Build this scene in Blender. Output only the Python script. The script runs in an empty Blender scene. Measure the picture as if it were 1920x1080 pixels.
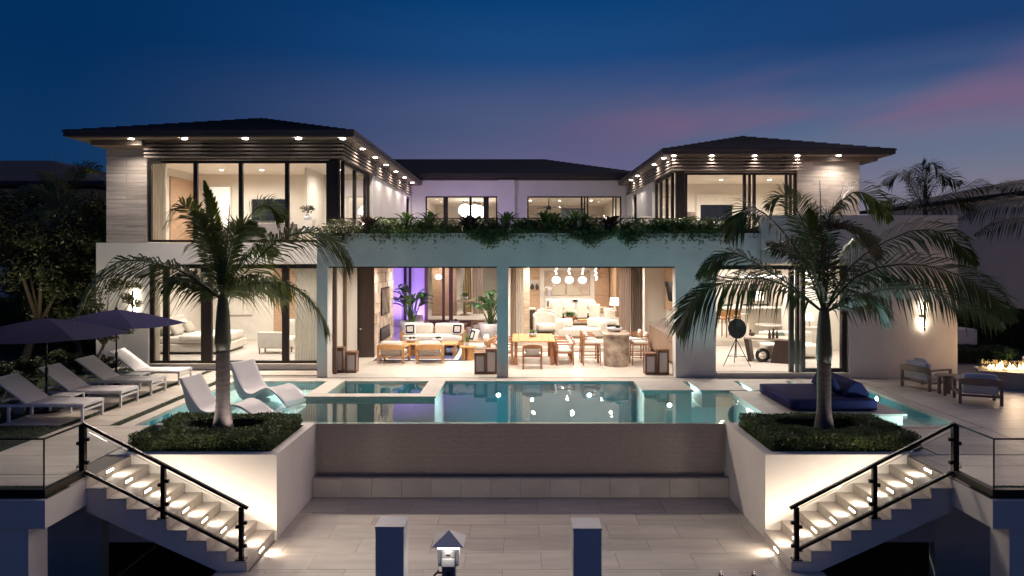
import bpy, bmesh, math, random
from mathutils import Vector, Matrix, Euler
R = math.radians
rnd = random.Random(11)
scene = bpy.context.scene

# ------------------------------------------------------------------ camera
FPX, VPX, VPY, CH = 1333.0, 973.0, 478.0, 3.38      # focal length in photo pixels, vanishing point, eye height
cam_d = bpy.data.cameras.new('camera')
cam_d.sensor_width = 36.0
cam_d.lens = FPX / 1920 * 36
cam_d.shift_x = -(VPX - 960) / 1920
cam_d.shift_y = (VPY - 540) / 1920
cam_d.clip_start, cam_d.clip_end = 0.1, 3000
cam = bpy.data.objects.new('camera', cam_d)
scene.collection.objects.link(cam)
cam.location = (0, 0, CH)
cam.rotation_euler = (R(90), 0, 0)
scene.camera = cam

# ------------------------------------------------------------------ sky (dusk)
world = bpy.data.worlds.new('World'); scene.world = world; world.use_nodes = True
wn, wl = world.node_tree.nodes, world.node_tree.links
wn.clear()
def wnode(t, **k):
    n = wn.new(t)
    for a, b in k.items(): setattr(n, a, b)
    return n
def wmath(op, a, b=None, clamp=False):
    n = wnode('ShaderNodeMath', operation=op, use_clamp=clamp)
    for i, v in enumerate((a, b)):
        if v is None: continue
        if isinstance(v, (int, float)): n.inputs[i].default_value = v
        else: wl.new(v, n.inputs[i])
    return n.outputs[0]
def wramp(fac, stops):
    n = wnode('ShaderNodeValToRGB'); e = n.color_ramp.elements
    n.color_ramp.interpolation = 'EASE'
    while len(e) < len(stops): e.new(0.5)
    for i, (p, c) in enumerate(stops): e[i].position = p; e[i].color = (*c, 1)
    wl.new(fac, n.inputs[0]); return n.outputs[0]
def wmix(fac, a, b):
    n = wnode('ShaderNodeMix', data_type='RGBA')
    if isinstance(fac, (int, float)): n.inputs[0].default_value = fac
    else: wl.new(fac, n.inputs[0])
    for s, v in ((6, a), (7, b)):
        if isinstance(v, tuple): n.inputs[s].default_value = (*v, 1)
        else: wl.new(v, n.inputs[s])
    return n.outputs[2]
tc = wnode('ShaderNodeTexCoord')
sx = wnode('ShaderNodeSeparateXYZ'); wl.new(tc.outputs['Generated'], sx.inputs[0])
hor = wmath('SQRT', wmath('ADD', wmath('MULTIPLY', sx.outputs[0], sx.outputs[0]), wmath('MULTIPLY', sx.outputs[1], sx.outputs[1])))
elev = wmath('DIVIDE', sx.outputs[2], wmath('MAXIMUM', hor, 0.05))           # tangent of the elevation
ez = wmath('MULTIPLY', elev, 1.6, True)
az = wmath('ADD', wmath('MULTIPLY', wmath('DIVIDE', sx.outputs[0], wmath('MAXIMUM', hor, 0.01)), 0.8), 0.5, True)   # 0 = west-left .. 1 = glow side
east = wramp(ez, [(0.0, (.010, .030, .085)), (0.18, (.004, .034, .110)), (0.45, (.001, .026, .105)), (1.0, (.003, .022, .085))])
mid = wramp(ez, [(0.0, (.17, .14, .25)), (0.16, (.125, .118, .23)), (0.30, (.072, .098, .208)), (0.46, (.010, .062, .20)), (0.62, (.001, .045, .168)), (1.0, (.002, .028, .11))])
west = wramp(ez, [(0.0, (.26, .21, .25)), (0.12, (.19, .19, .25)), (0.23, (.102, .171, .27)), (0.30, (.085, .125, .245)), (0.37, (.036, .080, .205)), (0.45, (.010, .048, .16)), (1.0, (.002, .028, .11))])
f1 = wnode('ShaderNodeMapRange', interpolation_type='SMOOTHSTEP'); wl.new(az, f1.inputs[0]); f1.inputs[1].default_value = 0.05; f1.inputs[2].default_value = 0.53
f2 = wnode('ShaderNodeMapRange', interpolation_type='SMOOTHSTEP'); wl.new(az, f2.inputs[0]); f2.inputs[1].default_value = 0.55; f2.inputs[2].default_value = 0.95
base_sky = wmix(f2.outputs[0], wmix(f1.outputs[0], east, mid), west)
# thin pink cloud streaks, tilted up towards the glow
cv = wnode('ShaderNodeCombineXYZ')
wl.new(wmath('MULTIPLY', az, 2.2), cv.inputs[0])
wl.new(wmath('SUBTRACT', wmath('MULTIPLY', elev, 9.0), wmath('MULTIPLY', az, 2.4)), cv.inputs[1])
nz = wnode('ShaderNodeTexNoise'); nz.inputs['Scale'].default_value = 1.25; nz.inputs['Detail'].default_value = 3.0; nz.inputs['Roughness'].default_value = 0.5
wl.new(cv.outputs[0], nz.inputs['Vector'])
cm = wnode('ShaderNodeMapRange', interpolation_type='SMOOTHSTEP'); wl.new(nz.outputs['Fac'], cm.inputs[0]); cm.inputs[1].default_value = 0.38; cm.inputs[2].default_value = 0.62
band = wramp(ez, [(0.0, (0, 0, 0)), (0.20, (.25, .25, .25)), (0.29, (1, 1, 1)), (0.36, (.45, .45, .45)), (0.46, (0, 0, 0))])
f3 = wnode('ShaderNodeMapRange', interpolation_type='SMOOTHSTEP'); wl.new(az, f3.inputs[0]); f3.inputs[1].default_value = 0.42; f3.inputs[2].default_value = 0.80
cfac = wmath('MULTIPLY', wmath('MULTIPLY', cm.outputs[0], band), wmath('MULTIPLY', f3.outputs[0], .62), True)
sky_col = wmix(cfac, base_sky, (.235, .115, .20))
bg = wnode('ShaderNodeBackground'); bg.inputs['Strength'].default_value = 1.0
wl.new(sky_col, bg.inputs['Color'])
wo = wnode('ShaderNodeOutputWorld'); wl.new(bg.outputs[0], wo.inputs[0])

# ------------------------------------------------------------------ afterglow of the set sun (very weak and wide)
sun_d = bpy.data.lights.new('sun', 'SUN'); sun_d.energy = 0.80; sun_d.angle = R(60); sun_d.color = (1.0, .78, .72)
sun = bpy.data.objects.new('sun', sun_d); scene.collection.objects.link(sun)
sun.rotation_euler = Vector((-0.60, -0.45, -0.62)).to_track_quat('-Z', 'Y').to_euler()

scene.view_settings.view_transform = 'Standard'
scene.view_settings.look = 'None'
scene.view_settings.exposure = 0.0
scene.view_settings.gamma = 1.0
scene.render.engine = 'CYCLES'
cy = scene.cycles
cy.use_denoising = True
cy.denoiser = 'OPENIMAGEDENOISE'
cy.max_bounces = 9; cy.diffuse_bounces = 4; cy.glossy_bounces = 4; cy.transmission_bounces = 6; cy.transparent_max_bounces = 16
cy.sample_clamp_indirect = 4.0
cy.caustics_reflective = False; cy.caustics_refractive = False

# ------------------------------------------------------------------ helpers
def X(px, d): return (px - VPX) / FPX * d
def Z(py, d): return CH - (py - VPY) / FPX * d
def GY(py, z=0.0): return (CH - z) * FPX / (py - VPY)

C = scene.collection
MATS = {}
def mat(name, col, rough=0.6, metal=0.0, var=0.0, vscale=4.0, stretch=(1, 1, 1), bump=0.0, bscale=40.0, rand=0.0, emit=None, estr=0.0, col2=None, spec=0.5, sheen=0.0, transl=0.0):
    if name in MATS: return MATS[name]
    m = bpy.data.materials.new(name); m.use_nodes = True
    nt = m.node_tree; N, L = nt.nodes, nt.links
    p = N['Principled BSDF']
    p.inputs['Base Color'].default_value = (*col, 1)
    p.inputs['Roughness'].default_value = rough; p.inputs['Metallic'].default_value = metal
    p.inputs['Specular IOR Level'].default_value = spec
    if sheen: p.inputs['Sheen Weight'].default_value = sheen
    if emit: p.inputs['Emission Color'].default_value = (*emit, 1); p.inputs['Emission Strength'].default_value = estr
    src = None
    if var or bump:
        t = N.new('ShaderNodeTexCoord'); mp = N.new('ShaderNodeMapping'); mp.inputs['Scale'].default_value = stretch
        L.new(t.outputs['Object'], mp.inputs[0])
        if rand:
            oi0 = N.new('ShaderNodeObjectInfo'); vm = N.new('ShaderNodeVectorMath'); vm.operation = 'SCALE'
            cb = N.new('ShaderNodeCombineXYZ'); L.new(oi0.outputs['Random'], cb.inputs[0]); L.new(oi0.outputs['Random'], cb.inputs[1]); L.new(oi0.outputs['Random'], cb.inputs[2])
            vm.inputs['Scale'].default_value = 37.0; L.new(cb.outputs[0], vm.inputs[0]); L.new(vm.outputs[0], mp.inputs['Location'])
    if var:
        n = N.new('ShaderNodeTexNoise'); n.inputs['Scale'].default_value = vscale; n.inputs['Detail'].default_value = 6; n.inputs['Roughness'].default_value = .6
        L.new(mp.outputs[0], n.inputs['Vector'])
        mx = N.new('ShaderNodeMix'); mx.data_type = 'RGBA'
        c2 = col2 or tuple(c * (1 - var) for c in col)
        c1 = col if col2 else tuple(min(1, c * (1 + var * .6)) for c in col)
        mx.inputs[6].default_value = (*c2, 1); mx.inputs[7].default_value = (*c1, 1)
        mr = N.new('ShaderNodeMapRange'); mr.inputs[1].default_value = .33; mr.inputs[2].default_value = .67
        L.new(n.outputs['Fac'], mr.inputs[0]); L.new(mr.outputs[0], mx.inputs[0])
        src = mx.outputs[2]
        rr = N.new('ShaderNodeMapRange'); rr.inputs[3].default_value = max(0, rough - .08); rr.inputs[4].default_value = min(1, rough + .08)
        L.new(n.outputs['Fac'], rr.inputs[0]); L.new(rr.outputs[0], p.inputs['Roughness'])
    if rand:
        oi = N.new('ShaderNodeObjectInfo'); hs = N.new('ShaderNodeHueSaturation')
        mr = N.new('ShaderNodeMapRange'); mr.inputs[3].default_value = 1 - rand; mr.inputs[4].default_value = 1 + rand
        L.new(oi.outputs['Random'], mr.inputs[0]); L.new(mr.outputs[0], hs.inputs['Value'])
        if src: L.new(src, hs.inputs['Color'])
        else: hs.inputs['Color'].default_value = (*col, 1)
        src = hs.outputs[0]
    if src: L.new(src, p.inputs['Base Color'])
    if bump:
        n2 = N.new('ShaderNodeTexNoise'); n2.inputs['Scale'].default_value = bscale; n2.inputs['Detail'].default_value = 4
        L.new(mp.outputs[0], n2.inputs['Vector'])
        b = N.new('ShaderNodeBump'); b.inputs['Strength'].default_value = bump; b.inputs['Distance'].default_value = .02
        L.new(n2.outputs['Fac'], b.inputs['Height']); L.new(b.outputs[0], p.inputs['Normal'])
    if transl:
        tr = N.new('ShaderNodeBsdfTranslucent'); mxs = N.new('ShaderNodeMixShader'); mxs.inputs[0].default_value = transl
        if src: L.new(src, tr.inputs['Color'])
        else: tr.inputs['Color'].default_value = (*col, 1)
        out = N['Material Output']; L.new(p.outputs[0], mxs.inputs[1]); L.new(tr.outputs[0], mxs.inputs[2]); L.new(mxs.outputs[0], out.inputs[0])
    MATS[name] = m
    return m

class MB:
    def __init__(s): s.v = []; s.f = []
    def _add(s, vs, fs):
        o = len(s.v); s.v += [tuple(v) for v in vs]; s.f += [tuple(i + o for i in f) for f in fs]; return s
    def box(s, x0, x1, y0, y1, z0, z1):
        if x0 > x1: x0, x1 = x1, x0
        if y0 > y1: y0, y1 = y1, y0
        if z0 > z1: z0, z1 = z1, z0
        return s._add([(x0, y0, z0), (x1, y0, z0), (x1, y1, z0), (x0, y1, z0), (x0, y0, z1), (x1, y0, z1), (x1, y1, z1), (x0, y1, z1)],
                      [(0, 3, 2, 1), (4, 5, 6, 7), (0, 1, 5, 4), (1, 2, 6, 5), (2, 3, 7, 6), (3, 0, 4, 7)])
    def obox(s, c, size, rot=(0, 0, 0)):
        M = Matrix.Translation(c) @ Euler(rot).to_matrix().to_4x4()
        hx, hy, hz = size[0] / 2, size[1] / 2, size[2] / 2
        vs = [M @ Vector(p) for p in ((-hx, -hy, -hz), (hx, -hy, -hz), (hx, hy, -hz), (-hx, hy, -hz), (-hx, -hy, hz), (hx, -hy, hz), (hx, hy, hz), (-hx, hy, hz))]
        return s._add(vs, [(0, 3, 2, 1), (4, 5, 6, 7), (0, 1, 5, 4), (1, 2, 6, 5), (2, 3, 7, 6), (3, 0, 4, 7)])
    def bar(s, p0, p1, w, h=None, up=(0, 0, 1)):
        p0, p1 = Vector(p0), Vector(p1); h = h or w
        d = (p1 - p0).normalized(); u = Vector(up)
        if abs(d.dot(u)) > .98: u = Vector((1, 0, 0))
        a = d.cross(u).normalized() * w / 2; b = a.cross(d).normalized() * h / 2
        vs = [p0 - a - b, p0 + a - b, p0 + a + b, p0 - a + b, p1 - a - b, p1 + a - b, p1 + a + b, p1 - a + b]
        return s._add(vs, [(0, 3, 2, 1), (4, 5, 6, 7), (0, 1, 5, 4), (1, 2, 6, 5), (2, 3, 7, 6), (3, 0, 4, 7)])
    def prism(s, poly, axis, a0, a1):
        n = len(poly)
        def P(u, w, a): return {'y': (u, a, w), 'x': (a, u, w), 'z': (u, w, a)}[axis]
        vs = [P(u, w, a0) for u, w in poly] + [P(u, w, a1) for u, w in poly]
        return s._add(vs, [tuple(range(n))[::-1], tuple(range(n, 2 * n))] + [(i, (i + 1) % n, n + (i + 1) % n, n + i) for i in range(n)])
    def tube(s, pts, rad, n=8, cap=True):
        pts = [Vector(p) for p in pts]
        if not isinstance(rad, (list, tuple)): rad = [rad] * len(pts)
        vs = []; fs = []; prev = None
        for i, p in enumerate(pts):
            d = (pts[min(i + 1, len(pts) - 1)] - pts[max(i - 1, 0)]).normalized()
            u = Vector((0, 0, 1)) if abs(d.z) < .9 else Vector((1, 0, 0))
            if prev is not None: a = (prev - d * prev.dot(d)).normalized()
            else: a = d.cross(u).normalized()
            b = d.cross(a); prev = a
            for k in range(n):
                t = 2 * math.pi * k / n
                vs.append(p + (a * math.cos(t) + b * math.sin(t)) * rad[i])
        for i in range(len(pts) - 1):
            for k in range(n):
                fs.append((i * n + k, i * n + (k + 1) % n, (i + 1) * n + (k + 1) % n, (i + 1) * n + k))
        if cap:
            fs.append(tuple(range(n))[::-1]); o = (len(pts) - 1) * n; fs.append(tuple(range(o, o + n)))
        return s._add(vs, fs)
    def cyl(s, p0, p1, r0, r1=None, n=16): return s.tube([p0, p1], [r0, r0 if r1 is None else r1], n)
    def lathe(s, prof, c=(0, 0, 0), n=24, closed=False):
        vs = []; fs = []; m = len(prof)
        for r, z in prof:
            for k in range(n):
                t = 2 * math.pi * k / n
                vs.append((c[0] + r * math.cos(t), c[1] + r * math.sin(t), c[2] + z))
        for i in range(m - 1):
            for k in range(n): fs.append((i * n + k, i * n + (k + 1) % n, (i + 1) * n + (k + 1) % n, (i + 1) * n + k))
        if not closed:
            fs.append(tuple(range(n))[::-1]); fs.append(tuple(range((m - 1) * n, m * n)))
        return s._add(vs, fs)
    def cush(s, c, size, rot=(0, 0, 0), r=None, puff=0.0, n=5):
        """rounded, slightly puffed cushion"""
        h = Vector(size) / 2; r = min(h) * .9 if r is None else min(r, min(h)); M = Matrix.Translation(c) @ Euler(rot).to_matrix().to_4x4()
        ts = [-1 + 2 * i / n for i in range(n + 1)]
        ts = [math.copysign(abs(t) ** .6, t) for t in ts]
        idx = {}; vs = []; fs = []
        def V(a, b, cc):
            k = (round(a, 4), round(b, 4), round(cc, 4))
            if k not in idx:
                p = Vector((a * h.x, b * h.y, cc * h.z))
                q = Vector([max(-(h[i] - r), min(h[i] - r, p[i])) for i in range(3)])
                dlt = p - q
                w = q + (dlt.normalized() * r if dlt.length > 1e-6 else dlt)
                if puff:
                    w.z += math.copysign(puff, cc) * (1 - a * a) * (1 - b * b) if abs(cc) > .2 else 0
                idx[k] = len(vs); vs.append(M @ w)
            return idx[k]
        for i in range(n):
            for j in range(n):
                a0, a1, b0, b1 = ts[i], ts[i + 1], ts[j], ts[j + 1]
                for sg in (-1, 1):
                    fs.append((V(a0, b0, sg), V(a1, b0, sg), V(a1, b1, sg), V(a0, b1, sg)))
                    fs.append((V(a0, sg, b0), V(a1, sg, b0), V(a1, sg, b1), V(a0, sg, b1)))
                    fs.append((V(sg, a0, b0), V(sg, a1, b0), V(sg, a1, b1), V(sg, a0, b1)))
        return s._add(vs, fs)
    def sphere(s, c, r, n=16, m=10, sc=(1, 1, 1)):
        prof = []; vs = []; fs = []
        for i in range(m + 1):
            ph = math.pi * i / m
            for k in range(n):
                t = 2 * math.pi * k / n
                vs.append((c[0] + r * sc[0] * math.sin(ph) * math.cos(t), c[1] + r * sc[1] * math.sin(ph) * math.sin(t), c[2] - r * sc[2] * math.cos(ph)))
        for i in range(m):
            for k in range(n): fs.append((i * n + k, i * n + (k + 1) % n, (i + 1) * n + (k + 1) % n, (i + 1) * n + k))
        return s._add(vs, fs)
    def build(s, name, m, parent=None, smooth=False, bevel=0.0, world=False, loc=None, recalc=True):
        off = Vector((0, 0, 0))
        if parent is not None and world:
            q = parent
            while q is not None: off += q.location; q = q.parent
        if loc is not None and not world: off = Vector((0, 0, 0))
        me = bpy.data.meshes.new(name)
        vs = [(v[0] - off.x, v[1] - off.y, v[2] - off.z) for v in s.v] if off.length else s.v
        me.from_pydata(vs, [], s.f)
        if recalc:
            bm = bmesh.new(); bm.from_mesh(me); bmesh.ops.remove_doubles(bm, verts=bm.verts, dist=1e-5); bmesh.ops.recalc_face_normals(bm, faces=bm.faces); bm.to_mesh(me); bm.free()
        if smooth:
            me.polygons.foreach_set('use_smooth', [True] * len(me.polygons))
        me.materials.append(m)
        o = bpy.data.objects.new(name, me); C.objects.link(o)
        if parent is not None: o.parent = parent
        if loc is not None: o.location = loc
        if bevel:
            bv = o.modifiers.new('bevel', 'BEVEL'); bv.width = bevel; bv.segments = 2; bv.limit_method = 'ANGLE'; bv.angle_limit = R(40)
        return o

def tag(o, label, cat, group=None, kind=None):
    if label: o['label'] = label
    if cat: o['category'] = cat
    if group: o['group'] = group
    if kind: o['kind'] = kind
    return o
def thing(name, label, cat, loc=(0, 0, 0), rz=0.0, group=None):
    o = bpy.data.objects.new(name, None); o.empty_display_size = .1; C.objects.link(o)
    o.location = loc; o.rotation_euler = (0, 0, rz)
    return tag(o, label, cat, group)
def struct(o): o['kind'] = 'structure'; return o
def copy_tree(o, parent=None):
    c = o.copy(); C.objects.link(c)
    if parent is not None: c.parent = parent
    for ch in list(o.children): copy_tree(ch, c)
    return c
def dup(o, loc, rz=None, label=None, group=None):
    c = copy_tree(o); c.location = loc
    if rz is not None: c.rotation_euler = (0, 0, rz)
    if label: c['label'] = label
    if group: c['group'] = group
    return c

def spot(parent, loc, energy, direction=(0, 0, -1), angle=120, blend=1.0, color=(1, .86, .70), radius=.06, data=None):
    if data is None:
        data = bpy.data.lights.new('lamp', 'SPOT'); data.energy = energy; data.spot_size = R(angle); data.spot_blend = blend; data.color = color; data.shadow_soft_size = radius
    o = bpy.data.objects.new('lamp', data); C.objects.link(o)
    o.location = loc; o.rotation_euler = Vector(direction).to_track_quat('-Z', 'Y').to_euler()
    if parent is not None: o.parent = parent
    return o
def point(parent, loc, energy, color=(1, .86, .70), radius=.06):
    data = bpy.data.lights.new('lamp', 'POINT'); data.energy = energy; data.color = color; data.shadow_soft_size = radius
    o = bpy.data.objects.new('lamp', data); C.objects.link(o); o.location = loc
    if parent is not None: o.parent = parent
    return o

# ------------------------------------------------------------------ materials
ORD = ['first', 'second', 'third', 'fourth', 'fifth', 'sixth', 'seventh', 'eighth', 'ninth', 'tenth']
stucco = mat('stucco', (.80, .735, .68), .85, var=.10, vscale=1.3, bump=.08, bscale=90)
stucco_white = mat('stucco_white', (.78, .75, .72), .85, var=.06, vscale=1.0, bump=.06, bscale=90)
stucco_tan = mat('stucco_tan', (.70, .62, .55), .85, var=.10, vscale=.9, bump=.08, bscale=60)
plaster_in = mat('plaster_in', (.74, .69, .62), .8, var=.03, vscale=2)
plaster_ceiling = mat('plaster_ceiling', (.80, .77, .71), .85)
plaster_lilac = mat('plaster_lilac', (.70, .66, .72), .8)
wood_wall = mat('wood_wall', (.46, .30, .19), .5, var=.22, vscale=3, stretch=(1, 1, 9), rand=.05)
wood_brown = mat('wood_brown', (.30, .20, .14), .5, var=.25, vscale=3, stretch=(6, 6, .7), rand=.06)
wood_dark = mat('wood_dark', (.048, .028, .022), .45, var=.15, vscale=2, stretch=(8, 8, .6))
bronze = mat('bronze', (.030, .023, .020), .40, metal=.4, var=.2, vscale=3)
soffit_m = mat('soffit', (.16, .12, .095), .5, var=.2, vscale=2, stretch=(.5, 6, 1))
fascia_m = mat('fascia', (.045, .036, .034), .45, var=.15, vscale=2)
slat_m = mat('slat', (.14, .11, .095), .7, var=.2, vscale=4)
roof_m = mat('roof_shingle', (.026, .027, .036), .75, var=.35, vscale=6, bump=.3, bscale=25)
stone_m = mat('stone_panel', (.56, .49, .44), .7, var=.34, vscale=1.4, stretch=(.45, 1, 7), bump=.25, bscale=14, rand=.10)
tile_m = mat('stone_tile', (.56, .495, .43), .42, var=.16, vscale=1.6, stretch=(.6, 3, 1), bump=.06, bscale=60, rand=.07)
tile_in = mat('tile_light', (.60, .54, .47), .35, var=.12, vscale=1.6, stretch=(.6, 3, 1), rand=.06)
grout_m = mat('grout', (.27, .235, .205), .9)
coping_m = mat('coping', (.54, .48, .42), .5, var=.14, vscale=2.2, bump=.1, bscale=50, rand=.05)
planter_m = mat('planter_stucco', (.76, .70, .64), .8, var=.08, vscale=1.1, bump=.06, bscale=80)
mosaic_m = mat('mosaic', (.44, .355, .30), .35, var=.30, vscale=16, stretch=(.6, 1, 9), bump=.12, bscale=60)
pool_m = mat('pool_plaster', (.006, .38, .46), .6, var=.12, vscale=2)
pool_pale = mat('pool_shelf', (.62, .70, .67), .6, var=.10, vscale=2)
white_paint = mat('white_paint', (.72, .70, .68), .5, var=.05, vscale=3)
sling_m = mat('sling', (.74, .69, .69), .7, var=.05, vscale=20, bump=.15, bscale=300)
gel_white = mat('white_plastic', (.50, .465, .49), .32, var=.03, vscale=2)
navy = mat('navy_fabric', (.017, .016, .060), .85, var=.18, vscale=14, bump=.15, bscale=200, spec=.05)
daybed_m = mat('daybed_navy', (.030, .028, .095), .85, var=.15, vscale=14, bump=.12, bscale=200, spec=.08)
umbrella_m = mat('umbrella_navy', (.010, .009, .034), .9, var=.15, vscale=14, spec=.04)
cushion_m = mat('cushion', (.70, .65, .59), .9, var=.07, vscale=6, bump=.15, bscale=180)
linen_m = mat('linen', (.72, .675, .60), .9, var=.08, vscale=5, bump=.2, bscale=120)
teak = mat('teak', (.50, .26, .095), .5, var=.28, vscale=5, stretch=(1.2, 8, 8), rand=.06)
teak_red = mat('teak_red', (.36, .15, .065), .5, var=.25, vscale=5, stretch=(1.2, 8, 8), rand=.06)
teak_grey = mat('teak_grey', (.24, .165, .12), .6, var=.25, vscale=5, stretch=(1.2, 8, 8), rand=.06)
lantern_wood = mat('lantern_wood', (.21, .10, .055), .5, var=.25, vscale=6, rand=.08)
frost = mat('frosted_glass', (.62, .56, .54), .3)
metal_dark = mat('metal_dark', (.020, .017, .016), .35, metal=.7)
steel = mat('steel', (.55, .54, .53), .22, metal=1.0)
black_m = mat('black', (.012, .012, .014), .3)
soil_m = mat('soil', (.02, .015, .012), .95, var=.4, vscale=15, bump=.6, bscale=40)
grass_m = mat('grass', (.025, .042, .016), .9, var=.4, vscale=25, bump=.8, bscale=200)
leaf_dark = mat('leaf_dark', (.038, .056, .014), .5, var=.5, vscale=2.0, transl=.15)
leaf_hedge = mat('leaf_hedge', (.095, .135, .035), .5, var=.55, vscale=3.0, transl=.15)
leaf_palm = mat('leaf_palm', (.095, .118, .020), .42, var=.45, vscale=1.6, transl=.25, rand=.18)
leaf_palm2 = mat('leaf_palm_dark', (.050, .074, .013), .42, var=.45, vscale=1.6, transl=.22, rand=.22)
leaf_lit = mat('leaf_green', (.10, .17, .04), .45, var=.45, vscale=3, transl=.2, rand=.15)
leaf_red = mat('leaf_burgundy', (.035, .012, .012), .4, var=.5, vscale=4, transl=.1)
leaf_big = mat('leaf_broad', (.07, .15, .06), .4, var=.4, vscale=3, transl=.2)
bark_palm = mat('palm_trunk', (.125, .10, .085), .8, var=.3, vscale=3, stretch=(1, 1, 9), bump=.5, bscale=18)
bark = mat('bark', (.065, .050, .036), .85, var=.35, vscale=5, stretch=(2, 2, .5), bump=.5, bscale=25)
crownshaft_m = mat('crownshaft', (.070, .068, .034), .5, var=.35, vscale=2, stretch=(3, 3, .4))
curtain_m = mat('curtain', (.72, .68, .61), .9, transl=.35)
curtain_brown = mat('curtain_brown', (.40, .31, .26), .9, transl=.2)
marble = mat('marble', (.50, .40, .31), .3, var=.5, vscale=3.5, col2=(.16, .10, .075), bump=.05, bscale=8)
backsplash_m = mat('backsplash', (.62, .50, .41), .35, var=.25, vscale=2.5)
pot_m = mat('pot_ceramic', (.55, .52, .55), .6, var=.08, vscale=3)
rug_m = mat('rug_navy', (.045, .05, .12), .95, var=.25, vscale=30)
rug_pale = mat('rug_pale', (.50, .45, .41), .95, var=.12, vscale=12, bump=.2, bscale=80)
lamp_white = mat('lamp_glow', (.9, .88, .8), .5, emit=(1, .90, .76), estr=22)
globe_glow = mat('globe_glow', (.9, .88, .84), .4, emit=(1, .95, .88), estr=3.2)
shade_glow = mat('shade_glow', (.9, .86, .78), .7, emit=(1, .86, .68), estr=2.2)
tv_m = mat('screen', (.012, .016, .022), .12)

def glass_mat(name, tint, f0, rough=0.0):
    """thin sheet: see-through plus a Schlick reflection that is the same from both sides"""
    m = bpy.data.materials.new(name); m.use_nodes = True; N, L = m.node_tree.nodes, m.node_tree.links; N.clear()
    t = N.new('ShaderNodeBsdfTransparent'); t.inputs[0].default_value = (*tint, 1)
    g = N.new('ShaderNodeBsdfGlossy'); g.inputs['Roughness'].default_value = rough; g.inputs[0].default_value = (1, 1, 1, 1)
    lw = N.new('ShaderNodeLayerWeight'); lw.inputs[0].default_value = .5
    pw = N.new('ShaderNodeMath'); pw.operation = 'POWER'; pw.inputs[1].default_value = 5.0; L.new(lw.outputs['Facing'], pw.inputs[0])
    ma = N.new('ShaderNodeMath'); ma.operation = 'MULTIPLY_ADD'; ma.inputs[1].default_value = 1 - f0; ma.inputs[2].default_value = f0; L.new(pw.outputs[0], ma.inputs[0])
    mx = N.new('ShaderNodeMixShader'); o = N.new('ShaderNodeOutputMaterial')
    L.new(ma.outputs[0], mx.inputs[0]); L.new(t.outputs[0], mx.inputs[1]); L.new(g.outputs[0], mx.inputs[2]); L.new(mx.outputs[0], o.inputs[0])
    return m, N, L, g, lw
glass_m = glass_mat('window_glass', (.95, .97, .96), .045)[0]
rail_glass = glass_mat('rail_glass', (.90, .93, .92), .05)[0]
water_m, wN, wL, wG, wF = glass_mat('pool_water', (.74, .95, .965), .025, .008)
_t = wN.new('ShaderNodeTexCoord'); _mp = wN.new('ShaderNodeMapping'); _mp.inputs['Scale'].default_value = (1.0, .55, 1)
_n = wN.new('ShaderNodeTexNoise'); _n.inputs['Scale'].default_value = 3.2; _n.inputs['Detail'].default_value = 3
_b = wN.new('ShaderNodeBump'); _b.inputs['Strength'].default_value = .10; _b.inputs['Distance'].default_value = .02
wL.new(_t.outputs['Object'], _mp.inputs[0]); wL.new(_mp.outputs[0], _n.inputs['Vector']); wL.new(_n.outputs['Fac'], _b.inputs['Height'])
wL.new(_b.outputs[0], wG.inputs['Normal']); wL.new(_b.outputs[0], wF.inputs['Normal'])

# ================================================================== GROUND, TERRACE, POOL, DOCK
DOCK = -1.43
g = MB(); g.box(-400, 400, -60, 900, -3.2, -3.0)
struct(g.build('ground', grass_m))
# soil body under terrace and house (hidden core)
lawn = struct(MB().box(-40, -10.43, 9.9, 60, -.35, -.012).build('lawn', grass_m))
struct(MB().box(15.2, 40, 9.9, 60, -.35, -.012).build('lawn', grass_m))

tile_cache = {}
def tile_field(parent, rects, tw, td, z, th, m, gap=.007, stagger=.5, ox=0.0, oy=0.0, name='tile', limit=300):
    """stone tiles laid in running bond over rectangles (x0,x1,y0,y1); every tile an object"""
    k = 0; rest = MB()
    for (x0, x1, y0, y1) in rects:
        j0 = math.floor((y0 - oy) / td); j1 = math.ceil((y1 - oy) / td)
        for j in range(j0, j1):
            a, b = max(y0, oy + j * td), min(y1, oy + (j + 1) * td)
            if b - a < .03: continue
            sh = ox + (stagger * tw if j % 2 else 0)
            i0 = math.floor((x0 - sh) / tw); i1 = math.ceil((x1 - sh) / tw)
            for i in range(i0, i1):
                l, r = max(x0, sh + i * tw), min(x1, sh + (i + 1) * tw)
                if r - l < .03: continue
                w, d = round(r - l - gap, 3), round(b - a - gap, 3)
                key = (w, d, th, m.name)
                if key not in tile_cache:
                    t = MB().box(-w / 2, w / 2, -d / 2, d / 2, -th, 0)
                    o = t.build(name, m, recalc=False); tile_cache[key] = o.data
                else:
                    o = bpy.data.objects.new(name, tile_cache[key]); C.objects.link(o)
                o.parent = parent
                q = parent.location
                o.location = ((l + r) / 2 - q.x, (a + b) / 2 - q.y, z - q.z + rnd.uniform(-.0012, .0012))
                k += 1
    return k

PX0, PX1 = -7.62, 8.78          # pool plan
PYF, PYB = 14.40, 19.02
PLX0, PLX1 = -6.95, -4.10       # left planter
PRX0, PRX1 = 4.17, 7.05         # right planter
PLF, PLB = 12.03, 14.28
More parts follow.
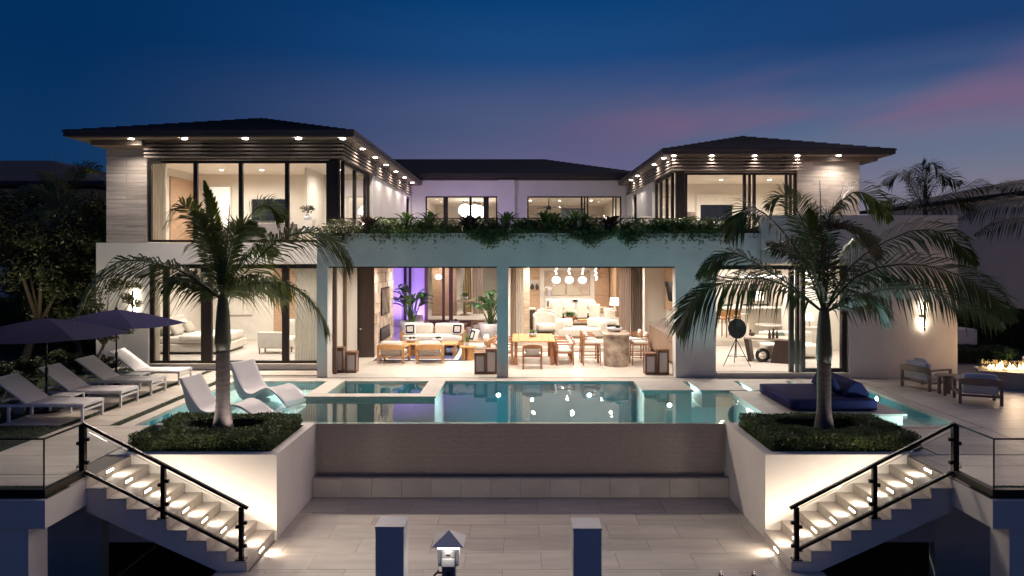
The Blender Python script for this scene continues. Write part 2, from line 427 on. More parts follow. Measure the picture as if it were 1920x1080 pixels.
# terrace slab (grout bed) in pieces round pool, planters and stairs
terr = MB()
SLAB = [(-10.40, PX0 - .30, 14.10, 20.98), (PX0 - .30, -6.98, 12.05, 14.10), (-10.40, -8.95, 11.9, 14.1 - 1.9),
        (PX0 - .30, PX1 + .30, PYB + .22, 19.58), (PX1 + .30, 15.2, 9.90, 19.48)]
tiles_rects = [(-10.36, -9.12, 14.10, 20.7), (-8.90, PX0 - .52, 14.10, 20.7), (-8.90, -6.98, 10.95, 14.08), (-10.36, -6.58, 10.42, 10.93),
               (-14.5, -8.90, 10.95, 12.10),
               (PX0 - .28, PX1 + .3, PYB + .34, 19.56), (-10.9 + 2.2, -5.60, 20.0, 20.75),
               (PX1 + .32, 15.2, 12.05, 19.46), (7.10, PX1 + .30, 12.05, 13.86), (6.60, 12.2, 10.42, 12.03)]
tb = MB()
tb.box(-40, PX0 - .30, 9.90, 21.2, -.36, -.022)
tb.box(PX0 - .30, -6.97, 10.84, 14.0, -.36, -.022)
tb.box(-6.97, -6.575, 9.90, 12.0, -.36, -.022)
tb.box(PX0 - .30, PX1 + .30, PYB + .20, 34.0, -.36, -.022)
tb.box(PX1 + .30, 40, 9.90, 34.0, -.36, -.022)
tb.box(7.08, PX1 + .30, 10.84, 13.86, -.36, -.022)
tb.box(6.575, 7.08, 9.90, 12.0, -.36, -.022)
tb.box(7.08, PX1 + .30, 9.90, 10.84, -.36, -.022)
tb.box(PX0 - .30, -6.97, 9.90, 10.84, -.36, -.022)
terrace = struct(tb.build('terrace', grout_m))
n_t = tile_field(terrace, tiles_rects, 1.2, .6, 0.0, .02, tile_m, ox=.2)
# grass bands let into the paving
for (x0, x1, y0, y1) in [(-9.10, -8.92, 14.10, 20.7), (-8.12, PX0 - .30, 14.06, 19.2), (-14.5, -8.92, 12.12, 14.08), (-14.5, -6.6, 9.95, 10.40),
                         (-40, -10.38, 14.1, 21.0), (12.25, 15.2, 10.42, 12.03), (6.6, 15.2, 9.95, 10.40), (15.2, 30, 9.95, 21)]:
    struct(MB().box(x0, x1, y0, y1, -.02, -.006).build('grass_strip', grass_m))
# short turf blades on the bands and the near lawn
def turf(name, rects, dens, h, label):
    bl = MB(); r2 = random.Random(5)
    for (x0, x1, y0, y1) in rects:
        for _ in range(int((x1 - x0) * (y1 - y0) * dens)):
            x, y = r2.uniform(x0, x1), r2.uniform(y0, y1); a = r2.uniform(0, 6.28); w = .006
            lx, ly = r2.uniform(-.02, .02), r2.uniform(-.02, .02); hh = h * r2.uniform(.5, 1.2)
            bl._add([(x - w * math.cos(a), y - w * math.sin(a), -.01), (x + w * math.cos(a), y + w * math.sin(a), -.01), (x + lx, y + ly, hh)], [(0, 1, 2)])
    o = bl.build(name, leaf_dark, recalc=False); tag(o, label, 'grass', kind='stuff'); return o
turf('grass', [(-9.10, -8.92, 14.10, 20.7), (-8.12, PX0 - .30, 14.06, 19.2), (-10.4, -8.92, 12.12, 14.08), (-10, -6.6, 9.95, 10.40), (12.25, 14, 10.42, 12.03), (6.6, 13, 9.95, 10.40), (-14, -10.4, 13, 20)], 900, .022, 'dark green turf of the bands between the pavers')

# ---- pool basin
pb = MB()
pb.box(PX0, PX1, PYF + .12, PYB, -1.45, -1.30)                       # floor
pb.box(PX0 - .2, PX1 + .2, PYB, PYB + .2, -1.45, -.06)              # back wall
pb.box(PX0 - .2, PX0, PYF - .34, PYB, -1.45, -.06); pb.box(PX1, PX1 + .2, 14.06, PYB, -1.45, -.06)
basin = struct(pb.build('pool_basin', pool_m))
sh = MB()                                                              # tanning shelf and shallow channel
sh.box(PX0 + .002, -5.05, 14.30, PYB - .002, -1.30, -.22); sh.box(-5.05, -4.70, 14.45, 16.6, -1.30, -.50); sh.box(-4.70, -4.35, 14.45, 16.6, -1.30, -.80)
sh.box(8.22, PX1 - .002, 14.10, PYB - .002, -1.30, -.30); sh.box(7.06, 8.22, 14.10, 14.98, -1.30, -.30)
sh.box(4.30, 8.22, 17.72, PYB - .002, -1.30, -.42)
sh.build('pool_shelf', pool_pale, basin)
sb_ = MB(); sb_.box(-4.64, -2.36, 17.05, 18.98, -1.295, -.85)
for r in [(-4.64, -2.36, 18.55, 18.985), (-4.64, -4.2, 17.05, 18.55), (-2.8, -2.36, 17.05, 18.55)]: sb_.box(r[0], r[1], r[2], r[3], -.85, -.42)
sb_.build('spa_bench', pool_pale, basin)
# infinity wall
iw = MB().box(PLX1 + .002, PRX0 - .002, PYF - .02, PYF + .12, -1.40, -.035).build('infinity_wall', mosaic_m)
struct(iw)
mo = MB()   # mosaic rows: thin proud courses across the spill wall
zz = -1.36
while zz < -.06:
    mo.box(PLX1 + .004, PRX0 - .004, PYF - .026, PYF - .0195, zz, zz + .019); zz += .025
mo.build('mosaic_rows', mosaic_m, iw)
# water
def sheet(name, x0, x1, y0, y1, z, m, nx=1, ny=1):
    return struct(MB()._add([(x0, y0, z), (x1, y0, z), (x1, y1, z), (x0, y1, z)], [(0, 1, 2, 3)]).build(name, m))
sheet('pool_water', PX0, PX1, PYF - .018, PYB, -.032, water_m)
wl_ = MB()._add([(PX0, 14.08, -.0322), (PLX0 - .02, 14.08, -.0322), (PLX0 - .02, PYF - .018, -.0322), (PX0, PYF - .018, -.0322)], [(0, 1, 2, 3)])
wl_._add([(PRX1 + .02, 14.10, -.0322), (PX1, 14.10, -.0322), (PX1, PYF - .018, -.0322), (PRX1 + .02, PYF - .018, -.0322)], [(0, 1, 2, 3)])
struct(wl_.build('pool_water', water_m))
# planter backs seen from the pool side close the basin
struct(MB().box(PLX0, PLX1, PLB + .003, PYF - .02, -1.40, -.01).box(PRX0, PRX1, PLB + .003, PYF - .02, -1.40, -.01).build('pool_kerb', coping_m))
# coping stones round the pool
cop = MB().box(PX0 - .2, PX1 + .2, PYB + .02, PYB + .18, -.30, -.07).build('coping', coping_m); struct(cop)
def stones(parent, pts, wdt, z0, z1, step, m, name='coping_stone'):
    (xa, ya), (xb, yb) = pts; L_ = math.hypot(xb - xa, yb - ya); n = max(1, round(L_ / step)); horiz = abs(xb - xa) > abs(yb - ya)
    for i in range(n):
        t0, t1 = i / n, (i + 1) / n
        if horiz: b = MB().box(xa + (xb - xa) * t0 + .003, xa + (xb - xa) * t1 - .003, ya - wdt / 2, ya + wdt / 2, z0, z1)
        else: b = MB().box(xa - wdt / 2, xa + wdt / 2, ya + (yb - ya) * t0 + .003, ya + (yb - ya) * t1 - .003, z0, z1)
        b.build(name, m, parent, bevel=.006)
stones(cop, ((PX0 - .28, PYB + .15), (PX1 + .28, PYB + .15)), .30, -.06, .006, 1.2, coping_m)
stones(cop, ((PX0 - .14, 14.06), (PX0 - .14, PYB)), .27, -.06, .006, 1.2, coping_m)
stones(cop, ((PX1 + .14, 14.06), (PX1 + .14, PYB)), .27, -.06, .006, 1.2, coping_m)
stones(cop, ((PX0 - .28, 13.98), (PLX0 - .03, 13.98)), .16, -.06, .006, .6, coping_m)
stones(cop, ((PRX1 + .03, 13.98), (PX1 + .28, 13.98)), .18, -.06, .006, .8, coping_m)
# spa
spa = thing('spa', 'square raised spa with pale stone rim set into the pool', 'spa', (-3.5, 17.9, -1.0))
for (x0, x1, y0, y1) in [(-5.02, -4.65, 16.75, 18.99), (-2.35, -1.98, 16.75, 18.99), (-4.65, -2.35, 16.75, 17.04)]:
    MB().box(x0 + .002, x1 - .002, y0, y1, -1.25, .012).build('wall', pool_m if False else coping_m, spa, world=True)
for (x0, x1, y0, y1, n, ax) in [(-5.06, -4.62, 17.075, 19.0, 2, 1), (-2.38, -1.94, 17.075, 19.0, 2, 1), (-5.06, -1.94, 16.70, 17.07, 4, 0)]:
    for i in range(n):
        if ax: MB().box(x0, x1, y0 + (y1 - y0) * i / n + .002, y0 + (y1 - y0) * (i + 1) / n - .002, .014, .055).build('rim_stone', coping_m, spa, world=True, bevel=.006)
        else: MB().box(x0 + (x1 - x0) * i / n + .002, x0 + (x1 - x0) * (i + 1) / n - .002, y0, y1, .014, .055).build('rim_stone', coping_m, spa, world=True, bevel=.006)
# stepping pads over the water
pads = [(3.06, 4.36), (4.52, 5.72), (5.88, 7.10), (7.26, 8.20)]
for i, (x0, x1) in enumerate(pads):
    pad = struct(MB().box(x0 + .05, x1 - .05, 17.74, 18.95, -1.30, -.035).build('stepping_pad', coping_m))
    MB().box(x0, x1, 17.70, 19.0, -.033, .012).build('slab', coping_m, pad, bevel=.006)
# daybed platform
plat = struct(MB().box(5.26, 8.14, 15.08, 17.50, -1.30, -.026).build('daybed_platform', coping_m))
tile_field(plat, [(5.20, 8.20, 15.0, 17.56)], .75, .64, .02, .045, coping_m, ox=.2)

# ---- dock level
dk = MB(); dk.box(-4.62, 4.62, 9.55, 14.09, DOCK - .5, DOCK - .022)
dock = struct(dk.build('dock', grout_m))
tile_field(dock, [(-4.60, 4.62, 9.57, 10.78), (-4.09, 4.16, 10.78, 14.07)], 1.2, .6, DOCK, .02, tile_m, ox=.35, oy=.07)
struct(MB().box(-60, 60, -60, 9.6, -2.2, -1.95).build('water', mat('canal_water', (.006, .008, .018), .08)))
# catch basin in front of the spill wall
tr = struct(MB().box(PLX1 + .003, PRX0 - .003, 14.10, 14.16, DOCK, -1.075).build('catch_basin', grout_m))
n = 14
for i in range(n):
    x0 = PLX1 + .004 + (PRX0 - PLX1 - .008) * i / n; x1 = PLX1 + .004 + (PRX0 - PLX1 - .008) * (i + 1) / n
    MB().box(x0 + .003, x1 - .003, 14.078, 14.099, DOCK + .004, -1.078).build('tile', tile_m, tr)
for i in range(7):
    x0 = PLX1 + .004 + (PRX0 - PLX1 - .008) * i / 7; x1 = PLX1 + .004 + (PRX0 - PLX1 - .008) * (i + 1) / 7
    MB().box(x0 + .003, x1 - .003, 14.07, 14.20, -1.073, -1.045).build('cap_stone', coping_m, tr, bevel=.004)
struct(MB().box(PLX1 + .004, PRX0 - .004, 14.20, PYF - .03, -1.30, -1.16).build('basin_water', mat('basin_water', (.01, .012, .03), .06)))

# ---- palm planters
def planter(label, x0, x1):
    t = thing('planter', label, 'planter', ((x0 + x1) / 2, (PLF + PLB) / 2, DOCK))
    s = MB(); w = .16
    s.box(x0, x1, PLF, PLF + w, DOCK - .05, -.035); s.box(x0, x1, PLB - w, PLB, DOCK - .05, -.035)
    s.box(x0, x0 + w, PLF + w, PLB - w, DOCK - .05, -.035); s.box(x1 - w, x1, PLF + w, PLB - w, DOCK - .05, -.035)
    s.build('wall', planter_m, t, world=True)
    for (a, b, c, d) in [(x0 - .004, x1 + .004, PLF - .004, PLF + .19), (x0 - .004, x1 + .004, PLB - .17, PLB), (x0 - .004, x0 + .17, PLF + .192, PLB - .172), (x1 - .17, x1 + .004, PLF + .192, PLB - .172)]:
        MB().box(a, b, c, d, -.034, .004).build('cap', planter_m, t, world=True, bevel=.004)
    MB().box(x0 + w, x1 - w, PLF + w, PLB - w, -.4, -.09).build('soil', soil_m, t, world=True)
    return t
planter('tall white stucco palm planter beside the sun lounger terrace stairs', PLX0, PLX1)
planter('tall white stucco palm planter on the fire table side', PRX0, PRX1)

# ---- stairs
NS, RISE, RUN = 9, 1.43 / 9, .304
def stairs(side, label):
    xt = 6.575 * side
    t = thing('staircase', label, 'staircase', (xt, 11.4, DOCK))
    # stepped stringer body, open underneath (sloping soffit)
    poly = [(xt, -.024)]
    for k in range(1, NS):
        xk0, xk1, z = xt - side * RUN * (k - 1), xt - side * RUN * k, -RISE * k
        poly += [(xk0, z - .022), (xk1, z - .022)]
    xe = xt - side * RUN * (NS - 1)
    poly += [(xe, DOCK - .03), (xe + side * .36, DOCK - .03), (xt, -.52)]
    MB().prism(poly, 'y', 10.80, 12.02).build('stringer', planter_m, t, world=True)
    for k in range(1, NS):
        x0, x1, z = xt - side * RUN * (k - 1), xt - side * (RUN * k + .012), -RISE * k
        MB().box(x0, x1, 10.78, 12.024, z - .021, z).build('tread', tile_m, t, world=True, bevel=.004)
        MB().box(xt - side * (RUN * (k - 1)), xt - side * (RUN * (k - 1) + .010), 10.79, 12.022, z + .002, z + RISE - .023).build('riser', tile_m, t, world=True)
    MB().box(xt - side * RUN * (NS - 1), xt - side * (RUN * (NS - 1) + .010), 10.79, 12.022, DOCK + .002, DOCK + RISE - .023).build('riser', tile_m, t, world=True)
    for k in range(NS):
        xr = xt - side * (RUN * k + .012); zc = -RISE * k - RISE * .50
        l = thing('step_light', f'small warm light in the {ORD[k]} riser down from the terrace, {"lounger" if side < 0 else "fire table"} side stairs', 'step light', (xr, 11.40, zc), group=f'step lights, {"lounger" if side < 0 else "fire table"} side')
        MB().box(-.004, .004, -.125, .125, -.034, .034).build('bezel', bronze, l)
        MB().box(-side * .004, -side * .009, -.10, .10, -.016, .022).build('lens', mat('step_glow', (.9, .88, .8), .5, emit=(1, .88, .70), estr=9), l)
        spot(l, (-side * .05, 0, .01), STEP_W, (-side * .80, .50, -.06), 165, 1.0, (1, .85, .68), .05)
    return t
STEP_W = 22.0
stairs(-1, 'pale stone stairs with lit risers beside the lounger side planter')
stairs(1, 'pale stone stairs with lit risers on the fire table side')

# slab fronts and piers of the raised terrace ends
for side, lab in ((-1, 'lounger'), (1, 'fire table')):
    t = thing('terrace_end', f'raised terrace slab on a square pier at the {lab} side stairs', 'terrace', (6.9 * side, 10.0, -3))
    MB().box(6.572 * side, 40 * side, 9.86, 10.80, -.42, -.024).build('slab', planter_m, t, world=True)
    MB().box(6.83 * side, 7.9 * side, 9.90, 10.30, -3, -.42).build('pier', stucco, t, world=True)
    MB().box(7.9 * side, 40 * side, 13.5, 13.7, -3, -.30).build('retaining_wall', stucco, t, world=True)

# ---- glass railings
def railing(side, label):
    xp = 6.66 * side; h = .80
    t = thing('railing', label, 'railing', (xp, 10.9, 0))
    yn = 10.86
    zs = lambda x: -(6.575 - abs(x)) / RUN * RISE
    def post(x, zb, ht, r=.034):
        p = MB().box(x - r, x + r, yn - r, yn + r, zb, zb + ht).build('post', metal_dark, t, world=True, bevel=.006)
        MB().box(x - .075, x + .075, yn - .06, yn + .06, zb + .001, zb + .016).build('base_plate', metal_dark, p, world=True)
        for zc in (.18, .62):
            for sg in (-1, 1):
                MB().box(x + sg * r, x + sg * (r + .05), yn - .02, yn + .02, zb + ht * zc + (.04 if sg * side < 0 else -.02), zb + ht * zc + .05 + (.04 if sg * side < 0 else -.02)).build('glass_clamp', metal_dark, p, world=True)
    post(xp, 0.0, h, .042)
    xm, xb_ = 5.43 * side, 4.24 * side
    km = math.ceil((6.575 - abs(xm)) / RUN) ; kb = NS - 1
    post(xm, -RISE * km, h + .0, .034); post(xb_, -RISE * kb, h, .034)
    top0 = Vector((xp, yn, h + .01)); top1 = Vector((xb_ - side * .10, yn, -RISE * kb + h - .02))
    MB().bar(top0, top1, .06, .045).build('handrail', metal_dark, t, world=True, bevel=.008)
    lo0 = Vector((xp, yn, .085)); lo1 = Vector((xb_, yn, -RISE * kb + .14))
    MB().bar(lo0, lo1, .045, .045).build('bottom_rail', metal_dark, t, world=True)
    sl = (lo1.z - lo0.z) / (lo1.x - lo0.x)
    for xa, xb2 in ((xp - side * .07, xm + side * .06), (xm - side * .06, xb_ + side * .06)):
        za, zb2 = lo0.z + sl * (xa - xp) + .03, lo0.z + sl * (xb2 - xp) + .03
        gp = MB()._add([(xa, yn, za), (xb2, yn, zb2), (xb2, yn, zb2 + .60), (xa, yn, za + .60)], [(0, 1, 2, 3)])
        gl = gp.build('glass_panel', rail_glass, t, world=True)
        MB().bar((xa, yn, za + .603), (xb2, yn, zb2 + .603), .010, .008).build('glass_edge', mat('glass_edge', (.45, .52, .48), .15), gl, world=True)
    # level run towards the dock and along the edge
    yc = 9.97
    MB().bar((xp, yn, h), (xp, yc, h), .022, .022).build('top_rail', metal_dark, t, world=True)
    MB().bar((xp, yc, h), (xp + side * 4.5, yc, h), .022, .022).build('top_rail', metal_dark, t, world=True)
    MB().box(xp - .045, xp + .045, yc - .045, yn - .05, .0, .10).build('base_shoe', metal_dark, t, world=True)
    MB().box(xp + side * .046, xp + side * 4.5, yc - .045, yc + .045, .0, .10).build('base_shoe', metal_dark, t, world=True)
    MB().box(xp - .008, xp + .008, yc - .008, yc + .008, .1, h).build('corner_edge', metal_dark, t, world=True)
    for q in ([(xp, yn - .06, .1), (xp, yc, .1), (xp, yc, h), (xp, yn - .06, h)], [(xp, yc, .1), (xp + side * 4.5, yc, .1), (xp + side * 4.5, yc, h), (xp, yc, h)]):
        MB()._add(q, [(0, 1, 2, 3)]).build('glass_panel', rail_glass, t, world=True)
railing(-1, 'dark metal and glass railing down the lounger side stairs')
railing(1, 'dark metal and glass railing down the fire table side stairs')

# ---- dock pilings, power pedestal, ladder rails
def piling(x, y, w, h, label):
    t = thing('piling', label, 'post', (x, y, DOCK))
    MB().box(-w / 2, w / 2, -w / 2, w / 2, -.6, h).build('shaft', white_paint, t, bevel=.006)
    MB().box(-w / 2 - .006, w / 2 + .006, -w / 2 - .006, w / 2 + .006, h, h + .03).build('cap', white_paint, t, bevel=.004)
    return t
dpl = 6.3
# front faces: left piling 705-758 px wide, top front edge y=990
yl = 9.0; wl2 = .36
piling(X(730.5, yl), yl + wl2 / 2, wl2, Z(992, yl) - DOCK, 'square white dock piling on the sun lounger side of the power pedestal')
piling(X(1101.5, yl), yl + wl2 / 2, wl2, Z(995, yl) - DOCK, 'square white dock piling on the ladder side')
yp = 9.2; xp_ = X(842, yp)
t = thing('power_pedestal', 'white dock power pedestal with lit lamp collar and pyramid cap', 'power pedestal', (xp_, yp, DOCK))
zt = Z(1018, yp) - DOCK
w = .135
MB().box(-.085, .085, -.085, .085, -.4, zt - .26).build('post', mat('pedestal_grey', (.18, .17, .20), .5), t, bevel=.01)
MB().box(-w, w, -w + .02, w, zt - .255, zt - .03).build('housing', white_paint, t, bevel=.008)
MB().box(-.085, .085, -w + .012, -w + .019, zt - .14, zt - .06).build('name_plate', mat('plate', (.50, .47, .44), .5), t)
MB().box(-.03, .03, -w + .009, -w + .0115, zt - .105, zt - .098).box(-.02, .02, -w + .009, -w + .0115, zt - .117, zt - .112).build('plate_mark', metal_dark, t)
MB().obox((0, -w - .0, zt - .20), (.17, .02, .10), (R(-12), 0, 0)).build('socket_cover', white_paint, t, bevel=.006)
MB().box(-w - .005, w + .005, -w + .01, w + .005, zt - .028, zt + .02).build('lamp_collar', mat('collar_glow', (.9, .88, .85), .5, emit=(1, .96, .93), estr=5), t)
cp = MB(); e = .205
cp._add([(-e, -e, zt + .022), (e, -e, zt + .022), (e, e, zt + .022), (-e, e, zt + .022), (0, 0, zt + .17)], [(0, 3, 2, 1), (0, 1, 4), (1, 2, 4), (2, 3, 4), (3, 0, 4)])
cp.build('pyramid_cap', white_paint, t)
MB().tube([(-.09, -.02, zt - .38), (-.15, -.05, zt - .36), (-.19, -.06, zt - .40)], .014, 8).tube([(-.13, -.04, zt - .37), (-.14, -.04, zt - .33)], .01, 6).build('water_tap', metal_dark, t, smooth=True)
MB().box(-.02, .02, -.10, -.086, zt - .42, zt - .34).build('outlet', black_m, t)
for dx, dy in ((0, -1), (1, 0), (-1, 0), (0, 1)): spot(t, (dx * .165, dy * .160, zt + .005), 3.0, (dx * .35, dy * .35, -1), 150, .8, (1, .93, .86), .03)
yl = 9.0
for i, px in enumerate((1349, 1410)):
    tag(MB().tube([(0, 0, -.3), (0, 0, .72), (0, -.04, .80), (0, -.10, .83), (0, -.17, .80), (0, -.20, .70), (0, -.20, -.5)], .022, 10).build('ladder_rail', steel, smooth=True, loc=(X(px, yl), yl, DOCK - .0)), 'curved steel boarding ladder rail at the dock edge', 'ladder rail', 'ladder rails at the dock edge')

# ================================================================== HOUSE SHELL
H = thing('house', 'two storey modern white house with dark hip roofs, open loggia and glazed wings', 'house', (0, 19.6, 0))
def part(name, mb, m, bevel=0.0, parent=None, smooth=False):
    return mb.build(name, m, parent or H, world=True, bevel=bevel, smooth=smooth)
def window_xz(x0, x1, z0, z1, y, mull=(), fw=.09, dep=.10, trans=(), name='window', inner=None):
    """window in a wall facing the pool: frame (part) with panes (sub-parts)"""
    f = MB()
    f.box(x0, x1, y, y + dep, z1 - fw, z1); f.box(x0, x1, y, y + dep, z0, z0 + fw * .8)
    f.box(x0, x0 + fw, y, y + dep, z0 + fw * .8, z1 - fw); f.box(x1 - fw, x1, y, y + dep, z0 + fw * .8, z1 - fw)
    edges = [x0 + fw]
    for (a, b) in mull:
        f.box(a, b, y + .003, y + dep - .003, z0 + fw * .8, z1 - fw); edges += [a, b]
    edges.append(x1 - fw)
    w = part(name, f, bronze)
    for i in range(0, len(edges), 2):
        if edges[i + 1] - edges[i] > .08:
            MB()._add([(edges[i], y + dep / 2, z0 + fw * .8), (edges[i + 1], y + dep / 2, z0 + fw * .8), (edges[i + 1], y + dep / 2, z1 - fw), (edges[i], y + dep / 2, z1 - fw)], [(0, 1, 2, 3)]).build('pane', glass_m, w, world=True)
    return w
def window_yz(y0, y1, z0, z1, x, mull=(), fw=.09, dep=.10, name='window'):
    f = MB()
    f.box(x, x + dep, y0, y1, z1 - fw, z1); f.box(x, x + dep, y0, y1, z0, z0 + fw * .8)
    f.box(x, x + dep, y0, y0 + fw, z0 + fw * .8, z1 - fw); f.box(x, x + dep, y1 - fw, y1, z0 + fw * .8, z1 - fw)
    edges = [y0 + fw]
    for (a, b) in mull:
        f.box(x + .003, x + dep - .003, a, b, z0 + fw * .8, z1 - fw); edges += [a, b]
    edges.append(y1 - fw)
    w = part(name, f, bronze)
    for i in range(0, len(edges), 2):
        MB()._add([(x + dep / 2, edges[i], z0 + fw * .8), (x + dep / 2, edges[i + 1], z0 + fw * .8), (x + dep / 2, edges[i + 1], z1 - fw), (x + dep / 2, edges[i], z1 - fw)], [(0, 1, 2, 3)]).build('pane', glass_m, w, world=True)
    return w

FL, CE, UF, UC = .15, 3.12, 3.74, 6.32      # bedroom floor, ground ceiling, upper floor, upper ceiling
# --- pillars and planter beam of the loggia
part('pillar', MB().box(-5.57, -5.28, 19.60, 20.10, 0, 3.10), stucco)
part('pillar', MB().box(-.605, -.295, 19.60, 20.00, 0, 3.10), stucco)
part('pillar', MB().box(4.32, 5.43, 19.60, 20.00, 0, 3.10), stucco)
bm_ = MB(); bm_.box(-5.57, 6.66, 19.60, 19.72, 3.10, 3.98); bm_.box(-5.57, 6.66, 19.72, 20.35, 3.10, 3.42); bm_.box(-5.57, 6.66, 20.35, 20.47, 3.10, 3.86)
part('planter_beam', bm_, stucco)
part('beam_soil', MB().box(-5.5, 6.6, 19.722, 20.348, 3.42, 3.86), soil_m)
part('opening_trim', MB().box(-5.28, -.605, 19.615, 19.98, 3.06, 3.098).box(-.295, 4.32, 19.615, 19.98, 3.06, 3.098), stucco_white)
part('opening_track', MB().box(-5.28, -.605, 19.72, 19.86, 3.02, 3.058).box(-.295, 4.32, 19.72, 19.86, 3.02, 3.058), bronze)
# --- left ground front (set back)
wl3 = MB(); wl3.box(-12.49, -10.95, 21.0, 21.3, 0, 3.12); wl3.box(-12.49, -5.575, 21.0, 21.3, 3.12, UF); wl3.box(-10.95, -5.575, 20.98, 21.3, 0, FL - .01)
wl3.box(-12.49, -12.2, 21.3, 34, 0, UF)
part('wall', wl3, stucco_white)
part('wall', MB().box(-5.57, -5.45, 20.10, 20.99, 0, 3.10), stucco_white)
window_xz(-10.93, -5.58, FL, 3.10, 21.05, mull=[(-10.55, -10.38), (-9.42, -9.10), (-7.02, -6.82)], fw=.12)
part('sill', MB().box(-10.98, -5.58, 20.93, 21.05, FL - .008, FL + .02), coping_m)
# --- right ground front
wr = MB(); wr.box(9.06, 12.03, 19.50, 19.80, 0, 3.14); wr.box(6.662, 12.03, 19.50, 19.80, 3.14, 4.47); wr.box(11.73, 12.03, 19.80, 32, 0, 4.47); wr.box(5.43, 9.06, 19.52, 19.80, 0, .115)
wr.box(5.432, 6.66, 19.731, 20.0, 2.99, 3.098)
part('wall', wr, stucco_tan)
part('sill', MB().box(5.43, 9.06, 19.46, 19.60, .117, .145), coping_m)
fr = MB(); fr.box(5.44, 9.05, 19.60, 19.75, 2.98, 3.09)
for a, b in ((7.48, 7.60), (7.66, 7.74), (7.80, 7.90), (8.90, 9.04)): fr.box(a, b, 19.60 if a > 7.62 else 19.64, 19.74, .147, 2.98)
fr.box(7.90, 8.90, 19.62, 19.74, .147, .25)
sd = part('sliding_door', fr, bronze)
MB()._add([(7.90, 19.68, .25), (8.90, 19.68, .25), (8.90, 19.68, 2.98), (7.90, 19.68, 2.98)], [(0, 1, 2, 3)]).build('pane', glass_m, sd, world=True)
# --- upper walls: left wing
part('wall', MB().box(-5.37, -5.12 - .25 + .24, 24.95, 32.35, 3.42, 6.68).box(-5.37, -5.13, 33.6, 34.2, 3.42, 6.68).box(-5.37, -5.13, 32.35, 33.6, 6.1, 6.68), stucco_white)
part('wall_header', MB().box(-10.97, -5.13, 21.02, 21.25, 6.20, 6.68).box(-5.37, -5.135, 21.25, 24.95, 6.20, 6.68), fascia_m)
core = MB().box(-12.15, -10.99, 21.06, 21.3, UF, 6.68).box(-12.15, -11.9, 21.3, 34, UF, 6.68)
part('wall_core', core, stucco_tan)
def cladding(x0, x1, y, z0, z1, course, n):
    zz = z0; k = 0
    while zz < z1 - .02:
        h = min(course, z1 - zz)
        o = (0, .5)[k % 2]
        cuts = sorted({x0, x1} | {x0 + (x1 - x0) * ((i + o) / n) for i in range(n + 1) if 0.06 < ((i + o) / n) < .94})
        for a, b in zip(cuts[:-1], cuts[1:]):
            dy = rnd.uniform(0, .006)
            part('stone_panel', MB().box(a + .003, b - .003, y - dy, y + .055, zz + .003, zz + h - .003), stone_m, bevel=.004)
        zz += course; k += 1
cladding(-12.19, -10.99, 21.0, UF + .002, 6.62, .255, 1)
window_xz(-10.97, -5.62, UF + .02, 6.18, 21.04, mull=[(-9.64, -9.52), (-8.30, -8.18), (-6.93, -6.81)], fw=.085)
part('corner_post', MB().box(-5.62, -5.34, 21.03, 21.25, UF, 6.20), bronze)
window_yz(21.25, 24.93, UF - .25, 6.18, -5.33, mull=[(22.75, 22.9), (24.3, 24.42)])
window_yz(32.37, 33.58, 3.5, 6.08, -5.30, mull=[(32.95, 33.03)])
# --- right wing
part('wall', MB().box(5.13, 5.37, 27.3, 30.95, 3.42, 6.68).box(5.13, 5.37, 32.1, 34.2, 3.42, 6.68).box(5.13, 5.37, 30.95, 32.1, 6.1, 6.68), stucco_white)
part('wall_header', MB().box(5.13, 9.42, 24.12, 24.35, 6.20, 6.68).box(5.135, 5.37, 24.35, 27.3, 6.20, 6.68), fascia_m)
part('wall_core', MB().box(9.45, 11.5, 24.16, 24.4, 3.42, 6.68).box(11.3, 11.5, 24.4, 34, 3.42, 6.68), stucco_tan)
cladding(9.44, 11.55, 24.1, 3.45, 6.62, .255, 2)
window_xz(5.64, 9.42, UF - .2, 6.18, 24.14, mull=[(7.62, 7.72), (7.80, 7.88), (7.95, 8.05), (9.05, 9.13), (9.19, 9.27)], fw=.08)
part('corner_post', MB().box(5.35, 5.62, 24.13, 24.34, 3.42, 6.20), bronze)
window_yz(24.35, 27.28, UF - .25, 6.18, 5.22, mull=[(25.25, 25.36), (26.3, 26.41)])
window_yz(30.97, 32.08, 3.5, 6.08, 5.20, mull=[(31.5, 31.58)])
# --- centre upper wall
cw = MB()
cw.box(-5.12, -4.49, 34.0, 34.3, 3.42, 7.05); cw.box(-4.49, -1.02, 34.0, 34.3, 6.20, 7.05); cw.box(-1.02, .38, 34.0, 34.3, 3.42, 7.05)
cw.box(.38, 4.92, 34.0, 34.3, 6.20, 7.05); cw.box(4.92, 5.12, 34.0, 34.3, 3.42, 7.05)
part('wall', cw, stucco_white)
part('pilaster', MB().box(-.97, -.20, 33.7, 33.998, 3.42, 6.93), stucco_white)
window_xz(-4.47, -1.04, 3.6, 6.19, 34.08, mull=[(-3.62, -3.40), (-2.38, -2.26), (-1.70, -1.45)], fw=.06)
window_xz(.40, 4.90, 3.6, 6.19, 34.08, mull=[(2.97, 3.05), (3.12, 3.18), (3.26, 3.33), (4.48, 4.54), (4.62, 4.68)], fw=.06)
# --- slabs
part('floor_slab', MB().box(-5.36, 5.36, 20.47, 34.3, 3.14, 3.41).box(5.36, 11.72, 20.47, 24.1, 3.18, 3.41), stucco_white)
part('floor_slab', MB().box(-12.15, -5.37, 21.3, 34, CE, UF - .01), plaster_ceiling)
part('floor_slab', MB().box(5.37, 11.7, 24.12, 34.2, 3.2, UF - .06), plaster_ceiling)

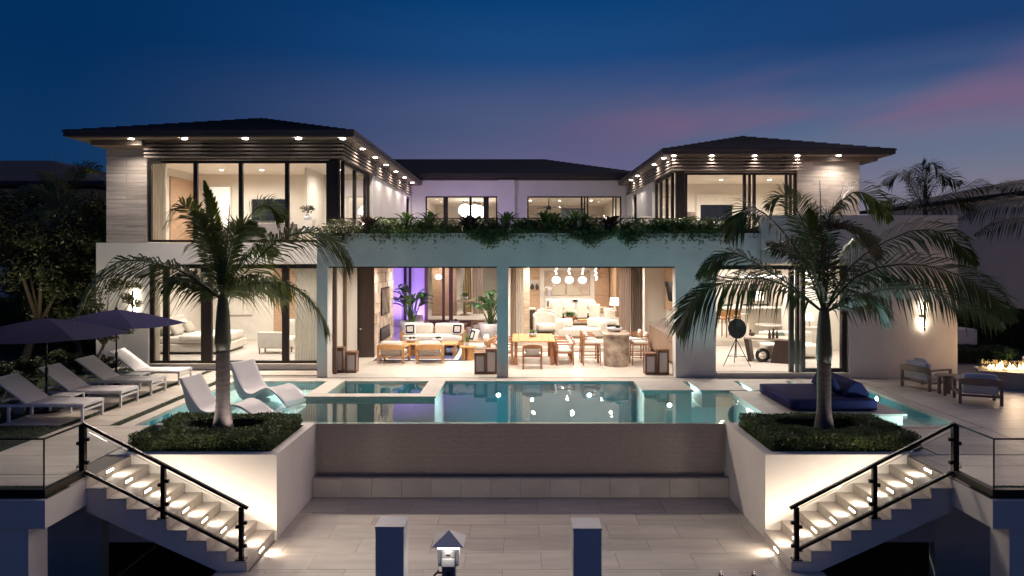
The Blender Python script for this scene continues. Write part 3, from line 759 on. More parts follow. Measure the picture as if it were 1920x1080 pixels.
# --- roofs
def hip_roof(x0, x1, y0, y1, z0, slope, course, hipped_back=False):
    """stepped courses of flat shingles"""
    roof = MB(); i = 0
    half = (x1 - x0) / 2
    n = int(half / course)
    for i in range(n + 1):
        a = i * course; b = min((i + 1) * course, half)
        if b - a < .02: break
        zA = z0 + slope * a; zB = z0 + slope * b + .0
        lift = .035
        xa0, xa1, ya = x0 + a, x1 - a, y0 + a
        xb0, xb1, yb = x0 + b, x1 - b, y0 + b
        # top faces (front, left, right) and the lip of each course
        A = [(xa0, ya, zA + lift), (xa1, ya, zA + lift), (xa1, y1, zA + lift), (xa0, y1, zA + lift)]
        Bq = [(xb0, yb, zB + lift * .2), (xb1, yb, zB + lift * .2), (xb1, y1, zB + lift * .2), (xb0, y1, zB + lift * .2)]
        D = [(xa0, ya, zA - .03), (xa1, ya, zA - .03), (xa1, y1, zA - .03), (xa0, y1, zA - .03)]
        roof._add(A + Bq + D, [(0, 1, 5, 4), (1, 2, 6, 5), (3, 0, 4, 7), (8, 9, 1, 0), (9, 10, 2, 1), (11, 8, 0, 3)])
    return roof
def wing_roof(x0, x1, y0, y1, z0):
    r = part('roof', hip_roof(x0 + .02, x1 - .02, y0 + .02, y1 + 3, z0, .275, .31), roof_m)
    fa = MB(); fa.box(x0, x1, y0, y0 + .06, z0 - .16, z0 - .002); fa.box(x0, x0 + .06, y0 + .06, y1, z0 - .16, z0 - .002); fa.box(x1 - .06, x1, y0 + .06, y1, z0 - .16, z0 - .002)
    fa.build('fascia', fascia_m, r, world=True)
    MB().box(x0 - .025, x1 + .025, y0 - .025, y0 + .04, z0 - .045, z0 + .012).box(x0 - .025, x0 + .04, y0 + .04, y1, z0 - .045, z0 + .012).box(x1 - .04, x1 + .025, y0 + .04, y1, z0 - .045, z0 + .012).build('drip_edge', fascia_m, r, world=True)
    MB().box(x0 + .062, x1 - .062, y0 + .062, y1, z0 - .19, z0 - .12).build('soffit', soffit_m, r, world=True)
    return r
ZE = 6.87
wing_roof(-12.76, -4.62, 19.90, 33.9, ZE)
wing_roof(4.73, 12.40, 23.40, 33.9, ZE)
# eave boxes over the stone walls
part('eave_box', MB().box(-12.30, -10.82, 20.40, 21.2, 6.53, 6.678).box(-12.30, -12.0, 21.2, 33.8, 6.53, 6.678), soffit_m)
part('eave_box', MB().box(9.47, 12.02, 23.82, 24.3, 6.53, 6.678).box(11.6, 12.02, 24.3, 33.8, 6.53, 6.678), soffit_m)
# main roof
mr_ = MB(); z0 = 7.22; x0, x1, y0, y1 = -14.0, 6.05, 33.55, 43.0
for i in range(16):
    a, b = i * .3, (i + 1) * .3
    zA, zB = z0 + .275 * a, z0 + .275 * b
    mr_._add([(x0, y0 + a, zA + .035), (x1 - a, y0 + a, zA + .035), (x1 - b, y0 + b, zB + .007), (x0, y0 + b, zB + .007), (x0, y0 + a, zA - .03), (x1 - a, y0 + a, zA - .03), (x1 - a, y1 - a, zA + .035), (x1 - b, y1 - b, zB + .007), (x1 - a, y1 - a, zA - .03)],
             [(0, 1, 2, 3), (4, 5, 1, 0), (1, 6, 7, 2), (5, 8, 6, 1)])
r = part('roof', mr_, roof_m)
MB().box(-5.3, 6.05, 33.55, 33.62, 7.06, 7.20).build('fascia', fascia_m, r, world=True)
MB().box(-5.3, 6.08, 33.52, 33.58, 7.16, 7.235).build('gutter', fascia_m, r, world=True)
MB().box(-5.3, 6.0, 33.62, 34.3, 7.055, 7.10).build('soffit', fascia_m, r, world=True)
MB().box(-5.1, 5.1, 33.80, 33.999, 6.94, 7.054).build('frieze', fascia_m, r, world=True)

# --- louvre slats under the eaves
SZ = [6.19, 6.295, 6.405, 6.515, 6.62]
for z in SZ:
    zt_ = z + .048
    part('slat', MB().box(-10.82, -5.06, 20.50, 20.62, z, zt_), slat_m)
    part('slat', MB().box(-5.18, -5.06, 20.625, 33.6, z, zt_), slat_m)
    part('slat', MB().box(5.06, 9.46, 23.56, 23.68, z, zt_), slat_m)
    part('slat', MB().box(5.06, 5.18, 23.685, 33.6, z, zt_), slat_m)
for px in (290, 373, 457, 541, 628):
    x = X(px, 20.5); part('bracket', MB().box(x - .035, x + .035, 20.63, 21.02, 6.22, 6.66), bronze)
for px in (1276, 1343, 1409, 1475):
    x = X(px, 23.56); part('bracket', MB().box(x - .035, x + .035, 23.69, 24.12, 6.22, 6.66), bronze)
for y in (23, 25.5, 28, 30.5, 33): part('bracket', MB().box(-5.19, -5.13, y - .035, y + .035, 6.22, 6.66), bronze)
for y in (25.5, 28, 30.5, 33): part('bracket', MB().box(5.13, 5.19, y - .035, y + .035, 6.22, 6.66), bronze)

# --- rooms -------------------------------------------------------------
def room(x0, x1, y0, y1, z0, z1, wall_m, floor_m, ceil=True, walls='LRB', floor=True, th=.08):
    w = MB()
    if 'L' in walls: w.box(x0 - th, x0, y0, y1 + th, z0, z1)
    if 'R' in walls: w.box(x1, x1 + th, y0, y1 + th, z0, z1)
    if 'B' in walls: w.box(x0, x1, y1, y1 + th, z0, z1)
    part('interior_wall', w, wall_m)
    if floor: part('floor', MB().box(x0, x1, y0, y1, z0 - .10, z0 - .001), floor_m)
    if ceil: part('ceiling', MB().box(x0 - th, x1 + th, y0, y1 + th, z1 + .001, z1 + .10), plaster_ceiling)
oak = mat('oak_floor', (.52, .42, .33), .4, var=.15, vscale=2, stretch=(1, 8, 1))
# upper left bedroom
room(-11.85, -5.42, 21.3, 26.0, UF + .01, UC, plaster_in, oak, walls='LB')
part('interior_wall', MB().box(-7.2, -7.12, 23.9, 26.0, UF + .01, UC), plaster_in)
part('wood_panel', MB().box(-11.849, -11.80, 24.1, 25.9, UF + .01, 6.05), wood_wall)
# ground left bedroom
room(-12.1, -5.60, 21.35, 27.0, FL, 3.10, plaster_in, rug_pale, walls='LRB')
for k in range(3):
    part('wall_panel', MB().box(-11.3 + .0, -10.1, 26.93 - .0, 26.995, FL + .95 + k * .68, FL + 1.60 + k * .68), linen_m, bevel=.02)
part('wood_panel', MB().box(-9.3, -6.2, 26.95, 26.998, FL, 3.09), wood_wall)
part('door_leaf', MB().box(-6.75, -5.9, 26.90, 26.948, FL, 2.6), plaster_in, bevel=.01)
# loggia
part('interior_wall', MB().box(-5.45, -5.30, 23.5, 27.2, 0, 3.13), plaster_in)
part('entry_panel', MB().box(-5.57, -4.77, 23.42, 23.499, 0, 3.13), wood_dark)
for k in range(9):    # rough stone slabs of the fireplace wall, laid like a stack
    zz = .01 + k * .345; off = (k % 2) * .4
    for j in range(5):
        a = max(23.51, 23.51 + j * .82 - off); b = min(27.18, 23.51 + (j + 1) * .82 - off)
        if b - a > .1: part('stone_block', MB().box(-5.298, -4.80 + rnd.uniform(-.02, .02), a + .004, b - .004, zz, min(3.12, zz + .335)), mat('fireplace_stone', (.56, .45, .36), .6, var=.45, vscale=3, bump=.3, bscale=12, rand=.14), bevel=.012)
part('interior_wall', MB().box(-7.2, -4.45, 33.55, 33.7, 0, 3.13), plaster_lilac)
part('interior_wall', MB().box(-7.3, -7.2, 27.2, 33.7, 0, 3.13).box(-7.2, -5.3, 27.2, 27.3, 0, 3.13), plaster_lilac)
part('ceiling', MB().box(-7.3, -5.36, 27.2, 33.7, 3.14, 3.2), plaster_ceiling)
part('mullion', MB().box(-5.42, -5.30, 33.44, 33.549, 0, 3.13).box(-5.18, -5.08, 33.44, 33.549, 0, 3.13), bronze)
part('interior_wall', MB().box(-.42, -.32, 24.8, 34.0, 0, 3.13), plaster_in)
lf = struct(MB().box(-7.2, 5.4, 19.585, 33.7, -.05, -.0215).build('loggia_floor', grout_m))
tile_field(lf, [(-5.56, 5.42, 19.60, 24.8), (-7.2, -.42, 24.8, 33.54)], 1.2, .6, .001, .02, tile_in, oy=.4, ox=.1)
part('step_trim', MB().box(-5.57, 5.43, 19.572, 19.598, -.03, .0), bronze)
# glazed back of the loggia
fr = MB()
for a, b in ((-4.45, -4.30), (-3.62, -3.50), (-3.30, -3.12), (-.55, -.42)): fr.box(a, b, 33.5, 33.62, 0, 3.13)
fr.box(-4.45, -.42, 33.5, 33.62, 3.05, 3.13); fr.box(-4.30, -.55, 33.5, 33.62, 0.0, .30)
gd = part('window', fr, mat('frame_wood', (.14, .075, .05), .5))
for a, b in ((-4.30, -3.62), (-3.12, -.55)):
    MB()._add([(a, 33.56, .30), (b, 33.56, .30), (b, 33.56, 3.05), (a, 33.56, 3.05)], [(0, 1, 2, 3)]).build('pane', glass_m, gd, world=True)
# hall behind
room(-7.2, -.40, 33.8, 41.5, .30, 3.13, plaster_in, tile_in, walls='LB')
lou = part('shutter', MB().box(-4.42, -3.16, 36.0, 36.04, .3, 3.12), wood_wall)
for k in range(26): MB().box(-4.40, -3.18, 35.95, 35.998, .40 + k * .10, .47 + k * .10).build('slat', wood_wall, lou, world=True)
# raised living room and kitchen
for k, (yy, zz) in enumerate(((24.85, .15), (25.15, .30))):
    part('step', MB().box(-.32, 4.60, yy, yy + (.30 if k == 0 else .28), 0.0 if k == 0 else .0, zz), coping_m, bevel=.01)
part('floor', MB().box(-.32, 11.7, 25.43, 38.2, .0, .30), tile_in)
part('interior_wall', MB().box(-.40, 11.7, 38.2, 38.3, .3, 3.18).box(11.68, 11.73, 20, 38.2, 0, 3.18), plaster_in)
part('ceiling', MB().box(-.40, 11.73, 24.12, 38.3, 3.15, 3.199), plaster_ceiling)
part('ceiling', MB().box(5.43, 11.73, 19.82, 24.12, 3.13, 3.179), plaster_ceiling)
part('floor', MB().box(5.43, 11.73, 19.80, 25.43, 0.0, .13), rug_pale)
part('interior_wall', MB().box(5.35, 5.43, 20.0, 26.2, 0, 3.13).box(4.60, 5.35, 26.0, 26.2, 0, 3.13), plaster_in)
# upper right bedroom
room(5.46, 11.25, 24.4, 29.5, UF - .05, UC, plaster_in, oak, walls='RB')
part('interior_wall', MB().box(5.40, 5.46, 27.4, 29.5, UF - .05, UC), plaster_in)
# centre upper rooms
room(-5.0, -.9, 34.35, 43.0, 3.5, UC, plaster_in, oak, walls='LRB')
room(-.7, 5.1, 34.35, 43.0, 3.5, UC, plaster_in, oak, walls='LRB')

# ------------------------------------------------------------------ lamps of the house
def downlight_proto(energy, radius, ang, col, lr=.05, est=None, blend=1.0, aim=(0, 0, -1)):
    t = thing('downlight', 'x', 'downlight')
    ring = MB(); n = 16
    for k in range(n):
        a0, a1 = 2 * math.pi * k / n, 2 * math.pi * (k + 1) / n
        ring._add([(lr * math.cos(a0), lr * math.sin(a0), -.004), (lr * math.cos(a1), lr * math.sin(a1), -.004), (lr * 1.35 * math.cos(a1), lr * 1.35 * math.sin(a1), -.001), (lr * 1.35 * math.cos(a0), lr * 1.35 * math.sin(a0), -.001)], [(0, 1, 2, 3)])
    ring.build('trim', white_paint, t)
    MB().cyl((0, 0, -.003), (0, 0, -.010), lr, lr * .96, 16).build('lens', est or lamp_white, t)
    spot(t, (0, 0, -.03), energy, aim, ang, blend, col, radius)
    return t
def downlights(proto, pts, label, group):
    for i, p in enumerate(pts):
        o = proto if i == 0 else copy_tree(proto)
        o.location = p; o['label'] = label.replace('ORD', ORD[min(i, 9)])
        if group: o['group'] = group
eave_glow = mat('eave_glow', (.9, .9, .85), .5, emit=(1, .93, .82), estr=40)
eave_p = downlight_proto(860, .05, 138, (1, .85, .71), .075, eave_glow, .6, (0, -.66, -.75))      # tilted out over the terrace
eave_s = downlight_proto(110, .05, 150, (1, .86, .72), .075, eave_glow, .8)
EY = 20.18
downlights(eave_p, [(X(p, EY), EY, 6.676) for p in (346, 460, 560, 643)], 'ORD round downlight from the stone clad end in the larger wing front eave', 'front eave downlights, larger wing')
downlights(eave_s, [(-4.86, y, 6.676) for y in (22.1, 24.05, 26.0, 28.1, 30.2, 32.4)], 'ORD round downlight from the corner post in the larger wing courtyard eave', 'side eave downlights, larger wing')
e3 = downlight_proto(760, .05, 135, (1, .85, .71), .075, eave_glow, .6, (0, -.72, -.70))
downlights(e3, [(X(p, 23.66) , 23.56, 6.676) for p in (1262, 1333, 1413, 1493)], 'ORD round downlight from the corner post in the smaller wing front eave', 'front eave downlights, smaller wing')
ew = downlight_proto(150, .05, 150, (1, .87, .74), .075, eave_glow, .8)
downlights(ew, [(X(246, EY), EY, 6.676)], 'round downlight washing the stone clad wall of the larger wing', None)
ew2 = downlight_proto(120, .05, 150, (1, .87, .74), .075, eave_glow, .8)
downlights(ew2, [(X(1570, 23.66), 23.56, 6.676)], 'round downlight washing the stone clad wall of the smaller wing', None)
e4 = copy_tree(eave_s)
downlights(e4, [(4.93, y, 6.676) for y in (24.2, 25.9, 29.6, 31.3)], 'ORD round downlight from the corner post in the smaller wing courtyard eave', 'side eave downlights, smaller wing')
# rooms
in_p = downlight_proto(255, .05, 168, (1, .90, .795), .065)
downlights(in_p, [(x, y, UC - .001) for x in (-10.3, -8.9, -7.6, -6.2) for y in (22.2, 24.6) if not (x == -7.6 and y == 24.6)], 'recessed ceiling downlight in the upper bedroom of the larger wing', 'upper bedroom downlights, larger wing')
p = copy_tree(in_p)
downlights(p, [(x, y, 3.099) for x in (-10.6, -8.6, -6.6) for y in (22.6, 25.2)], 'recessed ceiling downlight in the bedroom behind the sun loungers', 'bedroom downlights behind the loungers')
p = copy_tree(in_p)
downlights(p, [(x, y, UC - .001) for x in (6.3, 7.9, 9.8) for y in (25.4, 27.8)], 'recessed ceiling downlight in the upper bedroom of the smaller wing', 'upper bedroom downlights, smaller wing')
p = copy_tree(in_p)
downlights(p, [(x, y, UC - .001) for x in (-4.0, -2.9, -1.7, .6, 2.2, 3.9) for y in (35.6, 38.4)], 'recessed ceiling downlight behind the courtyard windows upstairs', 'upstairs downlights behind the courtyard')
p = copy_tree(in_p)
downlights(p, [(x, y, 3.139) for x in (-4.1, -2.6, -1.2) for y in (20.7, 23.6, 26.6)], 'recessed ceiling downlight over the loggia lounge with the white sofa', 'loggia lounge downlights')
p = copy_tree(in_p)
downlights(p, [(x, y, 3.139) for x in (.6, 2.0, 3.5) for y in (20.7, 23.4)], 'recessed ceiling downlight over the teak dining table and stone bar', 'loggia dining downlights')
p = copy_tree(in_p)
downlights(p, [(x, y, 3.149) for x in (.6, 2.2, 3.8) for y in (26.4, 29.4, 32.4, 35.6)], 'recessed ceiling downlight in the living room and kitchen beyond the loggia', 'living room downlights')
p = copy_tree(in_p)
downlights(p, [(x, y, 3.129 if y < 24 else 3.149) for x in (6.2, 8.0, 9.8) for y in (20.9, 23.4, 28.0, 32.0)], 'recessed ceiling downlight in the study behind the open sliding door', 'study downlights')
p = copy_tree(in_p)
downlights(p, [(x, y, 3.129) for x in (-4.0, -1.8) for y in (35.2, 38.0)], 'recessed ceiling downlight in the hall behind the loggia glazing', 'hall downlights')
# violet accent lamps on the lounge back wall
for i, (x, y, z) in enumerate(((-6.3, 32.6, .08), (-4.9, 32.9, .08), (-5.6, 30.2, .08))):
    t = thing('floor_uplight', 'small violet floor uplight by the potted plants in the loggia', 'uplight', (x, y, 0), group='violet uplights')
    MB().lathe([(.05, 0), (.06, .05), (.05, .07)], n=14).build('body', metal_dark, t)
    MB().cyl((0, 0, .071), (0, 0, .078), .045, .045, 14).build('lens', mat('violet_glow', (.5, .3, 1), .5, emit=(.42, .25, 1), estr=8), t)
    spot(t, (0, 0, .10), 260, (0, .25, 1), 150, 1.0, (.42, .25, 1.0), .05)
# violet terrace lamps upstairs along the courtyard wall
for x, pw in ((-3.6, 150), (-1.6, 120), (1.2, 30)):
    t = thing('floor_uplight', 'small violet floor uplight on the upper terrace before the courtyard wall', 'uplight', (x, 31.2, 3.41), group='violet terrace uplights')
    MB().lathe([(.05, 0), (.06, .05), (.05, .07)], n=14).build('body', metal_dark, t)
    MB().cyl((0, 0, .071), (0, 0, .078), .045, .045, 14).build('lens', mat('violet_glow', (.5, .3, 1), .5, emit=(.42, .25, 1), estr=8), t)
    spot(t, (0, 0, .10), pw, (0, .75, 1), 140, 1.0, (.62, .40, 1.0), .05)
# outside wall sconces: a slim bar with a glowing gap
def sconce(x, y, z, h, label):
    t = thing('wall_sconce', label, 'wall lamp', (x, y, z))
    MB().box(-.022, .022, -.13, -.085, -h / 2, h / 2).build('bar', bronze, t, bevel=.005)
    MB().box(-.02, .02, -.084, -.070, -h / 2 + .02, h / 2 - .02).build('light_strip', mat('strip_glow', (1, .95, .8), .5, emit=(1, .90, .68), estr=45), t)
    MB().cyl((0, -.07, 0), (0, -.002, 0), .055, .055, 16).build('mount', bronze, t)
    MB().cyl((-.13, -.06, 0), (-.02, -.10, 0), .022, .022, 10).build('knob', bronze, t)
    for dz in (-.22, .22): spot(t, (0, -.066, dz * h / .75), 26, (0, .85, .2), 178, 1.0, (1, .86, .62), .02)
sconce(X(1729, 19.5), 19.498, Z(592, 19.5), .80, 'slim glowing bar sconce on the blank wall behind the fire table')
sconce(X(253, 21), 20.998, Z(567, 21), .70, 'slim glowing bar sconce on the wall behind the navy umbrellas')
# pool lights
def pool_light(x, y, z, d, pw, label, group):
    t = thing('pool_light', label, 'pool light', (x, y, z), group=group)
    M_ = Vector(d).normalized()
    MB().cyl(M_ * -.001, M_ * .02, .10, .09, 18).build('bezel', steel, t)
    MB().cyl(M_ * .021, M_ * .032, .055, .05, 20).build('lens', mat('pool_glow', (1, 1, 1), .4, emit=(.92, 1, .98), estr=30), t)
    spot(t, M_ * .06, pw, d, 165, 1.0, (.80, 1.0, .98), .06)
PG = 'pool lights under water'
for x in (-.55, 1.88): pool_light(x, PYB - .002, -.36, (0, -1, -.25), 400, 'round light under water in the long pool wall below the loggia', PG)
pool_light(3.75, 17.735, -.36, (0, -1, -.25), 330, 'round pool light under the stepping slab by the daybed', None)
pool_light(-6.2, PYB - .002, -.14, (0, -1, 0), 190, 'round pool light beside the in-pool loungers', None)
pool_light(-3.2, 18.545, -.55, (0, -1, -.1), 90, 'round light under water inside the spa', None)
pool_light(8.775, 17.4, -.14, (-1, 0, -.05), 260, 'round pool light in the shallow channel beside the daybed', None)
pool_light(8.775, 14.25, -.14, (-1, .3, 0), 170, 'round pool light at the outer pool corner by the fire table', None)
for i, x in enumerate((4.44, 5.80, 7.18)):
    pool_light(x, PYB - .002, -.20, (0, -1, 0), 30, 'round pool light in a gap between the stepping slabs', 'pool lights between slabs')
UPL = 55

# ================================================================== PLANTS
def crom(pts, n):
    P = [pts[0] * 2 - pts[1]] + pts + [pts[-1] * 2 - pts[-2]]; out = []
    m = len(pts) - 1
    for k in range(n + 1):
        t = k / n * m; i = min(int(t), m - 1); u = t - i
        a, b, c, d = P[i], P[i + 1], P[i + 2], P[i + 3]
        out.append(.5 * ((2 * b) + (c - a) * u + (2 * a - 5 * b + 4 * c - d) * u * u + (3 * b - a - 3 * c + d) * u ** 3))
    return out
def frond_mesh(mb, pts, leaf=.5, pairs=52, twist=50, droop=.45, r=None, width=.033, rad=.022):
    r = r or rnd
    n = 40
    c = crom([Vector(p) for p in pts], n)
    mb.tube(c[::4], [rad * (1 - .85 * i / (n // 4)) for i in range(n // 4 + 1)], 5)
    tw = R(twist)
    for k in range(pairs):
        t = .10 + .90 * k / (pairs - 1)
        f = t * n; i = min(int(f), n - 1)
        p = c[i].lerp(c[i + 1], f - i); tan = (c[min(i + 1, n)] - c[max(i - 1, 0)]).normalized()
        s0 = tan.cross(Vector((0, 0, 1)))
        if s0.length < .15: s0 = Vector((0, 1, 0)) - tan * tan.y
        s0.normalize(); u0 = s0.cross(tan)
        side0 = s0 * math.cos(tw) + u0 * math.sin(tw)
        L_ = leaf * (math.sin(math.pi * min(1, .18 + .80 * t)) ** .7) * (1 if t < .9 else .8)
        for sg in (-1, 1):
            Lk = L_ * r.uniform(1.05, 1.45)
            if r.random() < .04: continue
            dr = droop * r.uniform(.6, 1.4)
            d = (side0 * sg * (1 - .35 * t) + tan * (.55 + .5 * t) + u0 * .18 + Vector((r.uniform(-.08, .08), r.uniform(-.08, .08), r.uniform(-.08, .08)))).normalized()
            mid = p + d * Lk * .5 + Vector((0, 0, -dr * Lk * .22))
            tip = p + d * Lk * .92 + Vector((0, 0, -dr * Lk * .85))
            wv = d.cross(u0 if abs(d.dot(u0)) < .9 else s0).normalized() * width * .5
            wv = (wv + u0 * width * .25)
            mb._add([p - wv * .5, p + wv * .5, mid + wv, mid - wv, tip], [(0, 1, 2, 3), (3, 2, 4)])
def palm(label, base, zc, fronds, lean=(0, 0), m=None, r0=.235, r1=.125, shaft=1.05, seed=1, leaf=.52, group=None, spear=None, name='palm_tree', cat='palm tree', pairs=68):
    """base: trunk foot; zc: height where the fronds leave; fronds: lists of (px,py,dy)"""
    r = random.Random(seed)
    t = thing(name, label, cat, base, group=group)
    m = m or leaf_palm
    top = Vector((base[0] + lean[0], base[1] + lean[1], zc)); b = Vector(base)
    pts = []; rad = []
    zs = zc - shaft
    n = 34
    for i in range(n + 1):
        u = i / n
        p = b.lerp(top, u * (zs - b.z) / (zc - b.z)); rr = r1 + (r0 - r1) * max(0, 1 - u * 2.2) ** 1.6
        pts.append(p); rad.append(rr * (1.035 if i % 2 else .985))
    MB().tube(pts, rad, 18).build('trunk', bark_palm, t, smooth=True, world=True)
    sp = [b.lerp(top, (zs - b.z + shaft * u) / (zc - b.z)) for u in (0, .15, .4, .7, .9, 1.0)]
    MB().tube(sp, [r1 * 1.0, r1 * 1.16, r1 * 1.08, r1 * .92, r1 * .72, r1 * .5], 16).build('crownshaft', crownshaft_m, t, smooth=True, world=True)
    for fr_ in fronds:
        pl, opt = fr_ if isinstance(fr_, tuple) else (fr_, {})
        mb = MB(); start = top + Vector((0, 0, -.12))
        w = [start]
        nn = len(pl)
        for i, (px, py, dy) in enumerate(pl): w.append(Vector((X(px, top.y + dy), top.y + dy, Z(py, top.y + dy))))
        frond_mesh(mb, w, leaf=opt.get('leaf', leaf), twist=opt.get('tw', 50), droop=opt.get('dr', .45), r=r, pairs=opt.get('n', pairs))
        mb.build('frond', opt.get('m', m), t, world=True, recalc=False)
    if spear:
        MB().tube([top, Vector((X(spear[0], top.y), top.y, Z(spear[1], top.y)))], [.03, .006], 6).build('spear', crownshaft_m, t, world=True)
    return t
PD = 13.40
palm('tall palm with arching green fronds in the planter by the sun loungers', (X(418, PD), PD, -.1), Z(552, PD), [
    ([(363, 520, -.1), (300, 495, -.2), (231, 489, -.3), (180, 520, -.3), (140, 590, -.3)], dict(tw=35, dr=.95, leaf=.66, n=92)),
    ([(375, 535, -.1), (345, 518, -.2), (305, 545, -.3)], dict(tw=35, dr=.7, leaf=.42)),
    ([(398, 470, .2), (372, 415, .4), (342, 385, .5), (308, 425, .6)], dict(tw=60, dr=.6)),
    ([(410, 470, .1), (398, 400, .2), (383, 340, .3)], dict(tw=75, dr=.1, leaf=.26, n=84)),
    ([(402, 480, -.1), (385, 430, -.1), (362, 395, -.1)], dict(tw=65, dr=.3, leaf=.4)),
    ([(428, 480, -.1), (445, 430, -.1), (480, 420, -.1)], dict(tw=65, dr=.4, leaf=.42)),
    ([(440, 470, .3), (468, 405, .6), (500, 385, .8), (530, 410, 1.0)], dict(tw=60, dr=.5)),
    ([(458, 514, -.1), (521, 451, -.2), (584, 436, -.3), (630, 455, -.3), (660, 500, -.3)], dict(tw=40, dr=.9, leaf=.62, n=88)),
    ([(442, 539, -.2), (521, 530, -.5), (568, 548, -.7), (598, 585, -.8), (612, 620, -.8)], dict(tw=35, dr=.85, leaf=.54, n=86)),
    ([(450, 535, -.1), (490, 522, -.2), (535, 555, -.3)], dict(tw=35, dr=.75, leaf=.45)),
    ([(430, 490, .2), (452, 440, .3), (495, 430, .4)], dict(tw=55, dr=.5, leaf=.5)),
    ([(405, 490, .7), (380, 450, 1.3), (350, 460, 1.8)], dict(tw=40, dr=.5)),
    ([(440, 500, .8), (480, 460, 1.5), (520, 475, 2.0)], dict(tw=40, dr=.6)),
    ([(395, 535, .7), (350, 515, 1.4), (300, 530, 1.9)], dict(tw=25, dr=.8)),
    ([(450, 540, .6), (500, 525, 1.2), (540, 560, 1.6)], dict(tw=25, dr=.8)),
], spear=(431, 383), seed=3)
dead = mat('leaf_dry', (.075, .055, .028), .6, var=.4, vscale=3, transl=.15)
palm('dense dark palm with long drooping fronds in the planter by the navy daybed', (X(1545, PD), PD, -.1), Z(575, PD), [
    ([(1466, 532, -.2), (1397, 522, -.4), (1329, 541, -.5), (1290, 575, -.5), (1268, 620, -.5)], dict(tw=35, dr=.85, leaf=.60, n=88)),
    ([(1490, 540, -.1), (1432, 503, .1), (1380, 475, .3), (1346, 482, .3), (1308, 515, .3)], dict(tw=35, dr=.9, leaf=.55)),
    ([(1510, 495, -.3), (1460, 425, -.7), (1412, 388, -.9), (1385, 405, -1.0), (1362, 450, -1.0)], dict(tw=40, dr=.7, leaf=.5)),
    ([(1521, 477, .2), (1502, 409, .4), (1473, 366, .6), (1438, 388, .7)], dict(tw=65, dr=.45, leaf=.55, m=leaf_palm)),
    ([(1545, 460, .2), (1566, 395, .4), (1600, 360, .6), (1640, 372, .7), (1669, 412, .8)], dict(tw=60, dr=.45, leaf=.55, m=leaf_palm)),
    ([(1549, 443, -.3), (1578, 420, -.6), (1621, 436, -.8), (1650, 480, -.9)], dict(tw=30, dr=.8, leaf=.45, m=dead)),
    ([(1580, 520, 0), (1621, 477, 0), (1707, 433, 0), (1776, 440, 0), (1830, 495, .1)], dict(tw=55, dr=.5, leaf=.62, n=88)),
    ([(1604, 519, -.2), (1690, 495, -.3), (1776, 508, -.4), (1850, 545, -.4), (1900, 600, -.4)], dict(tw=50, dr=.6, leaf=.64, n=92)),
    ([(1604, 560, -.1), (1655, 543, 0), (1740, 545, .1), (1820, 575, .2), (1880, 612, .2)], dict(tw=35, dr=.75, leaf=.58, n=88)),
    ([(1590, 560, -.1), (1635, 560, -.2), (1665, 605, -.3)], dict(tw=30, dr=.8, leaf=.45)),
    ([(1530, 520, -.2), (1490, 470, -.3), (1440, 455, -.4)], dict(tw=50, dr=.6, leaf=.5)),
    ([(1560, 500, .9), (1600, 450, 1.6), (1650, 450, 2.2)], dict(tw=45, dr=.5)),
    ([(1520, 500, .9), (1480, 460, 1.6), (1430, 470, 2.2)], dict(tw=45, dr=.5)),
    ([(1580, 535, .6), (1640, 515, 1.2), (1710, 540, 1.6)], dict(tw=30, dr=.7)),
    ([(1555, 470, -.2), (1550, 410, -.3), (1575, 375, -.3)], dict(tw=75, dr=.3, leaf=.5)),
    ([(1530, 470, .3), (1515, 420, .5), (1530, 380, .6)], dict(tw=75, dr=.3, leaf=.5)),
], m=leaf_palm2, spear=(1537, 338), seed=8)

# ---- clipped hedges in the planters (leafy shell round a dark core, hollow at the palm)
def leaves_on_box(mb, x0, x1, y0, y1, z0, z1, n, size, r, hole=None, jit=.028, faces='TFLRB'):
    ar = {'T': (x1 - x0) * (y1 - y0), 'F': (x1 - x0) * (z1 - z0), 'B': (x1 - x0) * (z1 - z0), 'L': (y1 - y0) * (z1 - z0), 'R': (y1 - y0) * (z1 - z0)}
    fs = list(faces); tot = sum(ar[f] for f in fs)
    for f in fs:
        for _ in range(int(n * ar[f] / tot)):
            x, y, z = r.uniform(x0, x1), r.uniform(y0, y1), r.uniform(z0, z1)
            if f == 'T': z = z1
            if f == 'F': y = y0
            if f == 'B': y = y1
            if f == 'L': x = x0
            if f == 'R': x = x1
            if hole:
                q = ((x - hole[0]) / hole[2]) ** 2 + ((y - hole[1]) / hole[3]) ** 2
                if q < 1: continue
            bulge = .012 * math.sin(x * 7.3 + y * 3.1) + .010 * math.sin(y * 8.1 - x * 4.2)
            c = Vector((x + r.gauss(0, jit * .6), y + r.gauss(0, jit * .6), z + r.gauss(0, jit * .5) + (bulge if f == 'T' else 0)))
            if f != 'T': c.y += bulge * .5
            # round the top edges a little
            s = size * r.uniform(.6, 1.3); a = Vector((r.gauss(0, 1), r.gauss(0, 1), r.gauss(0, .8))).normalized(); b = a.cross(Vector((r.gauss(0, 1), r.gauss(0, 1), r.gauss(0, 1)))).normalized()
            mb._add([c - a * s, c - b * s * .45, c + a * s, c + b * s * .45], [(0, 1, 2, 3)])
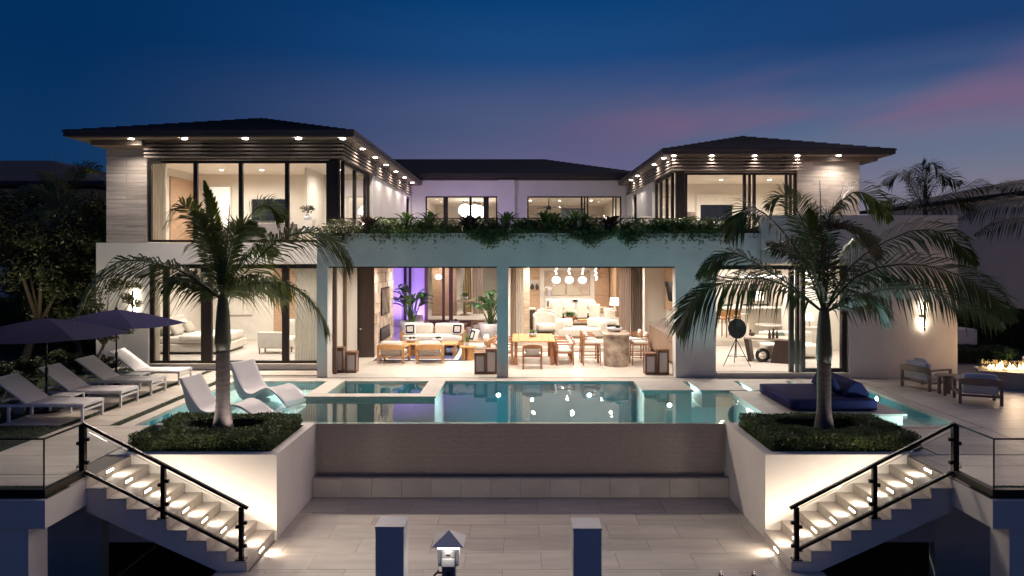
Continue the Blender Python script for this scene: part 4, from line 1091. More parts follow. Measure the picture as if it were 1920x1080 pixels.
def hedge(label, x0, x1, y0, y1, z0, z1, n, size=.024, hole=None, seed=1, m=None):
    r = random.Random(seed)
    t = thing('hedge', label, 'hedge', ((x0 + x1) / 2, (y0 + y1) / 2, z0))
    core = MB(); e = .04
    if hole:
        hx, hy, ax, ay = hole
        core.box(x0 + e, hx - ax * .9, y0 + e, y1 - e, z0, z1 - e); core.box(hx + ax * .9, x1 - e, y0 + e, y1 - e, z0, z1 - e)
        core.box(hx - ax * .9, hx + ax * .9, y0 + e, hy - ay * .9, z0, z1 - e); core.box(hx - ax * .9, hx + ax * .9, hy + ay * .9, y1 - e, z0, z1 - e)
    else: core.box(x0 + e, x1 - e, y0 + e, y1 - e, z0, z1 - e)
    core.build('branches', mat('hedge_core', (.012, .016, .007), .9), t, world=True)
    lv = MB(); leaves_on_box(lv, x0, x1, y0, y1, z0 + .02, z1, n, size, r, hole)
    if hole:
        for _ in range(int(n * .10)):
            a = r.uniform(0, 6.283); z = r.uniform(z0, z1); c = Vector((hole[0] + hole[2] * math.cos(a), hole[1] + hole[3] * math.sin(a), z))
            s = size; u = Vector((r.gauss(0, 1), r.gauss(0, 1), r.gauss(0, 1))).normalized(); b = u.cross(Vector((r.gauss(0, 1), r.gauss(0, 1), r.gauss(0, 1)))).normalized()
            lv._add([c - u * s, c - b * s * .45, c + u * s, c + b * s * .45], [(0, 1, 2, 3)])
    o = lv.build('foliage', m or leaf_hedge, t, world=True, recalc=False); o['kind'] = 'stuff'
    return t
hedge('low clipped green hedge round the palm by the sun loungers', -6.72, -4.30, 12.24, 14.02, -.09, .25, 34000, .021, (X(425, 13.35), 13.30, .80, .50), 4)
hedge('low clipped green hedge round the palm by the navy daybed', 4.36, 6.92, 12.24, 14.02, -.09, .25, 34000, .021, (X(1545, 13.35) - .1, 13.30, .85, .50), 5)
# small path lamp in the left hedge
t = thing('path_lamp', 'small pale post lamp standing in the clipped hedge', 'path lamp', (X(299, 12.7), 12.7, .2))
MB().cyl((0, 0, -.2), (0, 0, .15), .02, .02, 10).build('post', stucco_white, t); MB().box(-.05, .05, -.04, .04, .13, .16).build('head', stucco_white, t)
# palm uplights
for (px, dx) in ((418, -.42), (418, .38), (1545, .34)):
    t = thing('palm_uplight', 'tiny uplight at the foot of a planter palm', 'uplight', (X(px, PD) + dx, 13.15, -.09), group='palm uplights')
    MB().lathe([(.03, 0), (.035, .05), (.03, .07)], n=12).build('body', metal_dark, t)
    MB().cyl((0, 0, .071), (0, 0, .076), .026, .026, 12).build('lens', mat('uplight_glow', (.9, .9, .9), .5, emit=(.95, .92, 1), estr=6), t)
    spot(t, (0, 0, .10), UPL if px == 418 else UPL * .4, (-dx * .25, .30 if px == 418 else .1, 1), 100, .8, (1, .88, .86), .02)

# ---- leafy crowns
def leaf_cloud(mb, c, rad, n, size, r, flat=.8):
    for _ in range(n):
        d = Vector((r.gauss(0, 1), r.gauss(0, 1), r.gauss(0, 1))).normalized() * (r.random() ** .45)
        p = Vector((c[0] + d.x * rad[0], c[1] + d.y * rad[1], c[2] + d.z * rad[2]))
        s = size * r.uniform(.6, 1.4); a = Vector((r.gauss(0, 1), r.gauss(0, 1), r.gauss(0, .6))).normalized(); b = a.cross(Vector((r.gauss(0, 1), r.gauss(0, 1), r.gauss(0, 1)))).normalized()
        mb._add([p - a * s, p - b * s * .42, p + a * s, p + b * s * .42], [(0, 1, 2, 3)])
def tree(label, base, clumps, trunk_r=.08, size=.07, m=None, seed=1, dens=60, trunk_m=None, name='tree', cat='tree', group=None):
    r = random.Random(seed); t = thing(name, label, cat, base, group=group)
    tr_ = MB(); b = Vector(base)
    top = Vector((sum(c[0] for c, _ in clumps) / len(clumps), sum(c[1] for c, _ in clumps) / len(clumps), min(c[2] for c, _ in clumps)))
    fork = b.lerp(top, .75)
    tr_.tube([b, b.lerp(fork, .5) + Vector((r.uniform(-.06, .06), 0, 0)), fork], [trunk_r, trunk_r * .85, trunk_r * .7], 9)
    for c, rad in clumps: tr_.tube([fork, fork.lerp(Vector(c), .55) + Vector((0, 0, .1)), Vector(c)], [trunk_r * .55, trunk_r * .35, trunk_r * .12], 6)
    tr_.build('trunk', trunk_m or bark, t, smooth=True, world=True)
    lv = MB()
    for c, rad in clumps:
        for q in range(7):
            d = Vector((r.gauss(0, 1), r.gauss(0, 1), r.gauss(0, 1))).normalized() * r.uniform(.3, .9)
            cc = (c[0] + d.x * rad[0], c[1] + d.y * rad[1], c[2] + d.z * rad[2]); k = r.uniform(.32, .55)
            leaf_cloud(lv, cc, [x * k for x in rad], int(dens * r.uniform(.6, 1.4)), size, r)
    lv.build('crown', m or leaf_dark, t, world=True, recalc=False)
    return t
def PT(px, py, d): return (X(px, d), d, Z(py, d))
leaf_night = mat('leaf_night', (.040, .052, .020), .55, var=.6, vscale=1.5, transl=.15)
# trees beyond the loungers
tree('broad dark tree behind the navy umbrella nearer the dock', PT(40, 690, 21.0)[:2] + (0,), [((X(px, 21.5), 21.5 + k * .3, Z(py, 21.5)), (1.1, 1.0, 1.0)) for k, (px, py) in enumerate([(10, 430), (70, 440), (30, 510), (95, 520), (-30, 480), (60, 580), (0, 580), (120, 590), (-50, 560)])], .14, .065, leaf_night, 21, 420)
tree('bushy dark tree close to the corner of the wing behind the umbrellas', PT(150, 660, 22.4)[:2] + (0,), [((X(px, 22.6), 22.6, Z(py, 22.6)), (.75, .6, .75)) for px, py in [(150, 500), (115, 470), (165, 450), (130, 540), (175, 540), (100, 560), (150, 590), (180, 610), (110, 620)]], .10, .06, leaf_night, 22, 380)
tree('slender pale trunked tree with loose leaves before the sconce wall', PT(165, 700, 20.2)[:2] + (0,), [((X(px, 20.2), 20.2, Z(py, 20.2)), rad) for px, py, rad in [(205, 545, (.55, .4, .4)), (235, 530, (.5, .35, .3)), (180, 570, (.5, .4, .3)), (250, 560, (.35, .3, .25)), (150, 610, (.4, .3, .25)), (225, 620, (.4, .3, .2)), (190, 630, (.4, .3, .2))]], .065, .045, mat('leaf_pale', (.09, .09, .045), .5, var=.5, vscale=3, transl=.25), 23, 55, mat('bark_pale', (.42, .34, .26), .8, var=.25, vscale=4))
tree('dense dark tree against the neighbour roof beyond the loungers', (X(30, 27), 27, 0), [((X(px, 27), 27, Z(py, 27)), (1.3, 1.0, 1.1)) for px, py in [(-10, 400), (60, 390), (130, 430), (40, 460), (180, 430), (100, 500), (170, 520), (190, 470), (150, 400)]], .16, .08, leaf_dark, 24, 420)
for i, (px, py, d, s) in enumerate([(15, 690, 17.6, .5), (150, 690, 20.4, .45), (195, 688, 20.6, .35), (105, 690, 20.8, .5), (60, 690, 19.8, .5), (-10, 660, 19, .6)]):
    c = (X(px, d), d, s * .45)
    tree(['low dark shrub at the lawn edge beyond the outermost lounger', 'low leafy shrub at the foot of the pale trunked tree', 'small shrub against the wing wall behind the loungers', 'round dark shrub under the bushy corner tree', 'wide dark shrub under the broad tree', 'tall dark shrub at the lawn edge behind the umbrella nearer the dock'][i], (c[0], c[1], -.01), [((c[0] + dx, c[1], c[2] + dz), (s * .7, s * .6, s * .5)) for dx, dz in ((-.25, 0), (.25, .05), (0, .15))], .03, .05, leaf_night, 30 + i, 90, name='shrub', cat='shrub')
# palms of the garden behind
palm('slim garden palm with pale trunk standing beyond the loungers', (X(118, 24), 24.0, 0), Z(405, 24), [
    ([(95, 370, .2), (50, 350, .3), (5, 365, .4)], dict(tw=35, dr=.8, leaf=.7)), ([(130, 360, .2), (150, 320, .3), (190, 312, .4)], dict(tw=50, dr=.5, leaf=.7)),
    ([(140, 385, -.2), (180, 365, -.3), (230, 385, -.3)], dict(tw=35, dr=.9, leaf=.7)), ([(100, 395, -.2), (60, 395, -.3), (30, 440, -.3)], dict(tw=30, dr=.9, leaf=.7)),
    ([(108, 370, .1), (100, 340, .2), (70, 320, .2)], dict(tw=50, dr=.5, leaf=.6)), ([(125, 400, -.8), (150, 400, -1.2), (170, 440, -1.4)], dict(tw=30, dr=.9, leaf=.6)), ([(110, 400, -.8), (100, 410, -1.2), (90, 450, -1.4)], dict(tw=30, dr=.9, leaf=.6))],
    r0=.2, r1=.11, shaft=1.0, m=leaf_palm, spear=(104, 290), seed=12)
RP = [  # palms on the other side
    ('garden palm with arching fronds rising over the blank side wall', (X(1735, 27), 27, 0), Z(392, 27), [
        ([(1715, 360, 0), (1690, 325, 0), (1660, 345, 0)], dict(tw=40, dr=.6, leaf=.8, m=leaf_palm)), ([(1745, 360, .2), (1770, 330, .3), (1800, 345, .4)], dict(tw=50, dr=.5, leaf=.8)),
        ([(1760, 375, 0), (1810, 350, 0), (1860, 350, 0)], dict(tw=40, dr=.6, leaf=.9)), ([(1715, 385, 0), (1680, 370, 0), (1650, 385, 0)], dict(tw=30, dr=.8, leaf=.7)), ([(1735, 350, .3), (1730, 320, .4), (1742, 312, .5)], dict(tw=60, dr=.4, leaf=.6)),
        ([(1770, 385, 0), (1800, 375, 0), (1830, 395, 0)], dict(tw=30, dr=.8, leaf=.7)), ([(1722, 365, .3), (1715, 340, .5), (1695, 318, .6)], dict(tw=50, dr=.4, leaf=.6))]),
    ('far dark palm silhouetted above the neighbouring roof', (X(1735, 48), 48, 0), Z(345, 48), [
        ([(1725, 325, 0), (1710, 318, 0), (1695, 335, 0)], dict(tw=40, dr=.8, leaf=1.0)), ([(1740, 320, 0), (1748, 305, 0), (1760, 315, 0)], dict(tw=40, dr=.8, leaf=1.0)), ([(1750, 330, 0), (1765, 325, 0), (1775, 345, 0)], dict(tw=40, dr=.8, leaf=1.0)), ([(1735, 320, .5), (1728, 308, .8), (1735, 300, 1)], dict(tw=60, dr=.4, leaf=.8))]),
    ('garden palm beside the neighbour wall with fronds over the hedge', (X(1975, 24), 24, 0), Z(415, 24), [
        ([(1940, 380, 0), (1880, 378, 0), (1800, 410, 0)], dict(tw=35, dr=.7, leaf=.8)), ([(1940, 410, 0), (1890, 412, 0), (1830, 440, 0)], dict(tw=30, dr=.7, leaf=.7)), ([(1950, 370, .2), (1920, 345, .3), (1870, 350, .3)], dict(tw=45, dr=.6, leaf=.8))]),
]
for i, (lab, b, zc, fr_) in enumerate(RP): palm(lab, b, zc, fr_, r0=.2, r1=.12, shaft=1.0, m=leaf_palm2, seed=40 + i, pairs=40)
# neighbour houses
nb = thing('neighbour_house', 'tall plain neighbouring house wall under a dark roof behind the hedge', 'house', (18.6, 30, 0))
MB().box(18.5, 30, 24, 37.5, -.02, 5.55).build('wall', stucco_white, nb, world=True)
rf = MB(); rf._add([(18.15, 23.6, 5.56), (30.3, 23.6, 5.56), (30.3, 38, 5.56), (18.15, 38, 5.56), (23.5, 28, 6.9), (26, 28, 6.9), (26, 34, 6.9), (23.5, 34, 6.9), (18.15, 23.6, 5.7), (30.3, 23.6, 5.7), (30.3, 38, 5.7), (18.15, 38, 5.7)],
        [(0, 3, 2, 1), (0, 1, 9, 8), (1, 2, 10, 9), (2, 3, 11, 10), (3, 0, 8, 11), (8, 9, 5, 4), (9, 10, 6, 5), (10, 11, 7, 6), (11, 8, 4, 7), (4, 5, 6, 7)])
rf.build('roof', roof_m, nb, world=True)
nb = thing('neighbour_house', 'low neighbouring house with a broad dark hip roof beyond the garden trees', 'house', (X(60, 34), 36, 0))
MB().box(X(-300, 34), X(170, 34), 34.5, 44, -.02, 6.6).build('wall', stucco_tan, nb, world=True)
xa, xb_ = X(-340, 33), X(196, 33); za = Z(345, 33)
rf = MB(); rf._add([(xa, 33, za), (xb_, 33, za), (xb_, 46, za), (xa, 46, za), (xa + 5, 38, za + 1.75), (X(98, 38), 38, za + 1.75), (X(98, 38), 41, za + 1.75), (xa + 5, 41, za + 1.75), (xa, 33, za + .15), (xb_, 33, za + .15), (xb_, 46, za + .15), (xa, 46, za + .15)],
        [(0, 3, 2, 1), (0, 1, 9, 8), (1, 2, 10, 9), (2, 3, 11, 10), (3, 0, 8, 11), (8, 9, 5, 4), (9, 10, 6, 5), (10, 11, 7, 6), (11, 8, 4, 7), (4, 5, 6, 7)])
rf.build('roof', roof_m, nb, world=True)
# hedges of the garden
hedge('tall dark boundary hedge before the neighbour wall', 13.0, 24, 25.2, 26.6, 0, 1.35, 22000, .055, None, 9, leaf_dark)
hedge('low dark hedge beside the pale garden wall', 12.2, 15.6, 22.2, 23.3, 0, .42, 8000, .04, None, 10, leaf_dark)
hedge('tall dark boundary hedge behind the sun loungers', -24, -13.2, 24.5, 26, 0, 1.8, 22000, .055, None, 11, leaf_dark)
tag(MB().box(12.08, 15.15, 23.5, 24.6, -.02, .92).build('garden_wall', stucco_tan, bevel=.01), 'low plain stucco garden wall beside the blank house wall', 'wall')
t = tree('small uplit shrub near the fire table', (X(1885, 21), 21, 0), [((X(1885 + dx, 21), 21, .35 + dz), (.25, .25, .2)) for dx, dz in ((-8, 0), (8, .05), (0, .15))], .02, .045, leaf_lit, 50, 40, name='shrub', cat='shrub')
gl = thing('garden_spotlight', 'small garden spotlight under the uplit shrub', 'spotlight', (X(1885, 21) , 20.8, 0)); MB().lathe([(.03, 0), (.04, .08), (.03, .1)], n=10).build('body', metal_dark, gl); spot(gl, (0, 0, .12), 6, (0, .35, 1), 110, 1, (1, .93, .75), .03)
gl = thing('garden_spotlight', 'small added fill spotlight at the foot of the broad dark tree', 'spotlight', (X(8, 20), 20, 0)); MB().lathe([(.03, 0), (.04, .08), (.03, .1)], n=10).build('body', metal_dark, gl); spot(gl, (0, 0, .12), 380, (.3, .15, 1), 140, 1, (1, .86, .55), .03)  # added lamp that lifts the dark foliage beyond the loungers
gl = thing('garden_spotlight', 'small added fill spotlight at the foot of the slim garden palm', 'spotlight', (X(118, 23.2), 23.2, 0)); MB().lathe([(.03, 0), (.04, .08), (.03, .1)], n=10).build('body', metal_dark, gl); spot(gl, (0, 0, .12), 420, (-.05, .15, 1), 100, 1, (1, .84, .6), .03)  # added lamp too, brightening the palm and the trees behind it

# ---- planting on the loggia beam
def rosette(name, m, n, L_, w, lift, seed, spread=1.0):
    r = random.Random(seed); mb = MB()
    for k in range(n):
        a = k * 2.399 + r.uniform(-.2, .2); u = k / n
        el = R(82 - 62 * u * spread) + r.uniform(-.08, .08); ln = L_ * (.62 + .38 * u) * r.uniform(.85, 1.1)
        d = Vector((math.cos(a) * math.cos(el), math.sin(a) * math.cos(el), math.sin(el))); s = d.cross(Vector((0, 0, 1))).normalized() * w
        p0 = Vector((0, 0, .03)); p1 = p0 + d * ln * .5; p2 = p1 + (d * .45 + Vector((math.cos(a) * .08, math.sin(a) * .08, -.10 * (1 + u)))) * ln * .75; p3 = p2 + (d * .15 + Vector((math.cos(a) * .12, math.sin(a) * .12, -.12 * (1 + u)))) * ln * .6
        mb._add([p0 - s * .7, p0 + s * .7, p1 + s, p1 - s, p2 + s * .75, p2 - s * .75, p3], [(0, 1, 2, 3), (3, 2, 4, 5), (5, 4, 6)])
    return mb
BY = 19.95; BZ = 3.86
def plant(proto, px, y, z, label, group, sc=1.0, rz=None):
    o = proto if 'placed' not in proto.keys() else copy_tree(proto)
    proto['placed'] = 1
    o.location = (X(px, y), y, z); o.scale = (sc,) * 3; o.rotation_euler = (0, 0, rnd.uniform(0, 6.28) if rz is None else rz)
    o['label'] = label; o['group'] = group
    return o
def proto_rosette(*a, m, name='bromeliad'):
    t = thing(name, 'x', 'plant'); rosette(*a).build('leaves', m, t, recalc=False); MB().lathe([(.05, -.1), (.04, .04), (.01, .08)], n=8).build('stem', crownshaft_m, t); return t
red_p = proto_rosette('b', 0, 34, .62, .040, 0, 1, m=leaf_red)
for i, px in enumerate((692, 880, 1145)): plant(red_p, px, 19.80, BZ + .16, 'large burgundy bromeliad among the green plants on the loggia beam', 'burgundy bromeliads on the beam', rnd.uniform(1.3, 1.5))
gr_p = proto_rosette('b', 0, 26, .46, .026, 0, 2, m=leaf_lit)
for i, px in enumerate((762, 792, 806, 950, 975, 1000, 1022, 1038, 1052, 1078, 1095, 1100, 1238, 1250, 1262, 1285, 990, 1030, 1062)):
    up = px in (762, 806, 950, 1022, 1038, 1078, 1095)
    plant(gr_p, px, 19.88 + rnd.uniform(-.14, .22), BZ + (.36 if up else .16), 'green strap leaved bromeliad on the loggia beam', 'green bromeliads on the beam', rnd.uniform(1.25, 1.6))
def bush(seed, w, h, hang, m, n=1700, size=.030):
    r = random.Random(seed); t = thing('trailing_shrub', 'x', 'shrub'); mb = MB()
    for _ in range(n):
        u = r.gauss(0, .42) * w; v = min(1.05, abs(r.gauss(0, .5))) * h
        if r.random() < hang: q_ = abs(r.gauss(0, .13)); p = Vector((u * .75 * max(.25, 1 - q_ * 2), -.27 - r.random() * .07, .16 - q_))
        else: p = Vector((u, r.gauss(0, .16), v * max(.1, 1 - (u / w) ** 2)))
        s = size * r.uniform(.6, 1.5); a = Vector((r.gauss(0, 1), r.gauss(0, 1), r.gauss(0, 1))).normalized(); b = a.cross(Vector((r.gauss(0, 1), r.gauss(0, 1), r.gauss(0, 1)))).normalized()
        mb._add([p - a * s * 1.5, p - b * s * .4, p + a * s * 1.5, p + b * s * .4], [(0, 1, 2, 3)])
    mb.build('foliage', m, t, recalc=False); o = MB()
    for k in range(7): o.tube([(r.uniform(-.3, .3) * w, 0, -.02), (r.uniform(-.5, .5) * w, r.uniform(-.1, .1), .5 * h)], [.008, .003], 4)
    o.build('twigs', bark, t); return t
leaf_trail = mat('leaf_trailing', (.080, .145, .045), .5, var=.5, vscale=5, transl=.2, rand=.2)
bp1 = bush(1, .75, .42, .35, leaf_trail); bp2 = bush(2, .8, .40, .06, mat('leaf_bush', (.12, .18, .045), .5, var=.5, vscale=5, transl=.2, rand=.2)); bp3 = bush(3, .7, .42, .22, mat('leaf_olive', (.07, .075, .035), .5, var=.5, vscale=5, transl=.2, rand=.2))
for px in (635, 650): plant(bp3, px, 19.95, BZ, 'pale olive trailing shrub at the larger wing end of the beam', 'olive trailing shrubs', rnd.uniform(1.1, 1.3), 0)
for px in (915, 925, 1100, 1112, 1178): plant(bp1, px, 19.92, BZ, 'dark green trailing shrub spilling over the loggia beam', 'trailing shrubs on the beam', rnd.uniform(1.1, 1.4), 0)
for px in (715, 740, 775, 815, 850, 900, 960, 1010, 1160, 1205, 1240, 1270, 1300, 1340, 1050): plant(bp2, px, 19.98, BZ, 'bushy low green shrub on the loggia beam', 'bushy shrubs on the beam', rnd.uniform(1.1, 1.4), 0)
b4 = copy_tree(bp3)
for i, px in enumerate((1320, 1355, 1385, 1410)):
    o = b4 if i == 0 else copy_tree(b4); o.location = (X(px, 19.95), 19.95, BZ); o['label'] = 'straggly olive shrub hanging over the smaller wing end of the beam'; o['group'] = 'straggly shrubs'; o.scale = (1, 1, 1.1)
ln = proto_rosette('b', 0, 40, .85, .014, 0, 7, m=leaf_dark, name='yucca')
plant(ln, 1392, 19.85, BZ + .25, 'spiky long leaved yucca at the smaller wing end of the beam', None, 1.0)
for o in list(bpy.data.objects):
    if 'placed' in o.keys(): del o['placed']
# glass balustrade behind the planting
t = thing('balustrade', 'frameless glass balustrade with thin dark rail behind the beam plants', 'balustrade', (0, 20.6, 3.41))
MB().bar((-5.3, 20.6, 4.44), (6.6, 20.6, 4.44), .025, .022).build('rail', metal_dark, t, world=True)
for i in range(8):
    a, b = -5.3 + i * 1.487 + .01, -5.3 + (i + 1) * 1.487 - .01
    MB()._add([(a, 20.6, 3.43), (b, 20.6, 3.43), (b, 20.6, 4.43), (a, 20.6, 4.43)], [(0, 1, 2, 3)]).build('glass_panel', rail_glass, t, world=True)

# ================================================================== TERRACE FURNITURE
# ---- sun loungers
def lounger_proto():
    t = thing('sun_lounger', 'x', 'sun lounger'); W = .36; zs = .36
    fr = MB()
    for sy in (-1, 1): fr.bar((-1.98, sy * (W - .02), zs - .03), (0, sy * (W - .02), zs - .03), .035, .05)
    fr.bar((-.02, -W, zs - .03), (-.02, W, zs - .03), .035, .05); fr.bar((-1.97, -W, zs - .03), (-1.97, W, zs - .03), .035, .05)
    fr.bar((-.03, -W, zs - .13), (-.03, W, zs - .13), .03, .04)
    fr.build('frame', white_paint, t)
    for x in (-.03, -1.52):
        for sy in (-1, 1): MB().box(x - .022, x + .022, sy * (W - .02) - .022, sy * (W - .02) + .022, 0, zs - .055).build('leg', white_paint, t)
    c = R(37); L_ = .84; bx = -1.16
    MB().obox((bx / 2 - .0, 0, zs + .002), (abs(bx) - .02, 2 * W - .07, .012)).build('seat_sling', sling_m, t)
    ce = (bx - L_ / 2 * math.cos(c), 0, zs + .01 + L_ / 2 * math.sin(c))
    bk = MB().obox(ce, (L_, 2 * W - .05, .014), (0, c, 0)).build('backrest', sling_m, t)
    b2 = MB()
    for sy in (-1, 1): b2.bar((bx, sy * (W - .02), zs), (bx - L_ * math.cos(c), sy * (W - .02), zs + L_ * math.sin(c)), .032, .034)
    b2.bar((bx - L_ * math.cos(c), -W, zs + L_ * math.sin(c)), (bx - L_ * math.cos(c), W, zs + L_ * math.sin(c)), .032, .034)
    b2.build('back_frame', white_paint, bk)
    st = MB()
    for sy in (-.8, .8): st.bar((bx - .5 * math.cos(c), sy * W, zs + .5 * math.sin(c)), (-1.78, sy * W, zs - .05), .018)
    st.build('prop', steel, t)
    for sy in (-1, 1): MB().cyl((-1.80, sy * W - .03 * sy, .13), (-1.80, sy * W + .02 * sy, .13), .125, .125, 20).build('wheel', mat('wheel_grey', (.35, .32, .34), .5), t)
    return t
lp = lounger_proto()
labs = ['white sling sun lounger nearest the stairs railing', 'white sling sun lounger second in the row from the stairs railing', 'white sling sun lounger third in the row from the stairs railing', 'white sling sun lounger closest to the bedroom windows']
for i, y in enumerate((14.72, 16.10, 17.40, 18.80)):
    o = lp if i == 0 else copy_tree(lp); o.location = (-8.80, y, 0); o['label'] = labs[i]; o['group'] = 'sun loungers in a row'
def side_table(x, y, label):
    t = thing('side_table', label, 'side table', (x, y, 0), group='side tables between the loungers')
    for k in range(5): MB().box(-.24, .24, -.24 + k * .098, -.24 + k * .098 + .088, .34, .36).build('slat', white_paint, t)
    for a in (-1, 1):
        for b in (-1, 1): MB().box(a * .22 - .018, a * .22 + .018, b * .22 - .018, b * .22 + .018, 0, .339).build('leg', white_paint, t)
side_table(-9.80, 15.42, 'low white slatted side table between the first two loungers'); side_table(-9.75, 18.1, 'low white slatted side table between the last two loungers')
# ---- umbrellas
def umbrella(x, y, label, rot):
    t = thing('umbrella', label, 'umbrella', (x, y, 0), rot, 'navy umbrellas')
    MB().tube([(0, 0, 0), (0, 0, .85)], .024, 12).tube([(0, 0, .85), (0, 0, 1.95)], .019, 12).build('pole', metal_dark, t, smooth=True)
    MB().lathe([(.26, 0), (.26, .04), (.06, .07), (.05, .25), (.028, .26)], n=24).build('base', metal_dark, t)
    MB().cyl((0, 0, .82), (0, 0, .95), .034, .034, 12).build('collar', metal_dark, t)
    n = 6; Rr = 1.62; zt_, ze = 2.02, 1.66; v = []; 
    for k in range(n):
        a0, a1 = 2 * math.pi * k / n, 2 * math.pi * (k + 1) / n
        mb = MB(); m = 6; vs = []; fs = []
        for i in range(m + 1):
            u = i / m
            for j in range(5):
                w = j / 4; a = a0 + (a1 - a0) * w
                cx = (math.cos(a0) * (1 - w) + math.cos(a1) * w) * Rr * u; cy_ = (math.sin(a0) * (1 - w) + math.sin(a1) * w) * Rr * u
                vs.append((cx, cy_, zt_ + (ze - zt_) * u - .035 * math.sin(math.pi * w) * u + .03 * math.sin(math.pi * u)))
        for i in range(m):
            for j in range(4): fs.append((i * 5 + j, i * 5 + j + 1, (i + 1) * 5 + j + 1, (i + 1) * 5 + j))
        mb._add(vs, fs); mb.build('canopy_panel', umbrella_m, t, recalc=False, smooth=True)
        MB().bar((0, 0, zt_ - .02), (Rr * math.cos(a0), Rr * math.sin(a0), ze - .02), .016, .012).build('rib', metal_dark, t)
        MB().bar((0, 0, zt_ - .42), (Rr * .5 * math.cos(a0), Rr * .5 * math.sin(a0), zt_ - .19), .012, .012).build('strut', metal_dark, t)
    MB().lathe([(.03, 0), (.03, .04), (.012, .06)], (0, 0, zt_ - .005), 10).build('finial', metal_dark, t)
umbrella(-10.2, 15.35, 'open navy umbrella between the two loungers nearest the stairs', .35)
umbrella(-10.05, 17.75, 'open navy umbrella between the two loungers by the house wall', .2)
# ---- in-pool chaises
def chaise(loc, rz, label):
    t = thing('pool_chaise', label, 'pool lounger', loc, rz, 'white in-pool loungers')
    pr = crom([Vector((a, 0, b)) for a, b in ((-.92, .80), (-.80, .60), (-.62, .32), (-.42, .13), (-.20, .10), (.05, .20), (.28, .28), (.52, .22), (.76, .06), (.96, -.10))], 44)
    vs = []; fs = []; W = .36; m = len(pr); nw = 8
    for i, p in enumerate(pr):
        tn = (pr[min(i + 1, m - 1)] - pr[max(i - 1, 0)]).normalized(); nr = Vector((-tn.z, 0, tn.x)); u = i / (m - 1)
        th = .05 + .20 * math.exp(-((u - .30) / .16) ** 2) 
        for j in range(nw + 1):
            w = -1 + 2 * j / nw; vs.append((p.x, w * W, p.z - .02 * (1 - w * w)))
        for j in range(nw + 1):
            w = 1 - 2 * j / nw; q = p - nr * th; vs.append((q.x, w * W * .97, max(q.z, -.19)))
    k = 2 * (nw + 1)
    for i in range(m - 1):
        for j in range(k): fs.append((i * k + j, i * k + (j + 1) % k, (i + 1) * k + (j + 1) % k, (i + 1) * k + j))
    fs.append(tuple(range(k))); fs.append(tuple(range((m - 1) * k, m * k)))
    MB()._add(vs, fs).build('shell', gel_white, t, smooth=True, bevel=.012)
    for sx in (-.45,): MB().box(sx - .14, sx + .20, -.26, .26, -.20, -.12).build('foot', gel_white, t)
chaise((-6.20, 15.25, -.02), R(-10), 'white curved lounger in the shallow pool close to the hedge')
chaise((-6.02, 17.15, -.02), R(-28), 'white curved lounger in the shallow pool turned towards the spa')
# ---- daybed
t = thing('daybed', 'low navy daybed mattress on the tiled pool platform', 'daybed', (6.78, 16.3, .02))
MB().cush((0, 0, .125), (1.86, 2.05, .23), r=.035, n=6).build('mattress', daybed_m, t, smooth=True)
MB().bar((-.92, -1.02, .03), (.92, -1.02, .03), .012, .012).build('piping', daybed_m, t)
tt = thing('bolster', 'wedge shaped navy bolster along the daybed edge', 'cushion', (7.42, 16.55, .26))
MB().prism([(-.30, .0), (.28, .0), (.28, .07), (.12, .30), (-.02, .34), (-.16, .26)], 'y', -.95, .85).build('body', daybed_m, tt, bevel=.04, smooth=False)
tt = thing('throw_pillow', 'navy pillow with a white stripe leaning on the bolster', 'pillow', (6.99, 15.92, .30), R(8))
MB().cush((0, 0, .17), (.16, .46, .42), (0, R(-35), 0), r=.075, puff=0).build('body', daybed_m, tt, smooth=True)
MB().obox((-.075, -.06, .12), (.012, .035, .40), (0, R(-35), 0)).build('stripe', cushion_m, tt)
# ---- curved-back outdoor armchairs
def armchair_proto(wood, name='armchair', back_h=.62, seat_m=None, W=.40, D=.38):
    t = thing(name, 'x', 'armchair'); seat_m = seat_m or cushion_m
    for sx in (-1, 1):
        MB().box(sx * W - .03, sx * W + .03, -D, -D + .06, 0, .54).build('leg', wood, t, bevel=.008)       # back legs (back of chair = -y)
        MB().box(sx * W - .03, sx * W + .03, D - .06, D, 0, .50).build('leg', wood, t, bevel=.008)
        MB().bar((sx * W, -D, .51), (sx * W, D, .51), .07, .04).build('armrest', wood, t, bevel=.006)
        MB().bar((sx * W, -D, .20), (sx * W, D, .20), .035, .05).build('side_rail', wood, t)
    bk = MB(); n = 12
    vs = []; fs = []
    for i in range(n + 1):
        a = -1 + 2 * i / n; x = a * (W + .03); y = -D - .10 * (1 - a * a) ; 
        for (dy, z) in ((-.02, back_h - .17), (.02, back_h - .17), (.02, back_h + .0 - .05 * a * a), (-.02, back_h - .05 * a * a)): vs.append((x, y + dy, z))
    for i in range(n):
        for j in range(4): fs.append((i * 4 + j, i * 4 + (j + 1) % 4, (i + 1) * 4 + (j + 1) % 4, (i + 1) * 4 + j))
    fs += [(0, 1, 2, 3), (n * 4, n * 4 + 1, n * 4 + 2, n * 4 + 3)]
    bk._add(vs, fs); bk.build('backrest', wood, t, bevel=.006)
    MB().bar((-W, -D + .02, .20), (W, -D + .02, .20), .04, .05).bar((-W, D - .03, .20), (W, D - .03, .20), .04, .05).build('seat_rail', wood, t)
    MB().cush((0, .02, .31), (2 * W - .08, 2 * D - .06, .17), r=.06, puff=.015).build('seat_cushion', seat_m, t, smooth=True)
    MB().cush((0, -D + .10, .52), (2 * W - .12, .17, .36), (R(-10), 0, 0), r=.075).build('back_cushion', seat_m, t, smooth=True)
    return t
ac = armchair_proto(teak)
